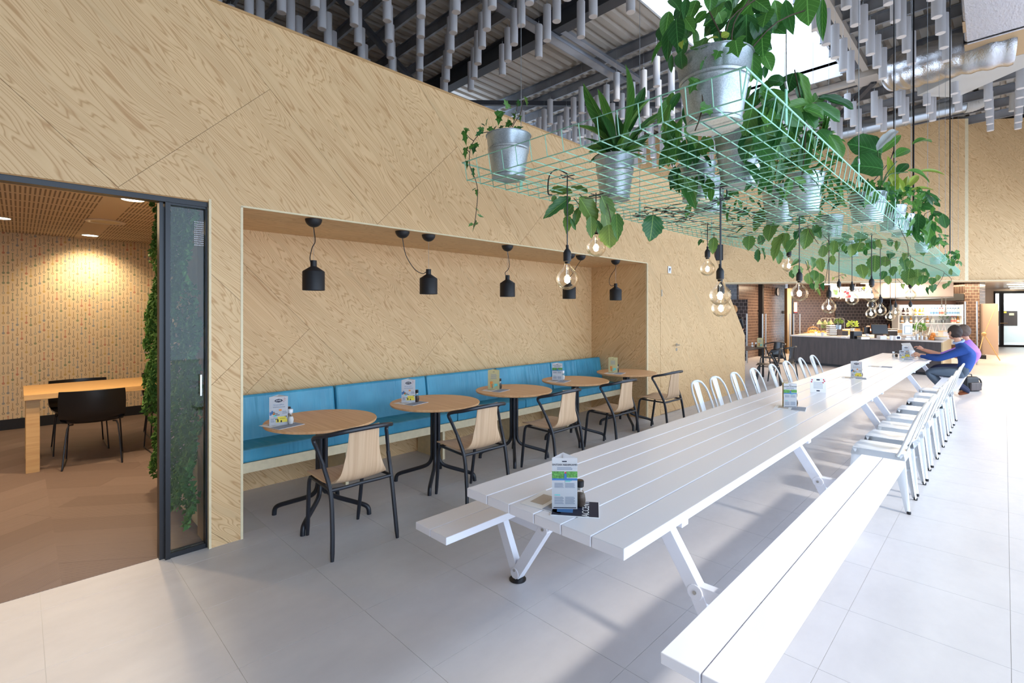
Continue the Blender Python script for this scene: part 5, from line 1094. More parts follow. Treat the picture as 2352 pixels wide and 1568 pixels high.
# counter
P_ = [Vector((17.26, 4.80, 0)), Vector((16.16, 1.09, 0)), Vector((19.0, 1.09, 0)), Vector((19.7, 4.80, 0))]
t_ = thing('service_counter', 'large dark-fronted service counter with a pale stone top', 'counter', (17.2, 3, 0)); o0 = Vector(t_.location)
def polyprism(P, z0, z1, sh=0.0):
    cc = sum(P, Vector())/4; Q = [p + (cc-p).normalized()*sh for p in P]; m_ = MB(); n = 4
    vs = [(q.x-o0.x, q.y-o0.y, z) for z in (z0, z1) for q in Q]; m_.add(vs, [(0,1,2,3),(7,6,5,4),(4,5,1,0),(5,6,2,1),(6,7,3,2),(7,4,0,3)]); return m_
m_ = polyprism(P_, 0.07, .845, .04); m_.obj('counter_body', M['counter'], t_); m_ = polyprism(P_, 0, .07, .14); m_.obj('plinth', M['black_matte'], t_)
m_ = polyprism(P_, .845, .885); m_.obj('stone_top', M['marble'], t_)
e = P_[1]; m_ = MB(); m_.bb(e.x+.03-o0.x, 19.0-o0.x, e.y-.0-o0.y, e.y+.03-o0.y, .0, .845); m_.obj('side_panel', M['counter_side'], t_)
CTZ = .885
# hood and black header
t_ = kthing('extractor_hood', 'large cream extractor hood above the counter', 'hood', 2120, 660, 3.4); kbox('hood_body', M['hood'], 2048, 2190, 600, 682, 3.4, 1.6, t_); kbox('lower_rim', M['steel'], 2046, 2191, 681, 684, 3.45, 1.7, t_)
for px in (2163, 2172):
    m_ = MB(); a = KP(px, 684, 3.0)-Vector(t_.location); b = KP(px, 704 if px == 2163 else 716, 3.0)-Vector(t_.location); m_.tube([a, b], .012, 6); m_.ball(b, .03, 8, 6); m_.obj('hanging_rod', M['steel'], t_, True)
o = kbox('black_header', M['black_matte'], 2055, 2214, 674, 690, 1.0, .8); tag(o, 'black header box between the extractor hood and the drinks fridge', 'panel')
o = kbox('fridge_surround', M['counter_side'], 2052, 2209, 690, 800, .55, .1); tag(o, 'brown panel surrounding the drinks fridge', 'panel'); o.data.materials[0] = plain('fridge_brown', srgb(120,86,70), .5)
# fridge
t_ = kthing('drinks_fridge', 'open lit fridge with two shelves of bottles', 'fridge', 2138, 745, .6)
kbox('cabinet', M['white_metal'], 2063, 2212, 699, 790, .58, .05, t_); kbox('light_strip', M['fridge_on'], 2068, 2208, 702, 706.5, .72, .03, t_)
for y_ in (723.5, 742, 762): kbox('shelf', M['white_metal'], 2066, 2210, y_, y_+1.5, .95, .36, t_)
for a_, b_ in ((2063, 2066), (2210, 2213)): kbox('side_frame', M['white_metal'], a_, b_, 699, 790, .97, .4, t_)
area('fridge_glow', tuple(KP(2138, 703, .95)), 2.0, 7, (1, .95, .88), (0, 0, -1), .2)
fang = kang
def bottle_proto(col, cap, lab, tall=1.0):
    m_ = MB(); m_.lathe([(.036, 0), (.038, .01), (.038, .11*tall), (.030, .14*tall), (.014, .165*tall), (.014, .19*tall)], n=10); m1 = m_.mesh('bottle', col, True)
    m_ = MB(); m_.lathe([(.016, .188*tall), (.016, .212*tall)], n=8); m2 = m_.mesh('cap', cap); m_ = MB(); m_.lathe([(.039, .035), (.039, .09*tall)], n=10, capb=False, capt=False); m3 = m_.mesh('label_band', lab); return (m1, m2, m3)
liq = lambda n, c: plain(n, c, .15)
bt = {'dark': bottle_proto(liq('berry_juice', srgb(70,24,30)), M['black_plastic'], M['paper']), 'yellow': bottle_proto(liq('yellow_juice', srgb(236,190,50)), M['white_metal'], M['paper']), 'pale': bottle_proto(liq('pale_juice', srgb(222,206,150)), M['yellow'], M['paper']),
      'water': bottle_proto(liq('water_bottle', srgb(190,206,214)), M['bluep'], liq('blue_label', srgb(120,160,200))), 'clear': bottle_proto(liq('clear_bottle', srgb(205,212,214)), M['white_metal'], M['paper']), 'red': bottle_proto(liq('clear_red', srgb(200,196,190)), M['red'], liq('pink_label', srgb(214,120,110))), 'amber': bottle_proto(liq('amber_bottle', srgb(190,140,80)), M['yellow'], M['paper'])}
row1 = [(2075,'dark'),(2084,'dark'),(2102,'yellow'),(2113,'yellow'),(2121,'pale'),(2130,'clear'),(2140,'water'),(2147,'water'),(2153,'water'),(2159,'red'),(2165,'red'),(2177,'water'),(2183,'water'),(2189,'water'),(2195,'water'),(2201,'water'),(2206,'water')]
row2 = [(2072,'amber'),(2082,'clear'),(2092,'amber'),(2104,'clear'),(2118,'clear'),(2130,'amber'),(2142,'clear'),(2187,'red'),(2193,'red'),(2200,'amber'),(2206,'amber')]
cname = {'dark': 'dark berry juice bottle', 'yellow': 'yellow juice bottle', 'pale': 'pale juice bottle', 'water': 'blue-capped water bottle', 'clear': 'clear drink bottle', 'red': 'red-capped drink bottle', 'amber': 'amber drink bottle'}
for r, (row, yb_) in enumerate(((row1, 723.2), (row2, 741.7))):
    for k, (px, c) in enumerate(row):
        p = KP(px, yb_, .80); root = bpy.data.objects.new('bottle', bt[c][0]); C.objects.link(root); root.location = p; root.scale = (1.2, 1.2, 1.25)
        tag(root, cname[c] + ', ' + ORD[k] + ' from the left on the ' + ('upper' if r == 0 else 'lower') + ' fridge shelf', 'bottle', 'drinks on the fridge shelves')
        for nm, me in (('cap', bt[c][1]), ('label_band', bt[c][2])): q = bpy.data.objects.new(nm, me); C.objects.link(q); q.parent = root
# signs and lamps
def text(parent, s, loc, size, mat, Mx, name='lettering', align='CENTER'):
    cu = bpy.data.curves.new(name, 'FONT'); cu.body = s; cu.size = size; cu.align_x = align; cu.align_y = 'CENTER'; cu.extrude = .0004; cu.materials.append(mat); cu.resolution_u = 2
    o = bpy.data.objects.new(name, cu); C.objects.link(o); dg = bpy.context.evaluated_depsgraph_get(); me = bpy.data.meshes.new_from_object(o.evaluated_get(dg)); bpy.data.objects.remove(o); o = bpy.data.objects.new(name, me); C.objects.link(o); o['kind'] = 'stuff'; o.parent = parent; o.matrix_local = Matrix.Translation(loc) @ Mx.to_4x4(); return o
KT = Matrix((KR, Z3, KN)).transposed()
t_ = kthing('soup_sign', 'hanging white board reading SOEPEN with tomatoes printed on it', 'sign', 1965, 671, 2.6); o0 = Vector(t_.location); kbox('board', M['paper'], 1930, 1999, 658, 685, 2.6, .03, t_)
text(t_, 'SOEPEN', KP(1964, 665.5, 2.62)-o0, .17, M['ink'], KT); text(t_, 'verse soep van de dag', KP(1966, 671, 2.62)-o0, .035, M['grey_ink'], KT)
m_ = MB()
for px, py, r in ((1947,673,.05),(1941,670,.035),(1950,680,.055),(1945,682,.04)): m_.lathe([(r, 0), (r, .012)], KP(px, py, 2.605)-o0, 14, KT)
m_.obj('tomato_print', M['red'], t_); m_ = MB(); m_.lathe([(.05, 0), (.05, .012)], KP(1984, 661.5, 2.605)-o0, 12, KT); m_.obj('leaf_print', M['leaf_lime'], t_)
m_ = MB()
for px in (1931, 1965): m_.tube([KP(px, 658, 2.6)-o0, KP(px, 640, 2.6)-o0], .005, 5)
m_.obj('hanging_wire', M['wire'], t_)
t_ = kthing('side_sign', 'narrow white hanging board left of the soup sign', 'sign', 1917, 666, 3.4); o0 = Vector(t_.location)
a, b = KP(1908.5, 682, 3.4)-o0, KP(1926, 650, 2.4)-o0; m_ = MB(); m_.beam(Vector((a.x, a.y, (a.z+b.z)/2)), Vector((b.x, b.y, (a.z+b.z)/2)), .03, b.z-a.z); m_.obj('board', M['paper'], t_)
m_ = MB(); dd = (b-a); dd.z = 0; nn = Vector((dd.y, -dd.x, 0)).normalized(); c = (a+b)/2; m_.box(c-nn*.02+Vector((-.0,0,-.08)), (dd.length*.5, .02, .16), Matrix((dd.normalized(), nn, Z3)).transposed()); m_.box(c+nn*.02+Vector((-.0,0,-.08)), (dd.length*.5, .02, .16), Matrix((dd.normalized(), nn, Z3)).transposed()); m_.obj('bottle_print', M['greenp'], t_)
for k, (px, py, w) in enumerate([(1968,645.5,53),(2002,650,49),(1828,648,34),(1912,649,30),(1898,652.5,22)]):
    z = 2.62; p = atz(px, py, z) if k != 9 else None; D_ = (p.x+p.y)/S2; hw = w*D_/FPX/2
    t_ = thing('ceiling_lamp', ['long glowing ceiling lamp above the soup sign', 'long glowing ceiling lamp right of the soup sign', 'glowing ceiling lamp behind the largest bulb', 'glowing ceiling lamp left of the narrow hanging board', 'faint ceiling lamp above the hanging vine bunch'][k], 'light', tuple(p), 0, 'long kitchen ceiling lamps')
    m_ = MB(); n = 20; vs = [(math.cos(2*PI*q/n)*hw, math.sin(2*PI*q/n)*.14) for q in range(n)]; R_ = RZ(-PI/4); m_.prism(vs, -.02, .0, R_); m_.obj('diffuser', M['lamp_on'], t_); m_ = MB(); m_.prism([(x*1.04, y*1.1) for x, y in vs], .0, .07, R_); m_.obj('housing', M['white_metal'], t_)
# ------------------------------------------------------------------ things on the counter
def onc(px, py, off=0): p = atz(px, py, CTZ); return p
def cthing(name, label, cat, px, py, group=None, rz=None): p = onc(px, py); t_ = thing(name, label, cat, (p.x, p.y, CTZ), -PI/4 if rz is None else rz, group); t_['D'] = (p.x+p.y)/S2; del t_['D']; return t_, (p.x+p.y)/S2/FPX
def herb(px, py, r, h, label, mk, kind='ovate', n=40, zb=CTZ, potm='galv', pr=.06, ph=.10):
    p = atz(px, py, zb) if zb < 1.5 else at(px, py, 15); t_ = thing('herb_pot', label, 'plant', (p.x, p.y, zb), 0, 'potted herbs on the service counter')
    m_ = MB(); m_.lathe([(pr*.8, 0), (pr, ph), (pr+.006, ph), (pr-.01, ph*.98)], n=16, capt=False); m_.obj('pot', M[potm], t_, True)
    for k in range(int(n*1.6)):
        a = rl.uniform(0, 2*PI); u = rl.uniform(-.1, 1); rr_ = r*rl.uniform(.5, 1)*math.sqrt(max(.05, 1-(u*.7)**2)); b = Vector((p.x+math.cos(a)*rr_*.5, p.y+math.sin(a)*rr_*.5, zb+ph+h*(.2+.55*u))); tp = b+Vector((math.cos(a)*.045, math.sin(a)*.045, .02+.03*u)); leaf(t_, b, tp, .034 if kind != 'narrow' else .012, kind, mk, rl.uniform(-1, 1), nrm=(-.6, -.6, .5))
    m_ = MB(); m_.tube([(0,0,ph*.5), (0,0,ph+h*.6)], .006, 5); m_.obj('stem', M['stem_g'], t_); return t_
def cb(t_, name, mat, c, d, rz=0, bev=0.0): m_ = MB(); m_.box(c, d, RZ(rz) if rz else None); return m_.obj(name, mat, t_, bev=bev)
wood = M['oak_meet']
def crate(t_, w, dpt, h, z=0, x=0, y=0):
    for k in range(3): cb(t_, 'slat', wood, (x, y-dpt/2, z+h*(.17+.33*k)), (w, .012, h*.26)); cb(t_, 'slat', wood, (x, y+dpt/2, z+h*(.17+.33*k)), (w, .012, h*.26)); cb(t_, 'slat', wood, (x-w/2, y, z+h*(.17+.33*k)), (.012, dpt, h*.26)); cb(t_, 'slat', wood, (x+w/2, y, z+h*(.17+.33*k)), (.012, dpt, h*.26))
    cb(t_, 'crate_base', wood, (x, y, z+.006), (w, dpt, .012))
t_, s = cthing('pastry_board', 'wooden board of pastries beside the glass cloche at the counter corner', 'food', 1878, 765); cb(t_, 'board', wood, (0, 0, .015), (.75, .35, .03))
for k in range(9): m_ = MB(); m_.ball((-.3+.075*k, .05*math.sin(k*3), .055), .04, 8, 6, (1.2, .9, .7)); m_.obj('pastry', M['orange'], t_, True)
t_, s = cthing('glass_cloche', 'glass cloche over cakes at the counter corner', 'cloche', 1868, 764); m_ = MB(); m_.lathe([(.19, .02), (.19, .08), (.17, .15), (.11, .21), (.02, .235), (.02, .25)], n=24, capb=False); m_.obj('glass_dome', M['bulb'], t_, True); m_ = MB(); m_.ball((0,0,.265), .022, 10, 8); m_.obj('knob', M['steel'], t_, True); m_ = MB(); m_.lathe([(.21, 0), (.21, .02)], n=24); m_.obj('plate', wood, t_, True)
for k in range(5): m_ = MB(); m_.ball((.08*math.cos(k*1.26), .08*math.sin(k*1.26), .06), .05, 8, 6); m_.obj('cake', M['orange'], t_, True)
herb(1897, 764, .27, .34, 'feathery green herb left of the stacked trays', 'leaf', 'narrow', 90, pr=.07); herb(1958, 761, .27, .26, 'bright lime basil plant in a zinc pot on the counter', 'leaf_lime', 'ovate', 70, zb=1.02)
herb(1926, 756, .16, .14, 'ochre leafy plant in a zinc pot on the tall crate', 'leaf_lime', 'narrow', 60, zb=1.20); herb(2113, 770, .26, .34, 'green leafy herb under the arched lamp', 'leaf', 'ovate', 90); herb(2166, 741, .28, .30, 'feathery plant in a zinc pot before the fridge shelves', 'leaf', 'narrow', 90, zb=1.22)
t_, s = cthing('tray_stack', 'stack of black and white food boxes on the counter', 'boxes', 1910, 770)
for k in range(5): cb(t_, 'black_box', M['black_plastic'], (0, 0, .02+k*.062), (.20, .16, .022)); cb(t_, 'white_box', M['paper'], (0, 0, .048+k*.062), (.22, .17, .034))
t_, s = cthing('card_stand', 'dark display box right of the stacked food boxes', 'box', 1926, 770); cb(t_, 'box_body', M['counter'], (0, 0, .14), (.14, .14, .28)); cb(t_, 'front_box', M['black_plastic'], (.16, 0, .07), (.18, .14, .14))
t_, s = cthing('steel_hoops', 'three thin steel hoops standing on the counter', 'rack', 1934, 763)
for k in range(3): m_ = MB(); x = -.45+.30*k; m_.tube(bez([(x-.3, .1*k, 0), (x-.3, .1*k, .42), (x-.24, .1*k, .50), (x, .1*k, .50), (x+.06, .1*k, .42), (x+.06, .1*k, 0)], 4), .010, 6); m_.obj('hoop', M['steel'], t_, True)
t_, s = cthing('tall_crate', 'tall light wooden crate under the ochre plant', 'crate', 1927, 758); crate(t_, .26, .20, .30)
t_, s = cthing('low_crate', 'low wooden crate under the lime basil', 'crate', 1958, 762); crate(t_, .40, .22, .13)
t_, s = cthing('white_dome', 'small white dome lamp behind the hoops', 'dome', 1941, 756); m_ = MB(); m_.lathe([(.10,.12),(.10,.16),(.07,.22),(.001,.25)], n=16, capb=True); m_.obj('dome', M['paper'], t_, True); cb(t_, 'box_base', wood, (0,0,.06), (.18,.14,.12))
t_, s = cthing('black_pot', 'black cooking pot behind the lime basil', 'pot', 1975, 757); m_ = MB(); m_.lathe([(.16, .05), (.17, .06), (.17, .20), (.16, .21)], n=20); m_.obj('pot_body', M['black_plastic'], t_, True); m_ = MB(); m_.lathe([(.175,.21),(.175,.225),(.001,.235)], n=20); m_.obj('lid', M['steel'], t_, True); cb(t_, 'wooden_base', wood, (0,0,.025), (.4,.3,.05))
t_, s = cthing('leaning_crate', 'slatted wooden crate leaning at the back of the counter', 'crate', 1992, 754)
for k in range(5): cb(t_, 'slat', wood, (0, .1, .12+.075*k), (.42, .02, .055))
cb(t_, 'side_rail', wood, (-.2, .085, .26), (.03, .03, .42)); cb(t_, 'side_rail', wood, (.2, .085, .26), (.03, .03, .42))
t_, s = cthing('bread_crate', 'wooden crate of bread rolls behind the till', 'crate', 2008, 762); crate(t_, .60, .3, .16)
for k in range(5): m_ = MB(); m_.ball((-.22+.11*k, 0, .19), .07, 8, 6, (1, 1, .7)); m_.obj('bread_roll', M['hood'], t_, True)
t_, s = cthing('till_screen', 'black till screen seen from behind on the counter', 'screen', 2020, 776, rz=-PI/4-.1); m_ = MB(); m_.box((0, 0, .24), (.42, .035, .27), RX(-.22)); m_.obj('screen', M['black_plastic'], t_, bev=.01); cb(t_, 'stand', M['black_plastic'], (0, .03, .06), (.16, .12, .12)); cb(t_, 'side_screen', M['black_plastic'], (-.27, .10, .20), (.15, .03, .20))
t_, s = cthing('receipt_printer', 'small white receipt printer in front of the till', 'printer', 2025, 779); cb(t_, 'printer_body', M['paper'], (0,0,.05), (.17,.14,.10), bev=.008); cb(t_, 'paper_slot', M['red'], (0,-.05,.102), (.12,.02,.006))
t_, s = cthing('card_terminal', 'card terminal with a dark screen right of the till', 'terminal', 2060, 780); cb(t_, 'terminal_body', M['paper'], (0,0,.05), (.14,.10,.10), bev=.006); cb(t_, 'screen', M['ink'], (0,-.052,.055), (.08,.004,.06))
t_, s = cthing('clipboard_stand', 'white clipboard stand on stacked trays beside the till', 'stand', 2084, 780)
cb(t_, 'clipboard', M['paper'], (0, 0, .27), (.25, .02, .28)); m_ = MB(); m_.prism([(-.08, 0), (.08, 0), (0, .07)], -.01, .01, RX(PI/2), (0, 0, .41)); m_.obj('clip', M['steel'], t_); cb(t_, 'print_frame', M['grey_ink'], (0, -.013, .26), (.17, .004, .20)); cb(t_, 'print_sheet', M['paper'], (0, -.016, .26), (.15, .004, .18)); cb(t_, 'tray', M['paper'], (0, 0, .03), (.26, .2, .05)); cb(t_, 'tray', M['hood'], (.01, 0, .085), (.24, .2, .045))
for k, px in enumerate((1938, 1951)):
    t_, s = cthing('white_bowl', ['upturned white bowl at the counter edge', 'second upturned white bowl at the counter edge'][k], 'bowl', px, 776, 'upturned white bowls'); m_ = MB(); m_.lathe([(.085, 0), (.08, .03), (.05, .055), (.001, .06)], n=18); m_.obj('bowl', M['paper'], t_, True)
t_, s = cthing('blue_clip', 'small shiny blue object behind the upturned bowls', 'decor', 1961, 772); m_ = MB(); m_.ball((0,0,.03), .035, 10, 8); m_.ball((-.06,0,.03), .03, 10, 8); m_.obj('blue_ball', plain('blue_gloss', srgb(40,50,160), .2), t_, True)
t_, s = cthing('arched_lamp', 'thin white arched lamp curving over the herbs', 'lamp', 2104, 777); m_ = MB(); m_.tube(bez([(0,0,0),(0,0,.25),(.06,0,.42),(.22,0,.55),(.42,0,.58)],5), .012, 6); m_.obj('arch', M['steel'], t_, True); m_ = MB(); m_.lathe([(.06,0),(.05,.03)], (0,0,0), 12); m_.obj('lamp_base', M['steel'], t_)
for k in range(9):
    px = 2096+k*5.2; t_, s = cthing('glass_jar', 'clear glass jar in the counter row right of the clipboard stand, ' + ORD[k] + ' from the left', 'jar', px, 780.5-.5*(k % 2), 'glass jars along the counter front'); h_ = .12+.07*(k % 3); m_ = MB(); m_.lathe([(.034, 0), (.036, h_)], n=12, capt=False); m_.obj('glass', M['bulb'], t_, True); m_ = MB(); m_.lathe([(.031, .005), (.031, h_*.6)], n=12); m_.obj('contents', M['hood'] if k % 2 else M['paper'], t_, True)
t_, s = cthing('orange_bag', 'net of oranges at the right end of the counter', 'fruit', 2144, 781)
for k in range(8): m_ = MB(); m_.ball((.05*(k % 2)-.02, .03*(k % 3), .035+.06*(k//3)), .038, 10, 8); m_.obj('orange_fruit', M['orange'], t_, True)
t_, s = cthing('bread_basket', 'round woven bread basket right of the oranges', 'basket', 2158, 781); m_ = MB(); m_.lathe([(.12, 0), (.15, .03), (.15, .09), (.14, .09)], n=20); m_.obj('basket_body', M['steel_beige'], t_, True); m_ = MB(); m_.lathe([(.152,.085),(.155,.10),(.13,.10)], n=20); m_.obj('rim', wood, t_, True)
t_, s = cthing('trestle_rack', 'white wooden trestle rack with glasses before the fridge', 'rack', 2150, 768)
for k in range(3): m_ = MB(); m_.beam((-.25+.2*k, 0, 0), (-.15+.2*k, 0, .34), .02, .02); m_.beam((-.05+.2*k, 0, 0), (-.15+.2*k, 0, .34), .02, .02); m_.obj('trestle', M['paper'], t_)
cb(t_, 'shelf', M['paper'], (0, 0, .35), (.7, .25, .02))
for k in range(6): m_ = MB(); m_.lathe([(.03, .36), (.035, .46)], (-.25+.1*k, 0, 0), 10); m_.obj('glass', M['clear'], t_, True)
t_, s = cthing('triangle_display', 'wooden triangular price cards behind the cloche', 'display', 1892, 764)
for k in range(3): m_ = MB(); m_.prism([(-.10, 0), (.10, 0), (0, .16)], -.01, .01, RX(PI/2), (-.15+.2*k, 0, .30)); m_.obj('card', M['counter_side'], t_)
m_ = MB(); m_.tube([(-.2,0,0),(-.2,0,.3)], .01, 5); m_.tube([(.25,0,0),(.25,0,.3)], .01, 5); m_.tube([(-.25,0,.3),(.3,0,.3)], .01, 5); m_.obj('frame', M['steel'], t_)
for k, (px, py, kind_, nm) in enumerate([(1889,772,'cup','paper cup beside the herb'),(1945,768,'box','small carton behind the upturned bowls'),(1966,778,'box','low white tray on the counter front'),(1974,777,'cup','cup left of the till'),(1983,779,'box','flat note pad left of the till'),(1992,776,'cup','cup close to the till screen'),(2000,763,'bottle','tall bottle behind the till'),(2012,761,'bottle','second tall bottle behind the till'),(2042,762,'bottle','brown bottle between till and fridge'),(2050,766,'box','wooden box between till and fridge'),(2047,781,'cup','white cup right of the till screen'),(2068,764,'box','carton behind the card terminal'),(2076,766,'bottle','bottle behind the clipboard stand'),(2098,762,'bottle','tall bottle behind the glass jars'),(2122,766,'box','white machine housing behind the jars'),(2132,764,'box','dark machine housing behind the jars'),(2140,766,'cup','stack of cups behind the oranges'),(2048,772,'box','black scanner right of the till'),(2170,778,'box','cream food box at the counter end'),(1874,770,'cup','small dish under the cloche'),(1905,757,'bottle','oil bottle behind the stacked boxes'),(1982,757,'box','wooden tray of rolls behind the till')]):
    t_, s = cthing({'cup': 'paper_cup', 'box': 'counter_box', 'bottle': 'tall_bottle'}[kind_], nm, {'cup': 'cup', 'box': 'box', 'bottle': 'bottle'}[kind_], px, py); mm = [M['paper'], wood, M['black_plastic'], M['hood'], M['steel']][k % 5]
    if kind_ == 'cup': m_ = MB(); m_.lathe([(.03, 0), (.042, .11), (.044, .115), (.04, .115)], n=16, capt=False); m_.obj('cup_body', M['paper'], t_, True)
    elif kind_ == 'box': hh_ = (.07, .16, .20, .10)[k % 4]; m_ = MB(); m_.bb(-.11, .11, -.08, .08, 0, hh_); m_.obj('box_body', mm, t_, bev=.006); m_ = MB(); m_.bb(-.115, .115, -.085, .085, hh_, hh_+.012); m_.obj('lid', M['paper'] if k % 2 else wood, t_)
    else: m_ = MB(); m_.lathe([(.036, 0), (.038, .02), (.038, .17), (.015, .23), (.014, .29)], n=14); m_.obj('bottle_body', [plain('amber_glass_%d' % k, srgb(120,70,36), .15), plain('green_glass_%d' % k, srgb(60,90,50), .15)][k % 2], t_, True); m_ = MB(); m_.lathe([(.0392,.05),(.0392,.13)], n=14, capb=False, capt=False); m_.obj('label_band', M['paper'], t_)
# narrow brick pillar, corridor, banner, glazed door
pa, pb = KP(2216, 719, 1.0), KP(2250, 719, 1.0); wquad('wall_pillar', pa, pb, 0, KZ, M['ktile2'], 'narrow brown brick pillar beside the corridor', .8)
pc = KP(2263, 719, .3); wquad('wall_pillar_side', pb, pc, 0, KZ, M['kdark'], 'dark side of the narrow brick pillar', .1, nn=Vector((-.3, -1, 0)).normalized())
CD = 5.6
wquad('wall_corridor', KP(2262, 719, -CD), KP(2283, 719, -CD), 0, KZ, M['hood'], 'cream wall of the corridor beside the glazed door'); wquad('wall_corridor_side', KP(2262, 719, -.4), KP(2262, 719, -CD), 0, KZ, M['hood'], nn=Vector((-.3, -1, 0)).normalized())
a0, a1 = KP(2282, 719, -CD), KP(2420, 719, -CD); dz = KP(2297, 671, -CD).z
wquad('wall_corridor_head', a0, a1, dz+.04, KZ, M['hood']); wquad('wall_room_beyond', KP(2240, 719, -CD-4), KP(2440, 719, -CD-4), 0, 3, plain('cool_white_wall', srgb(214,222,222), .6), 'white wall of the room beyond the glazed door')
d4 = MB(); up = [KP(x, 719, -CD) for x in (2282, 2297, 2303, 2400)]
def kpost(m_, x, w, z0, z1, n): c = KP(x, 719, n); m_.box((c.x, c.y, (z0+z1)/2), (w, .08, z1-z0), KRM)
kpost(d4, 2283.5, .05, 0, dz, -CD); kpost(d4, 2300, .14, 0, dz, -CD); c = KP(2350, 719, -CD); 
for z0, z1 in ((dz-.05, dz+.05), (0, .09)): a_, b_ = KP(2282, 719, -CD), KP(2410, 719, -CD); d4.box(((a_.x+b_.x)/2, (a_.y+b_.y)/2, (z0+z1)/2), ((b_-a_).length, .09, z1-z0), KRM)
d4o = tag(d4.obj('door_3', M['frame_black']), 'black framed glazed door at the end of the corridor', kind='structure')
gp = MB(); a_, b_ = KP(2304, 719, -CD), KP(2408, 719, -CD); gp.box(((a_.x+b_.x)/2, (a_.y+b_.y)/2, dz/2), ((b_-a_).length, .01, dz-.16), KRM); gp.obj('pane', M['clear'], d4o)
c = KP(2306, 742, -CD+.1); m_ = MB(); m_.box(tuple(c), (.28, .04, .035), KRM); m_.obj('door_handle', M['brass'], d4o)
kc_ = thing('wall_oven', 'dark appliance cabinet on the white wall beyond the glazed door', 'cabinet', tuple(KP(2315, 748, -CD-3.6))); kbox('cabinet_body', M['counter'], 2290, 2337, 714, 748, -CD-3.3, .4, kc_); kbox('label_plate', M['yellow'], 2303, 2312, 715, 719, -CD-3.28, .02, kc_); kbox('label_plate', M['cream'], 2318, 2329, 719, 724, -CD-3.28, .02, kc_); kbox('upper_cabinet', M['paper'], 2310, 2337, 695, 712, -CD-3.3, .4, kc_)
for k, px in enumerate((2315, 2330)): o = kbox('speaker_box', M['steel_beige'], px-3, px+3, 686, 694, -CD-3.4, .2); tag(o, ['small beige box on the wall beyond the glazed door, left one', 'small beige box on the wall beyond the glazed door, right one'][k], 'box', 'small boxes beyond the glazed door')
for k, y_ in enumerate((646.5, 653, 658.5, 663)):
    p = atz(2330+k*2, y_, KZ-.01); m_ = MB(); m_.box((0,0,0), (.55-.05*k*0, .10, .02), RZ(-PI/4)); t_ = m_.obj('corridor_lamp', M['lamp_on'], loc=tuple(p)); tag(t_, ['slim ceiling lamp bar in the corridor, nearest of four', 'slim ceiling lamp bar in the corridor, second of four', 'slim ceiling lamp bar in the corridor, third of four', 'slim ceiling lamp bar in the corridor, farthest of four'][k], 'light', 'slim lamp bars in the corridor ceiling')
bp0, bp1 = at(2250, 816, 17.6), at(2293, 821, 16.9); t_ = thing('banner_stand', 'back of a beige roll-up banner on a wooden tripod stand in the corridor', 'banner', (bp0.x, bp0.y, 0)); o0 = Vector(t_.location)
bz = 1.57+22*17.2/FPX; m_ = MB(); a_, b_ = Vector((bp0.x, bp0.y, (.12+bz)/2))-o0, Vector((bp1.x, bp1.y, (.12+bz)/2))-o0; m_.beam(a_, b_, .012, bz-.12); m_.obj('banner_sheet', plain('banner_back', srgb(206,180,164), .7), t_)
hub = at(2260, 767, 16.7)-o0; m_ = MB(); m_.beam(hub, at(2290, 699, 16.85)-o0, .012, .012); m_.obj('diagonal_pole', wood, t_)
for px, py in ((2244, 823), (2297, 826)): m_ = MB(); q = atz(px, py, 0.02)-o0; q2 = at(px, py, 16.4 if px == 2244 else 16.2)-o0; q2.z = .015; m_.beam(hub, q2, .02, .02); m_.obj('leg', wood, t_)
m_ = MB(); m_.ball(hub, .07, 10, 8); m_.obj('hub', wood, t_, True); q = at(2256, 821, 17.0); m_ = MB(); m_.box((q.x, q.y, .06), (.3, .2, .12)); tag(m_.obj('floor_box', M['black_matte']), 'small black box on the floor beside the banner stand', 'box')
c = at(1655.5, 580, 11.9); s_ = (c-LA).dot(LR); q = LA+LR*s_+LN*.1; m_ = MB(); m_.box((q.x, q.y, CAMZ+(719-580)*(q.x+q.y)/S2/FPX), (.17, .14, .38), Matrix((LR, LN, Z3)).transposed()); tag(m_.obj('wall_speaker', M['black_matte'], bev=.01), 'black rectangular speaker on the far plywood wall behind the bulb cord', 'speaker')
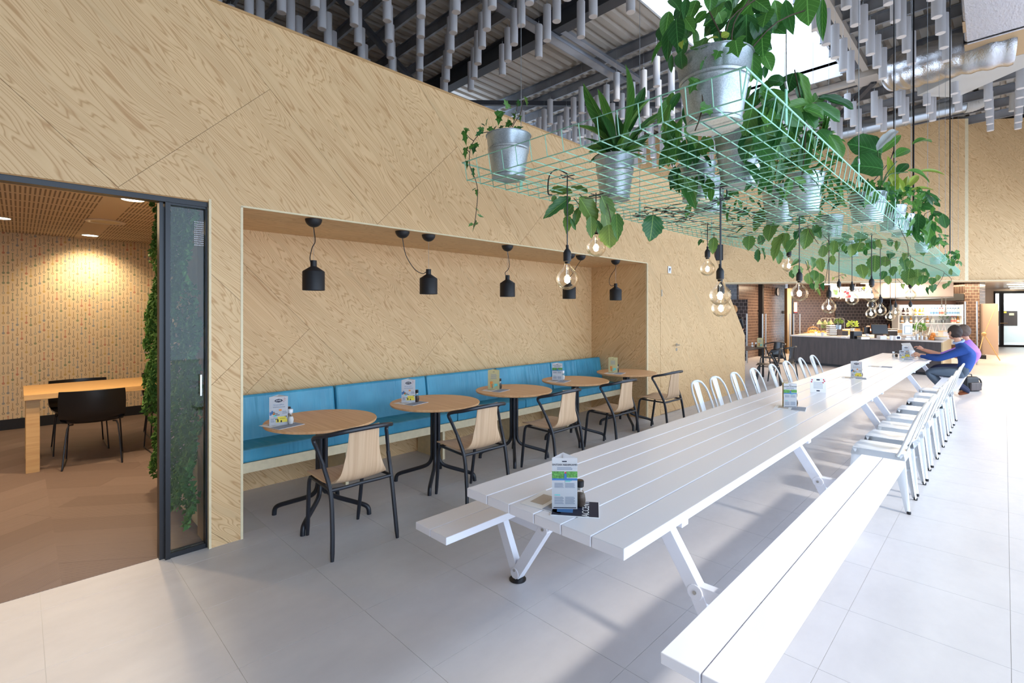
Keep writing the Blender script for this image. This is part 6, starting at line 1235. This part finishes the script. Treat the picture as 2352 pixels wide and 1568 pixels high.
# ------------------------------------------------------------------ menus, magazines, shakers
def facing(p, extra=0): return math.atan2(-p[1], -p[0]) + PI/2 + extra      # local -y towards the camera
def menu(px, py, z, w, h, label, design, extra=0.0):
    p = atz(px, py, z); t_ = thing('menu_stand', label, 'menu', (p.x, p.y, z+.0025), facing(p, extra), 'triangular menu cards on the tables'); hw = w/2; d = w*.82
    bm = M['cream'] if design in ('cream',) else M['paper']; T = [(-hw, 0), (hw, 0), (0, d)]
    m_ = MB()
    for i in range(3): a, b = T[i], T[(i+1) % 3]; m_.add([(a[0],a[1],0),(b[0],b[1],0),(b[0],b[1],h),(a[0],a[1],h)], [(0,1,2,3),(3,2,1,0)])
    m_.obj('card', bm, t_)
    def pr(name, mat, rects):
        m_ = MB()
        for x0, x1, z0, z1 in rects: m_.bb(x0*w-hw, x1*w-hw, -.0012, -.0002, z0*h, z1*h)
        tag(m_.obj(name, mat, t_), kind='stuff')
    TM = RX(PI/2)
    def tx(s, x, zf, size, mat): text(t_, s, Vector((x*w-hw, -.0016, zf*h)), size, mat, TM)
    lines = lambda x0, x1, z0, z1, n, g=.5: [(x0, x1-(.04 if k % 3 == 2 else 0), z0+(z1-z0)*k/n, z0+(z1-z0)*(k+g)/n) for k in range(n)]
    if design == 'appel':
        m_ = MB(); m_.prism([(-.028,0),(-.02,.009),(0,.013),(.02,.009),(.028,0),(.02,-.009),(0,-.013),(-.02,-.009)], .0002, .0012, TM, (0, 0, .86*h)); m_.obj('logo_plate', M['ink'], t_); tx('APPÈL', .5, .86, .015, M['paper']); tx('Get your grill on', .5, .72, .0105, M['bluep'])
        pr('dot_print', M['red'], [(.72,.75,.84,.855),(.78,.81,.89,.905),(.82,.85,.86,.875),(.76,.79,.81,.825),(.80,.83,.93,.945),(.84,.87,.91,.925)]); pr('yellow_print', M['yellow'], [(.36,.96,.10,.22),(.45,.90,.22,.30)]); pr('dark_print', M['ink'], [(.32,.5,.205,.225),(.55,.85,.225,.24),(.82,.95,.28,.31),(.05,.3,.45,.47),(.1,.45,.40,.42),(.3,.55,.35,.37),(.42,.5,.12,.20),(.6,.68,.1,.17)]); pr('blue_print', M['bluep'], [(.02,.12,.36,.47),(.12,.2,.42,.52)]); pr('teal_print', M['teal'], [(.24,.38,.31,.37)]); pr('orange_print', M['orange'], [(.52,.66,.5,.56),(.2,.3,.36,.44)]); pr('grey_print', M['grey_ink'], lines(.2, .85, .62, .66, 2)+lines(.08, .28, .12, .26, 4)+lines(.7, .95, .4, .5, 3))
    elif design == 'ontdek':
        pr('header_mark', M['ink'], [(.40,.58,.925,.945)]); tx('ONTDEK NEDERLAND', .5, .87, .0105, M['ink']); pr('grey_print', M['grey_ink'], lines(.2,.8,.77,.83,3)+lines(.1,.46,.42,.52,7)+lines(.52,.9,.42,.52,7)+lines(.1,.46,.10,.25,9)+lines(.52,.9,.10,.25,9)); pr('green_print', M['greenp'], [(0,.48,.60,.74),(.56,1,.62,.74)]); pr('water_print', M['bluep'], [(0,1,.565,.605),(.46,.58,.60,.70)]); pr('red_print', M['red'], [(.5,.56,.69,.73)]); pr('teal_print', M['teal'], [(.52,.72,.535,.545),(.52,.78,.555,.562),(.1,.32,.27,.285)]); pr('footer_bar', M['ink'], [(.06,.95,.02,.035)])
    elif design == 'cream':
        pr('header_mark', M['ink'], [(.42,.58,.90,.92)]); pr('grey_print', M['grey_ink'], lines(.25,.75,.55,.82,6,.35)); pr('orange_print', M['orange'], [(.18,.42,.30,.42),(.22,.34,.12,.30)]); pr('teal_print', M['teal'], [(.55,.82,.18,.30),(.5,.6,.12,.18)]); pr('dark_print', M['ink'], [(.36,.40,.06,.24),(.28,.46,.26,.275)])
    return t_
def magazine(px, py, z, w, l, rot, label, dark=False, title=None):
    p = atz(px, py, z); t_ = thing('magazine', label, 'magazine', (p.x, p.y, z), rot, 'magazines lying on the tables'); m_ = MB(); m_.bb(-w/2, w/2, -l/2, l/2, .0002, .0022); m_.obj('pages', M['paper'], t_)
    m_ = MB(); m_.bb(-w/2+.004, w/2-.004, -l/2+.004, l/2*(-.1) if not dark else l/2-.004, .0022, .0026); m_.obj('cover_print', M['ink'] if dark else M['grey_ink'], t_)
    m_ = MB(); m_.bb(-w*.3, w*.25, l*.05, l*.38, .0026, .0029); m_.obj('photo_print', M['bluep'] if dark else M['steel_beige'], t_)
    if title: text(t_, title, Vector((0, -l*.22, .0030)), .042, M['paper'], Matrix.Identity(3))
def shaker(px, py, z, label, cap, fill, sc=1.0):
    p = atz(px, py, z); t_ = thing('shaker', label, 'shaker', (p.x, p.y, z+.0028), 0, 'salt and pepper shakers'); m_ = MB()
    m_.lathe([(.018,0),(.021,.006),(.025,.028),(.022,.048),(.013,.070),(.0125,.078)], n=18, capt=False); m_.obj('glass', M['bulb'], t_, True); m_ = MB(); m_.lathe([(.0175,.002),(.0235,.028),(.020,.048),(.016,.055)], n=16); m_.obj('contents', fill, t_, True)
    m_ = MB(); m_.lathe([(.0138,.072),(.0138,.082)], n=16); m_.obj('collar', M['steel'], t_, True); m_ = MB(); m_.lathe([(.014,.082),(.017,.085),(.018,.107),(.015,.111)], n=16); m_.obj('cap', cap, t_, True)
pep = plain('peppercorns', srgb(70,56,48), .8, var=.5, vs=300); salt = plain('white_salt', srgb(235,235,236), .8)
TZ = .7420
menu(640, 977, TZ, .125, .21, 'white menu card with yellow grill print on the table nearest the door frame', 'appel'); magazine(648, 976, TZ, .21, .24, .25, 'magazines under the menu card on the table nearest the door frame', False)
shaker(667, 974, TZ, 'salt shaker with a white cap on the table nearest the door frame', M['paper'], salt); shaker(662, 968, TZ, 'pepper shaker hidden behind the salt shaker', M['black_plastic'], pep)
menu(938, 925, TZ, .125, .21, 'white menu card with yellow grill print on the second round table', 'appel'); magazine(944, 925, TZ, .21, .24, .25, 'magazines under the menu card on the second round table'); shaker(957, 923, TZ, 'pepper shaker with a dark cap on the second round table', M['black_plastic'], pep)
menu(1134, 895, TZ, .125, .21, 'cream menu card on the middle round table', 'cream'); magazine(1138, 896, TZ, .21, .24, .25, 'magazines under the cream card on the middle round table'); shaker(1148, 893, TZ, 'pepper shaker on the middle round table', M['black_plastic'], pep)
menu(1280, 874, TZ, .125, .21, 'white text-covered menu card on the fourth round table', 'ontdek'); magazine(1283, 875, TZ, .21, .24, .25, 'magazines under the menu card on the fourth round table'); shaker(1293, 872, TZ, 'salt shaker on the fourth round table', M['paper'], salt)
menu(1408, 856, TZ, .125, .21, 'cream menu card on the round table nearest the niche end', 'cream'); magazine(1412, 857, TZ, .21, .24, .25, 'magazines under the cream card nearest the niche end'); shaker(1418, 855, TZ, 'pepper shaker on the round table nearest the niche end', M['black_plastic'], pep)
PZ = .7405
menu(1297, 1170, PZ, .107, .215, 'white menu card headed ONTDEK NEDERLAND at the near end of the picnic table', 'ontdek', .08); magazine(1268, 1152, PZ, .20, .20, .15, 'magazine with a food picture left of the near menu card'); magazine(1322, 1168, PZ, .17, .20, .62, 'dark magazine titled ACCENT right of the near menu card', True, 'ACCENT'); shaker(1332, 1163, PZ, 'pepper shaker behind the near menu card on the picnic table', M['black_plastic'], pep, 1.1)
menu(1815, 936, PZ, .107, .21, 'cream-sided menu card with a green picture midway along the picnic table', 'ontdek', .35); menu(1803, 934, PZ, .05, .21, 'cream card standing against the midway menu card', 'cream', -.6); magazine(1815, 937, PZ, .21, .24, .2, 'magazines under the midway menu card'); shaker(1826, 933, PZ, 'pepper shaker beside the midway menu card', M['black_plastic'], pep)
menu(1967, 868, PZ, .12, .21, 'white menu card near the joint of the picnic tables', 'appel'); magazine(1962, 868, PZ, .21, .26, .2, 'magazines under the menu card near the table joint'); shaker(1977, 866, PZ, 'pepper shaker near the joint of the picnic tables', M['black_plastic'], pep)
p = atz(1879, 901, PZ); t_ = thing('table_card', 'small upright white card with red hearts on the picnic table', 'card', (p.x, p.y, PZ), facing(p, .2)); m_ = MB(); m_.box((0, 0, .075), (.145, .003, .15)); m_.obj('card', M['paper'], t_)
m_ = MB()
for x, z in ((-.055,.13),(-.06,.11),(.05,.135),(.058,.12),(.045,.105)): m_.ball((x, -.002, z), .007, 8, 6, (1, .2, 1))
m_.obj('heart_print', M['red'], t_); m_ = MB()
for k in range(6): m_.box((0, -.002, .045+.012*k), (.085, .001, .004))
m_.obj('text_print', M['grey_ink'], t_); m_ = MB(); m_.box((0, -.002, .018), (.03, .001, .012)); m_.box((0, -.002, .133), (.03, .001, .014)); m_.obj('logo_print', M['ink'], t_)
magazine(2022, 842, PZ, .22, .30, .1, 'folded leaflets lying alone on the far picnic table', False)
menu(2081, 822, PZ, .12, .22, 'tall white and yellow menu card before the laptop', 'appel', .2); menu(2072, 824, PZ, .08, .15, 'shorter white menu card left of the laptop', 'appel', .0); magazine(2074, 825, PZ, .21, .28, .1, 'magazines under the menu cards by the laptop'); shaker(2052, 821, PZ, 'salt shaker left of the cards by the laptop', M['paper'], salt); shaker(2059, 820, PZ, 'pepper shaker left of the cards by the laptop', M['black_plastic'], pep); magazine(2125, 821, PZ, .24, .5, -1.3, 'open newspaper on the table under the man in blue\'s arm')
menu(1746, 797, TZ, .13, .22, 'cream menu card on the dark cafe table', 'cream'); shaker(1728, 797, TZ, 'salt shaker on the dark cafe table', M['paper'], salt); shaker(1736, 797, TZ, 'pepper shaker on the dark cafe table', M['paper'], pep)
def mug(px, py, z, label, r=.04, h=.085):
    p = atz(px, py, z); t_ = thing('mug', label, 'cup', (p.x, p.y, z), 0, 'white cups by the men'); m_ = MB(); m_.lathe([(r*.7, 0), (r*.95, h*.3), (r, h), (r-.004, h), (r*.7, .01)], n=18, capt=False); m_.obj('cup', M['paper'], t_, True); m_ = MB(); m_.tube(bez([(r*.9,0,h*.8),(r*1.5,0,h*.7),(r*1.5,0,h*.35),(r*.9,0,h*.25)],3), .005, 6); m_.obj('handle', M['paper'], t_, True)
mug(2095, 821, PZ, 'white mug right of the tall menu card')
p = atz(2108, 815, PZ); t_ = thing('laptop', 'open silver laptop seen from the side at the far end of the table', 'laptop', (p.x, p.y, PZ+.003), -.35); m_ = MB(); m_.bb(-.16, .16, -.11, .11, 0, .015); m_.obj('keyboard_base', M['steel'], t_, bev=.003); m_ = MB(); m_.box((-.0, .16, .115), (.32, .008, .24), RX(-.45)); m_.obj('screen', M['steel_beige'], t_, bev=.003); m_ = MB(); m_.bb(-.13, .13, -.04, .09, .015, .0165); m_.obj('keys', M['black_plastic'], t_)
p = atz(2128, 818, PZ); t_ = thing('tray', 'wooden tray in front of the laptop', 'tray', (p.x-.0, p.y-.02, PZ+.003), .1); m_ = MB(); m_.bb(-.2, .2, -.13, .13, 0, .012); m_.obj('tray_base', M['oak_meet'], t_, bev=.003)
# ------------------------------------------------------------------ people
def nearest(p, segs):
    best = None; bd = 1e9
    for a, b, ra, rb, m in segs:
        ab = b-a; t = max(0, min(1, (p-a).dot(ab)/max(ab.length_squared, 1e-9))); d = (p-(a+ab*t)).length - (ra+(rb-ra)*t)
        if d < bd: bd = d; best = m
    return best
def person(label, loc, rz, J, E, mats, group=None):
    """J: joints name -> (x, y, z, radius); E: (joint, joint, material index)"""
    t_ = thing('person', label, 'person', loc, rz, group); names = list(J); idx = {n: i for i, n in enumerate(names)}
    me = bpy.data.meshes.new('body_skel'); me.from_pydata([J[n][:3] for n in names], [(idx[a], idx[b]) for a, b, m in E], []); o = bpy.data.objects.new('body_skel', me); C.objects.link(o)
    sk_ = o.modifiers.new('s', 'SKIN'); sl = me.skin_vertices[0].data if len(me.skin_vertices) else None
    if sl is None:
        me.attributes.new if False else None
    for n in names:
        r = J[n][3]; sv = me.skin_vertices[0].data[idx[n]]; sv.radius = (r if not isinstance(r, tuple) else r[0], r if not isinstance(r, tuple) else r[1])
    me.skin_vertices[0].data[0].use_root = True; ss = o.modifiers.new('b', 'SUBSURF'); ss.levels = 2; ss.render_levels = 2
    dg = bpy.context.evaluated_depsgraph_get(); dg.update(); ev = o.evaluated_get(dg); m2 = bpy.data.meshes.new_from_object(ev); bpy.data.objects.remove(o)
    m2.name = 'body'; m2.materials.clear()
    for m in mats: m2.materials.append(m)
    fr = lambda n: (J[n][3] if not isinstance(J[n][3], tuple) else min(J[n][3]))
    segs = [(Vector(J[a][:3]), Vector(J[b][:3]), fr(a), fr(b), m) for a, b, m in E]
    for p in m2.polygons: p.material_index = nearest(p.center, segs); p.use_smooth = True
    b = bpy.data.objects.new('body', m2); C.objects.link(b); b.parent = t_; return t_
def head_bits(t_, c, yaw, pitch, hairmat, skin, bald=0):
    R_ = RZ(yaw) @ RX(pitch); c = Vector(c)
    m_ = MB(); m_.ball(c, .092, 20, 14, (.90, 1.06, 1.22), R_); m_.ball(c+R_ @ Vector((0, .045, -.075)), .055, 14, 10, (1, .95, .85), R_); m_.tube([c+R_ @ Vector((0, .088, .012)), c+R_ @ Vector((0, .118, -.026)), c+R_ @ Vector((0, .092, -.034))], [.009, .015, .009], 8)
    for s in (-1, 1): m_.ball(c+R_ @ Vector((s*.086, -.005, -.012)), .026, 10, 8, (.4, .8, 1.2), R_)
    m_.obj('head', skin, t_, True)
    m_ = MB()
    for s in (-1, 1): m_.ball(c+R_ @ Vector((s*.032, .088, .014)), .009, 8, 6)
    m_.obj('eyes', M['ink'], t_, True); m_ = MB(); m_.ball(c+R_ @ Vector((0, .090, -.062)), .02, 8, 6, (1, .4, .3), R_); m_.obj('mouth', M['red'], t_, True)
    m_ = MB(); n = 20; vs = []; prof_ = [(k, .098+.006*math.sin(k)) for k in range(9)]
    def hf(i, j):
        th = i*2*PI; lat = (PI*.5) - j*(PI*.5 + (.98 if math.sin(th) < -.1 else .98-.88*min(1,(math.sin(th)+.1)/.35))); r = .0985; v = Vector((math.cos(th)*math.cos(lat)*r*.93, math.sin(th)*math.cos(lat)*r*1.08 - .004, math.sin(lat)*r*1.22+.006)); return c+R_ @ (v*(1+.025*math.sin(th*7+lat*9)+.02*math.sin(th*17-lat*13)))
    m_.sheet(hf, 49, 20); m_.obj('hair', hairmat, t_, True)
def hand(t_, wrist, d, up, skin, curl=.5, side=1):
    """palm with five jointed fingers; d = pointing direction, up = back of the hand"""
    w = Vector(wrist); d = Vector(d).normalized(); up = Vector(up); up = (up-d*up.dot(d)).normalized(); s = d.cross(up)*side; m_ = MB()
    m_.tube([w-d*.02, w+d*.02, w+d*.055, w+d*.085], [.024, .032, .038, .030], 10)
    for k, (o_, L) in enumerate(((-.028, .068), (-.010, .078), (.009, .073), (.026, .058))):
        b = w+d*.078+s*o_; a1 = b+(d*math.cos(curl*.6)-up*math.sin(curl*.6))*L*.45; a2 = a1+(d*math.cos(curl*1.5)-up*math.sin(curl*1.5))*L*.32; a3 = a2+(d*math.cos(curl*2.3)-up*math.sin(curl*2.3))*L*.25; m_.tube([b-d*.02, b, a1, a2, a3], [.008, .0095, .0085, .008, .006], 7)
    b = w+d*.025-s*.030; m_.tube([b, b+(d*.5-s*.6-up*.3)*.045, b+(d*.9-s*.5-up*.6)*.065], [.012, .010, .007], 7); m_.obj('hand', skin, t_, True)
skin1 = plain('light_skin', srgb(214,160,130), .5); skin2 = plain('pink_skin', srgb(222,160,134), .5); hair1 = plain('dark_brown_hair', srgb(58,44,38), .7, bump=.5, bs=90); hair2 = plain('greying_hair', srgb(112,92,80), .7, bump=.4, bs=90)
sweat = plain('blue_knit', srgb(34,70,140), .9, var=.06, vs=30, bump=.5, bs=240); trou = plain('grey_blue_trousers', srgb(84,96,110), .85, var=.08, vs=8, bump=.3, bs=30); lil = plain('lilac_polo', srgb(168,116,214), .85); navy = plain('navy_trousers', srgb(24,30,58), .9); brown_sh = plain('tan_leather', srgb(142,74,38), .35)
def seated(dx=0, head=(0,.17,.80), la=None, ra=None, ft=None, arms=(0, 0)):
    J = {'pelvis': (0,.0,.115,(.165,.125)), 'waist': (0,-.02,.25,(.150,.115)), 'chest': (0,-.02,.39,(.188,.145)), 'uch': (0,.015,.50,(.165,.115)), 'neck': (0,.085,.61,.052), 'nk2': (0,.125,.735,.044)}
    E = [('pelvis','waist',0),('waist','chest',0),('chest','uch',0),('uch','neck',0),('neck','nk2',2)]
    for s, nm, arm in ((-1,'l',la),(1,'r',ra)):
        sh, el, wr = arm; J['sh'+nm] = (s*.19,.01,.485,.080); J['m'+nm] = tuple((Vector(J['sh'+nm][:3])+Vector(el))/2)+(.062,); J['el'+nm] = tuple(el)+(.050,); J['f'+nm] = tuple((Vector(el)*.45+Vector(wr)*.55))+(.042,); J['wr'+nm] = tuple(wr)+(.028,)
        E += [('uch','sh'+nm,0),('sh'+nm,'m'+nm,0),('m'+nm,'el'+nm,arms[0]),('el'+nm,'f'+nm,arms[1]),('f'+nm,'wr'+nm,arms[1])]
        J['hp'+nm] = (s*.095,.05,.085,.098); J['th'+nm] = (s*.12,.27,.085,.082); J['kn'+nm] = (s*.15,.50,.075,.062); J['ca'+nm] = tuple(Vector((s*.14,.47,-.12))*.5+Vector(ft)*.5*Vector((1,1,0)).length*0+Vector((s*.07,.5*ft[1],-.06)))+(.055,); J['an'+nm] = (s*.12+ft[0], ft[1], -.36, .036); J['to'+nm] = (s*.12+ft[0], ft[1]+.15, -.415, .034)
        E += [('pelvis','hp'+nm,1),('hp'+nm,'th'+nm,1),('th'+nm,'kn'+nm,1),('kn'+nm,'ca'+nm,1),('ca'+nm,'an'+nm,1),('an'+nm,'to'+nm,3)]
    return J, E
J, E = seated(la=(None, (-.25,.34,.315), (-.12,.60,.35)), ra=(None, (.26,.32,.33), (.16,.56,.345)), ft=(0,.22,0))
man1 = person('man in a blue sweater sitting on the bench and turning away, cup in hand', (11.60, .485, .45), 0, J, E, [sweat, trou, skin1, brown_sh])
head_bits(man1, (0, .135, .785), -.75, -.10, hair1, skin1); hand(man1, (-.12,.60,.36), (.25,.9,.35), (-.3,-.2,1), skin1, .9); hand(man1, (.16,.56,.345), (-.1,1,0), (0,0,1), skin1, .5, -1)
m_ = MB(); m_.tube([(.065*math.cos(a), .085+.062*math.sin(a), .625+.02*math.cos(a*1)-.02*math.sin(a)) for a in [k*PI/10 for k in range(20)]], .020, 8, closed=True); m_.obj('collar', plain('pale_blue_shirt', srgb(170,186,220), .8), man1, True)
t_ = thing('mug', 'white cup held by the man in the blue sweater', 'cup', (11.60-.085, .485+.71, .45+.395), 0, 'white cups by the men'); m_ = MB(); m_.lathe([(.028, -.04), (.040, .0), (.041, .045), (.037, .045), (.026, -.03)], n=18, capt=False); m_.obj('cup', M['paper'], t_, True)
J, E = seated(la=(None, (-.24,.34,.335), (-.10,.62,.42)), ra=(None, (.20,-.06,.27), (.22,.22,.30)), ft=(.30,-.02,0), arms=(0, 2))
for k in ('neck', 'nk2', 'uch', 'chest'): J[k] = (J[k][0], J[k][1]-.09, J[k][2], J[k][3])
man2 = person('man in a lilac polo shirt sitting beyond the man in blue', (12.42, .50, .45), 0, J, E, [lil, navy, skin2, brown_sh])
head_bits(man2, (0, .045, .785), -.5, 0, hair2, skin2); hand(man2, (-.10,.62,.42), (0,.8,.6), (0,-.6,.8), skin2, .7); hand(man2, (.22,.22,.30), (0,1,.1), (0,0,1), skin2, .5, -1)
m_ = MB(); m_.tube([(.068*math.cos(a), .0+.062*math.sin(a), .60) for a in [k*PI/10 for k in range(20)]], .018, 8, closed=True); m_.obj('collar', lil, man2, True)
# standing member of staff mostly hidden by the slanted wall end
J = {'pelvis': (0,0,.95,(.15,.11)), 'waist': (0,0,1.10,(.135,.10)), 'chest': (0,0,1.30,(.165,.11)), 'uch': (0,0,1.42,(.15,.085)), 'neck': (0,.0,1.51,.055), 'nk2': (0,.02,1.58,.05)}; E = [('pelvis','waist',0),('waist','chest',0),('chest','uch',0),('uch','neck',0),('neck','nk2',2)]
for s, nm in ((-1,'l'),(1,'r')):
    J.update({'sh'+nm: (s*.18,0,1.41,.065), 'el'+nm: (s*.24,.02,1.14,.045), 'wr'+nm: (s*.20,.20,1.00,.028), 'hp'+nm: (s*.095,0,.88,.09), 'kn'+nm: (s*.11,.01,.48,.06), 'an'+nm: (s*.11,0,.08,.036), 'to'+nm: (s*.11,.16,.035,.034)})
    E += [('uch','sh'+nm,0),('sh'+nm,'el'+nm,0),('el'+nm,'wr'+nm,2),('pelvis','hp'+nm,1),('hp'+nm,'kn'+nm,1),('kn'+nm,'an'+nm,1),('an'+nm,'to'+nm,3)]
q = at(1686, 719, 14.6); man3 = person('fair-haired staff member mostly hidden behind the slanted plywood wall end', (q.x, q.y, 0), -1.2, J, E, [M['black_plastic'], M['black_plastic'], skin1, M['black_plastic']])
head_bits(man3, (0,.03,1.68), .3, 0, plain('fair_hair', srgb(196,150,100), .7), skin1); hand(man3, (-.20,.20,1.0), (0,1,-.2), (0,0,1), skin1, .5); hand(man3, (.20,.20,1.0), (0,1,-.2), (0,0,1), skin1, .5, -1)
m_ = MB(); m_.box((0, .115, 1.22), (.22, .02, .34)); m_.obj('orange_apron', M['orange'], man3)
# bag on the floor
q = atz(2226, 897, 0); t_ = thing('backpack', 'black backpack standing on the floor behind the bench', 'bag', (q.x, q.y, 0), -.6); m_ = MB(); m_.box((0, 0, .145), (.34, .20, .29), None, (.86, .75)); m_.obj('bag_body', M['black_matte'], t_, bev=.03); m_ = MB(); m_.box((0, -.115, .10), (.26, .05, .16)); m_.obj('front_pocket', M['counter'], t_, bev=.015)
m_ = MB(); m_.tube(bez([(.15,0,.22),(.24,0,.24),(.30,0,.16),(.28,0,.05),(.16,0,.02)],4), .014, 8); m_.obj('strap', M['black_matte'], t_, True); m_ = MB(); m_.tube(bez([(-.06,0,.28),(-.05,0,.33),(.05,0,.33),(.06,0,.28)],4), .009, 6); m_.obj('grab_handle', M['black_matte'], t_, True)
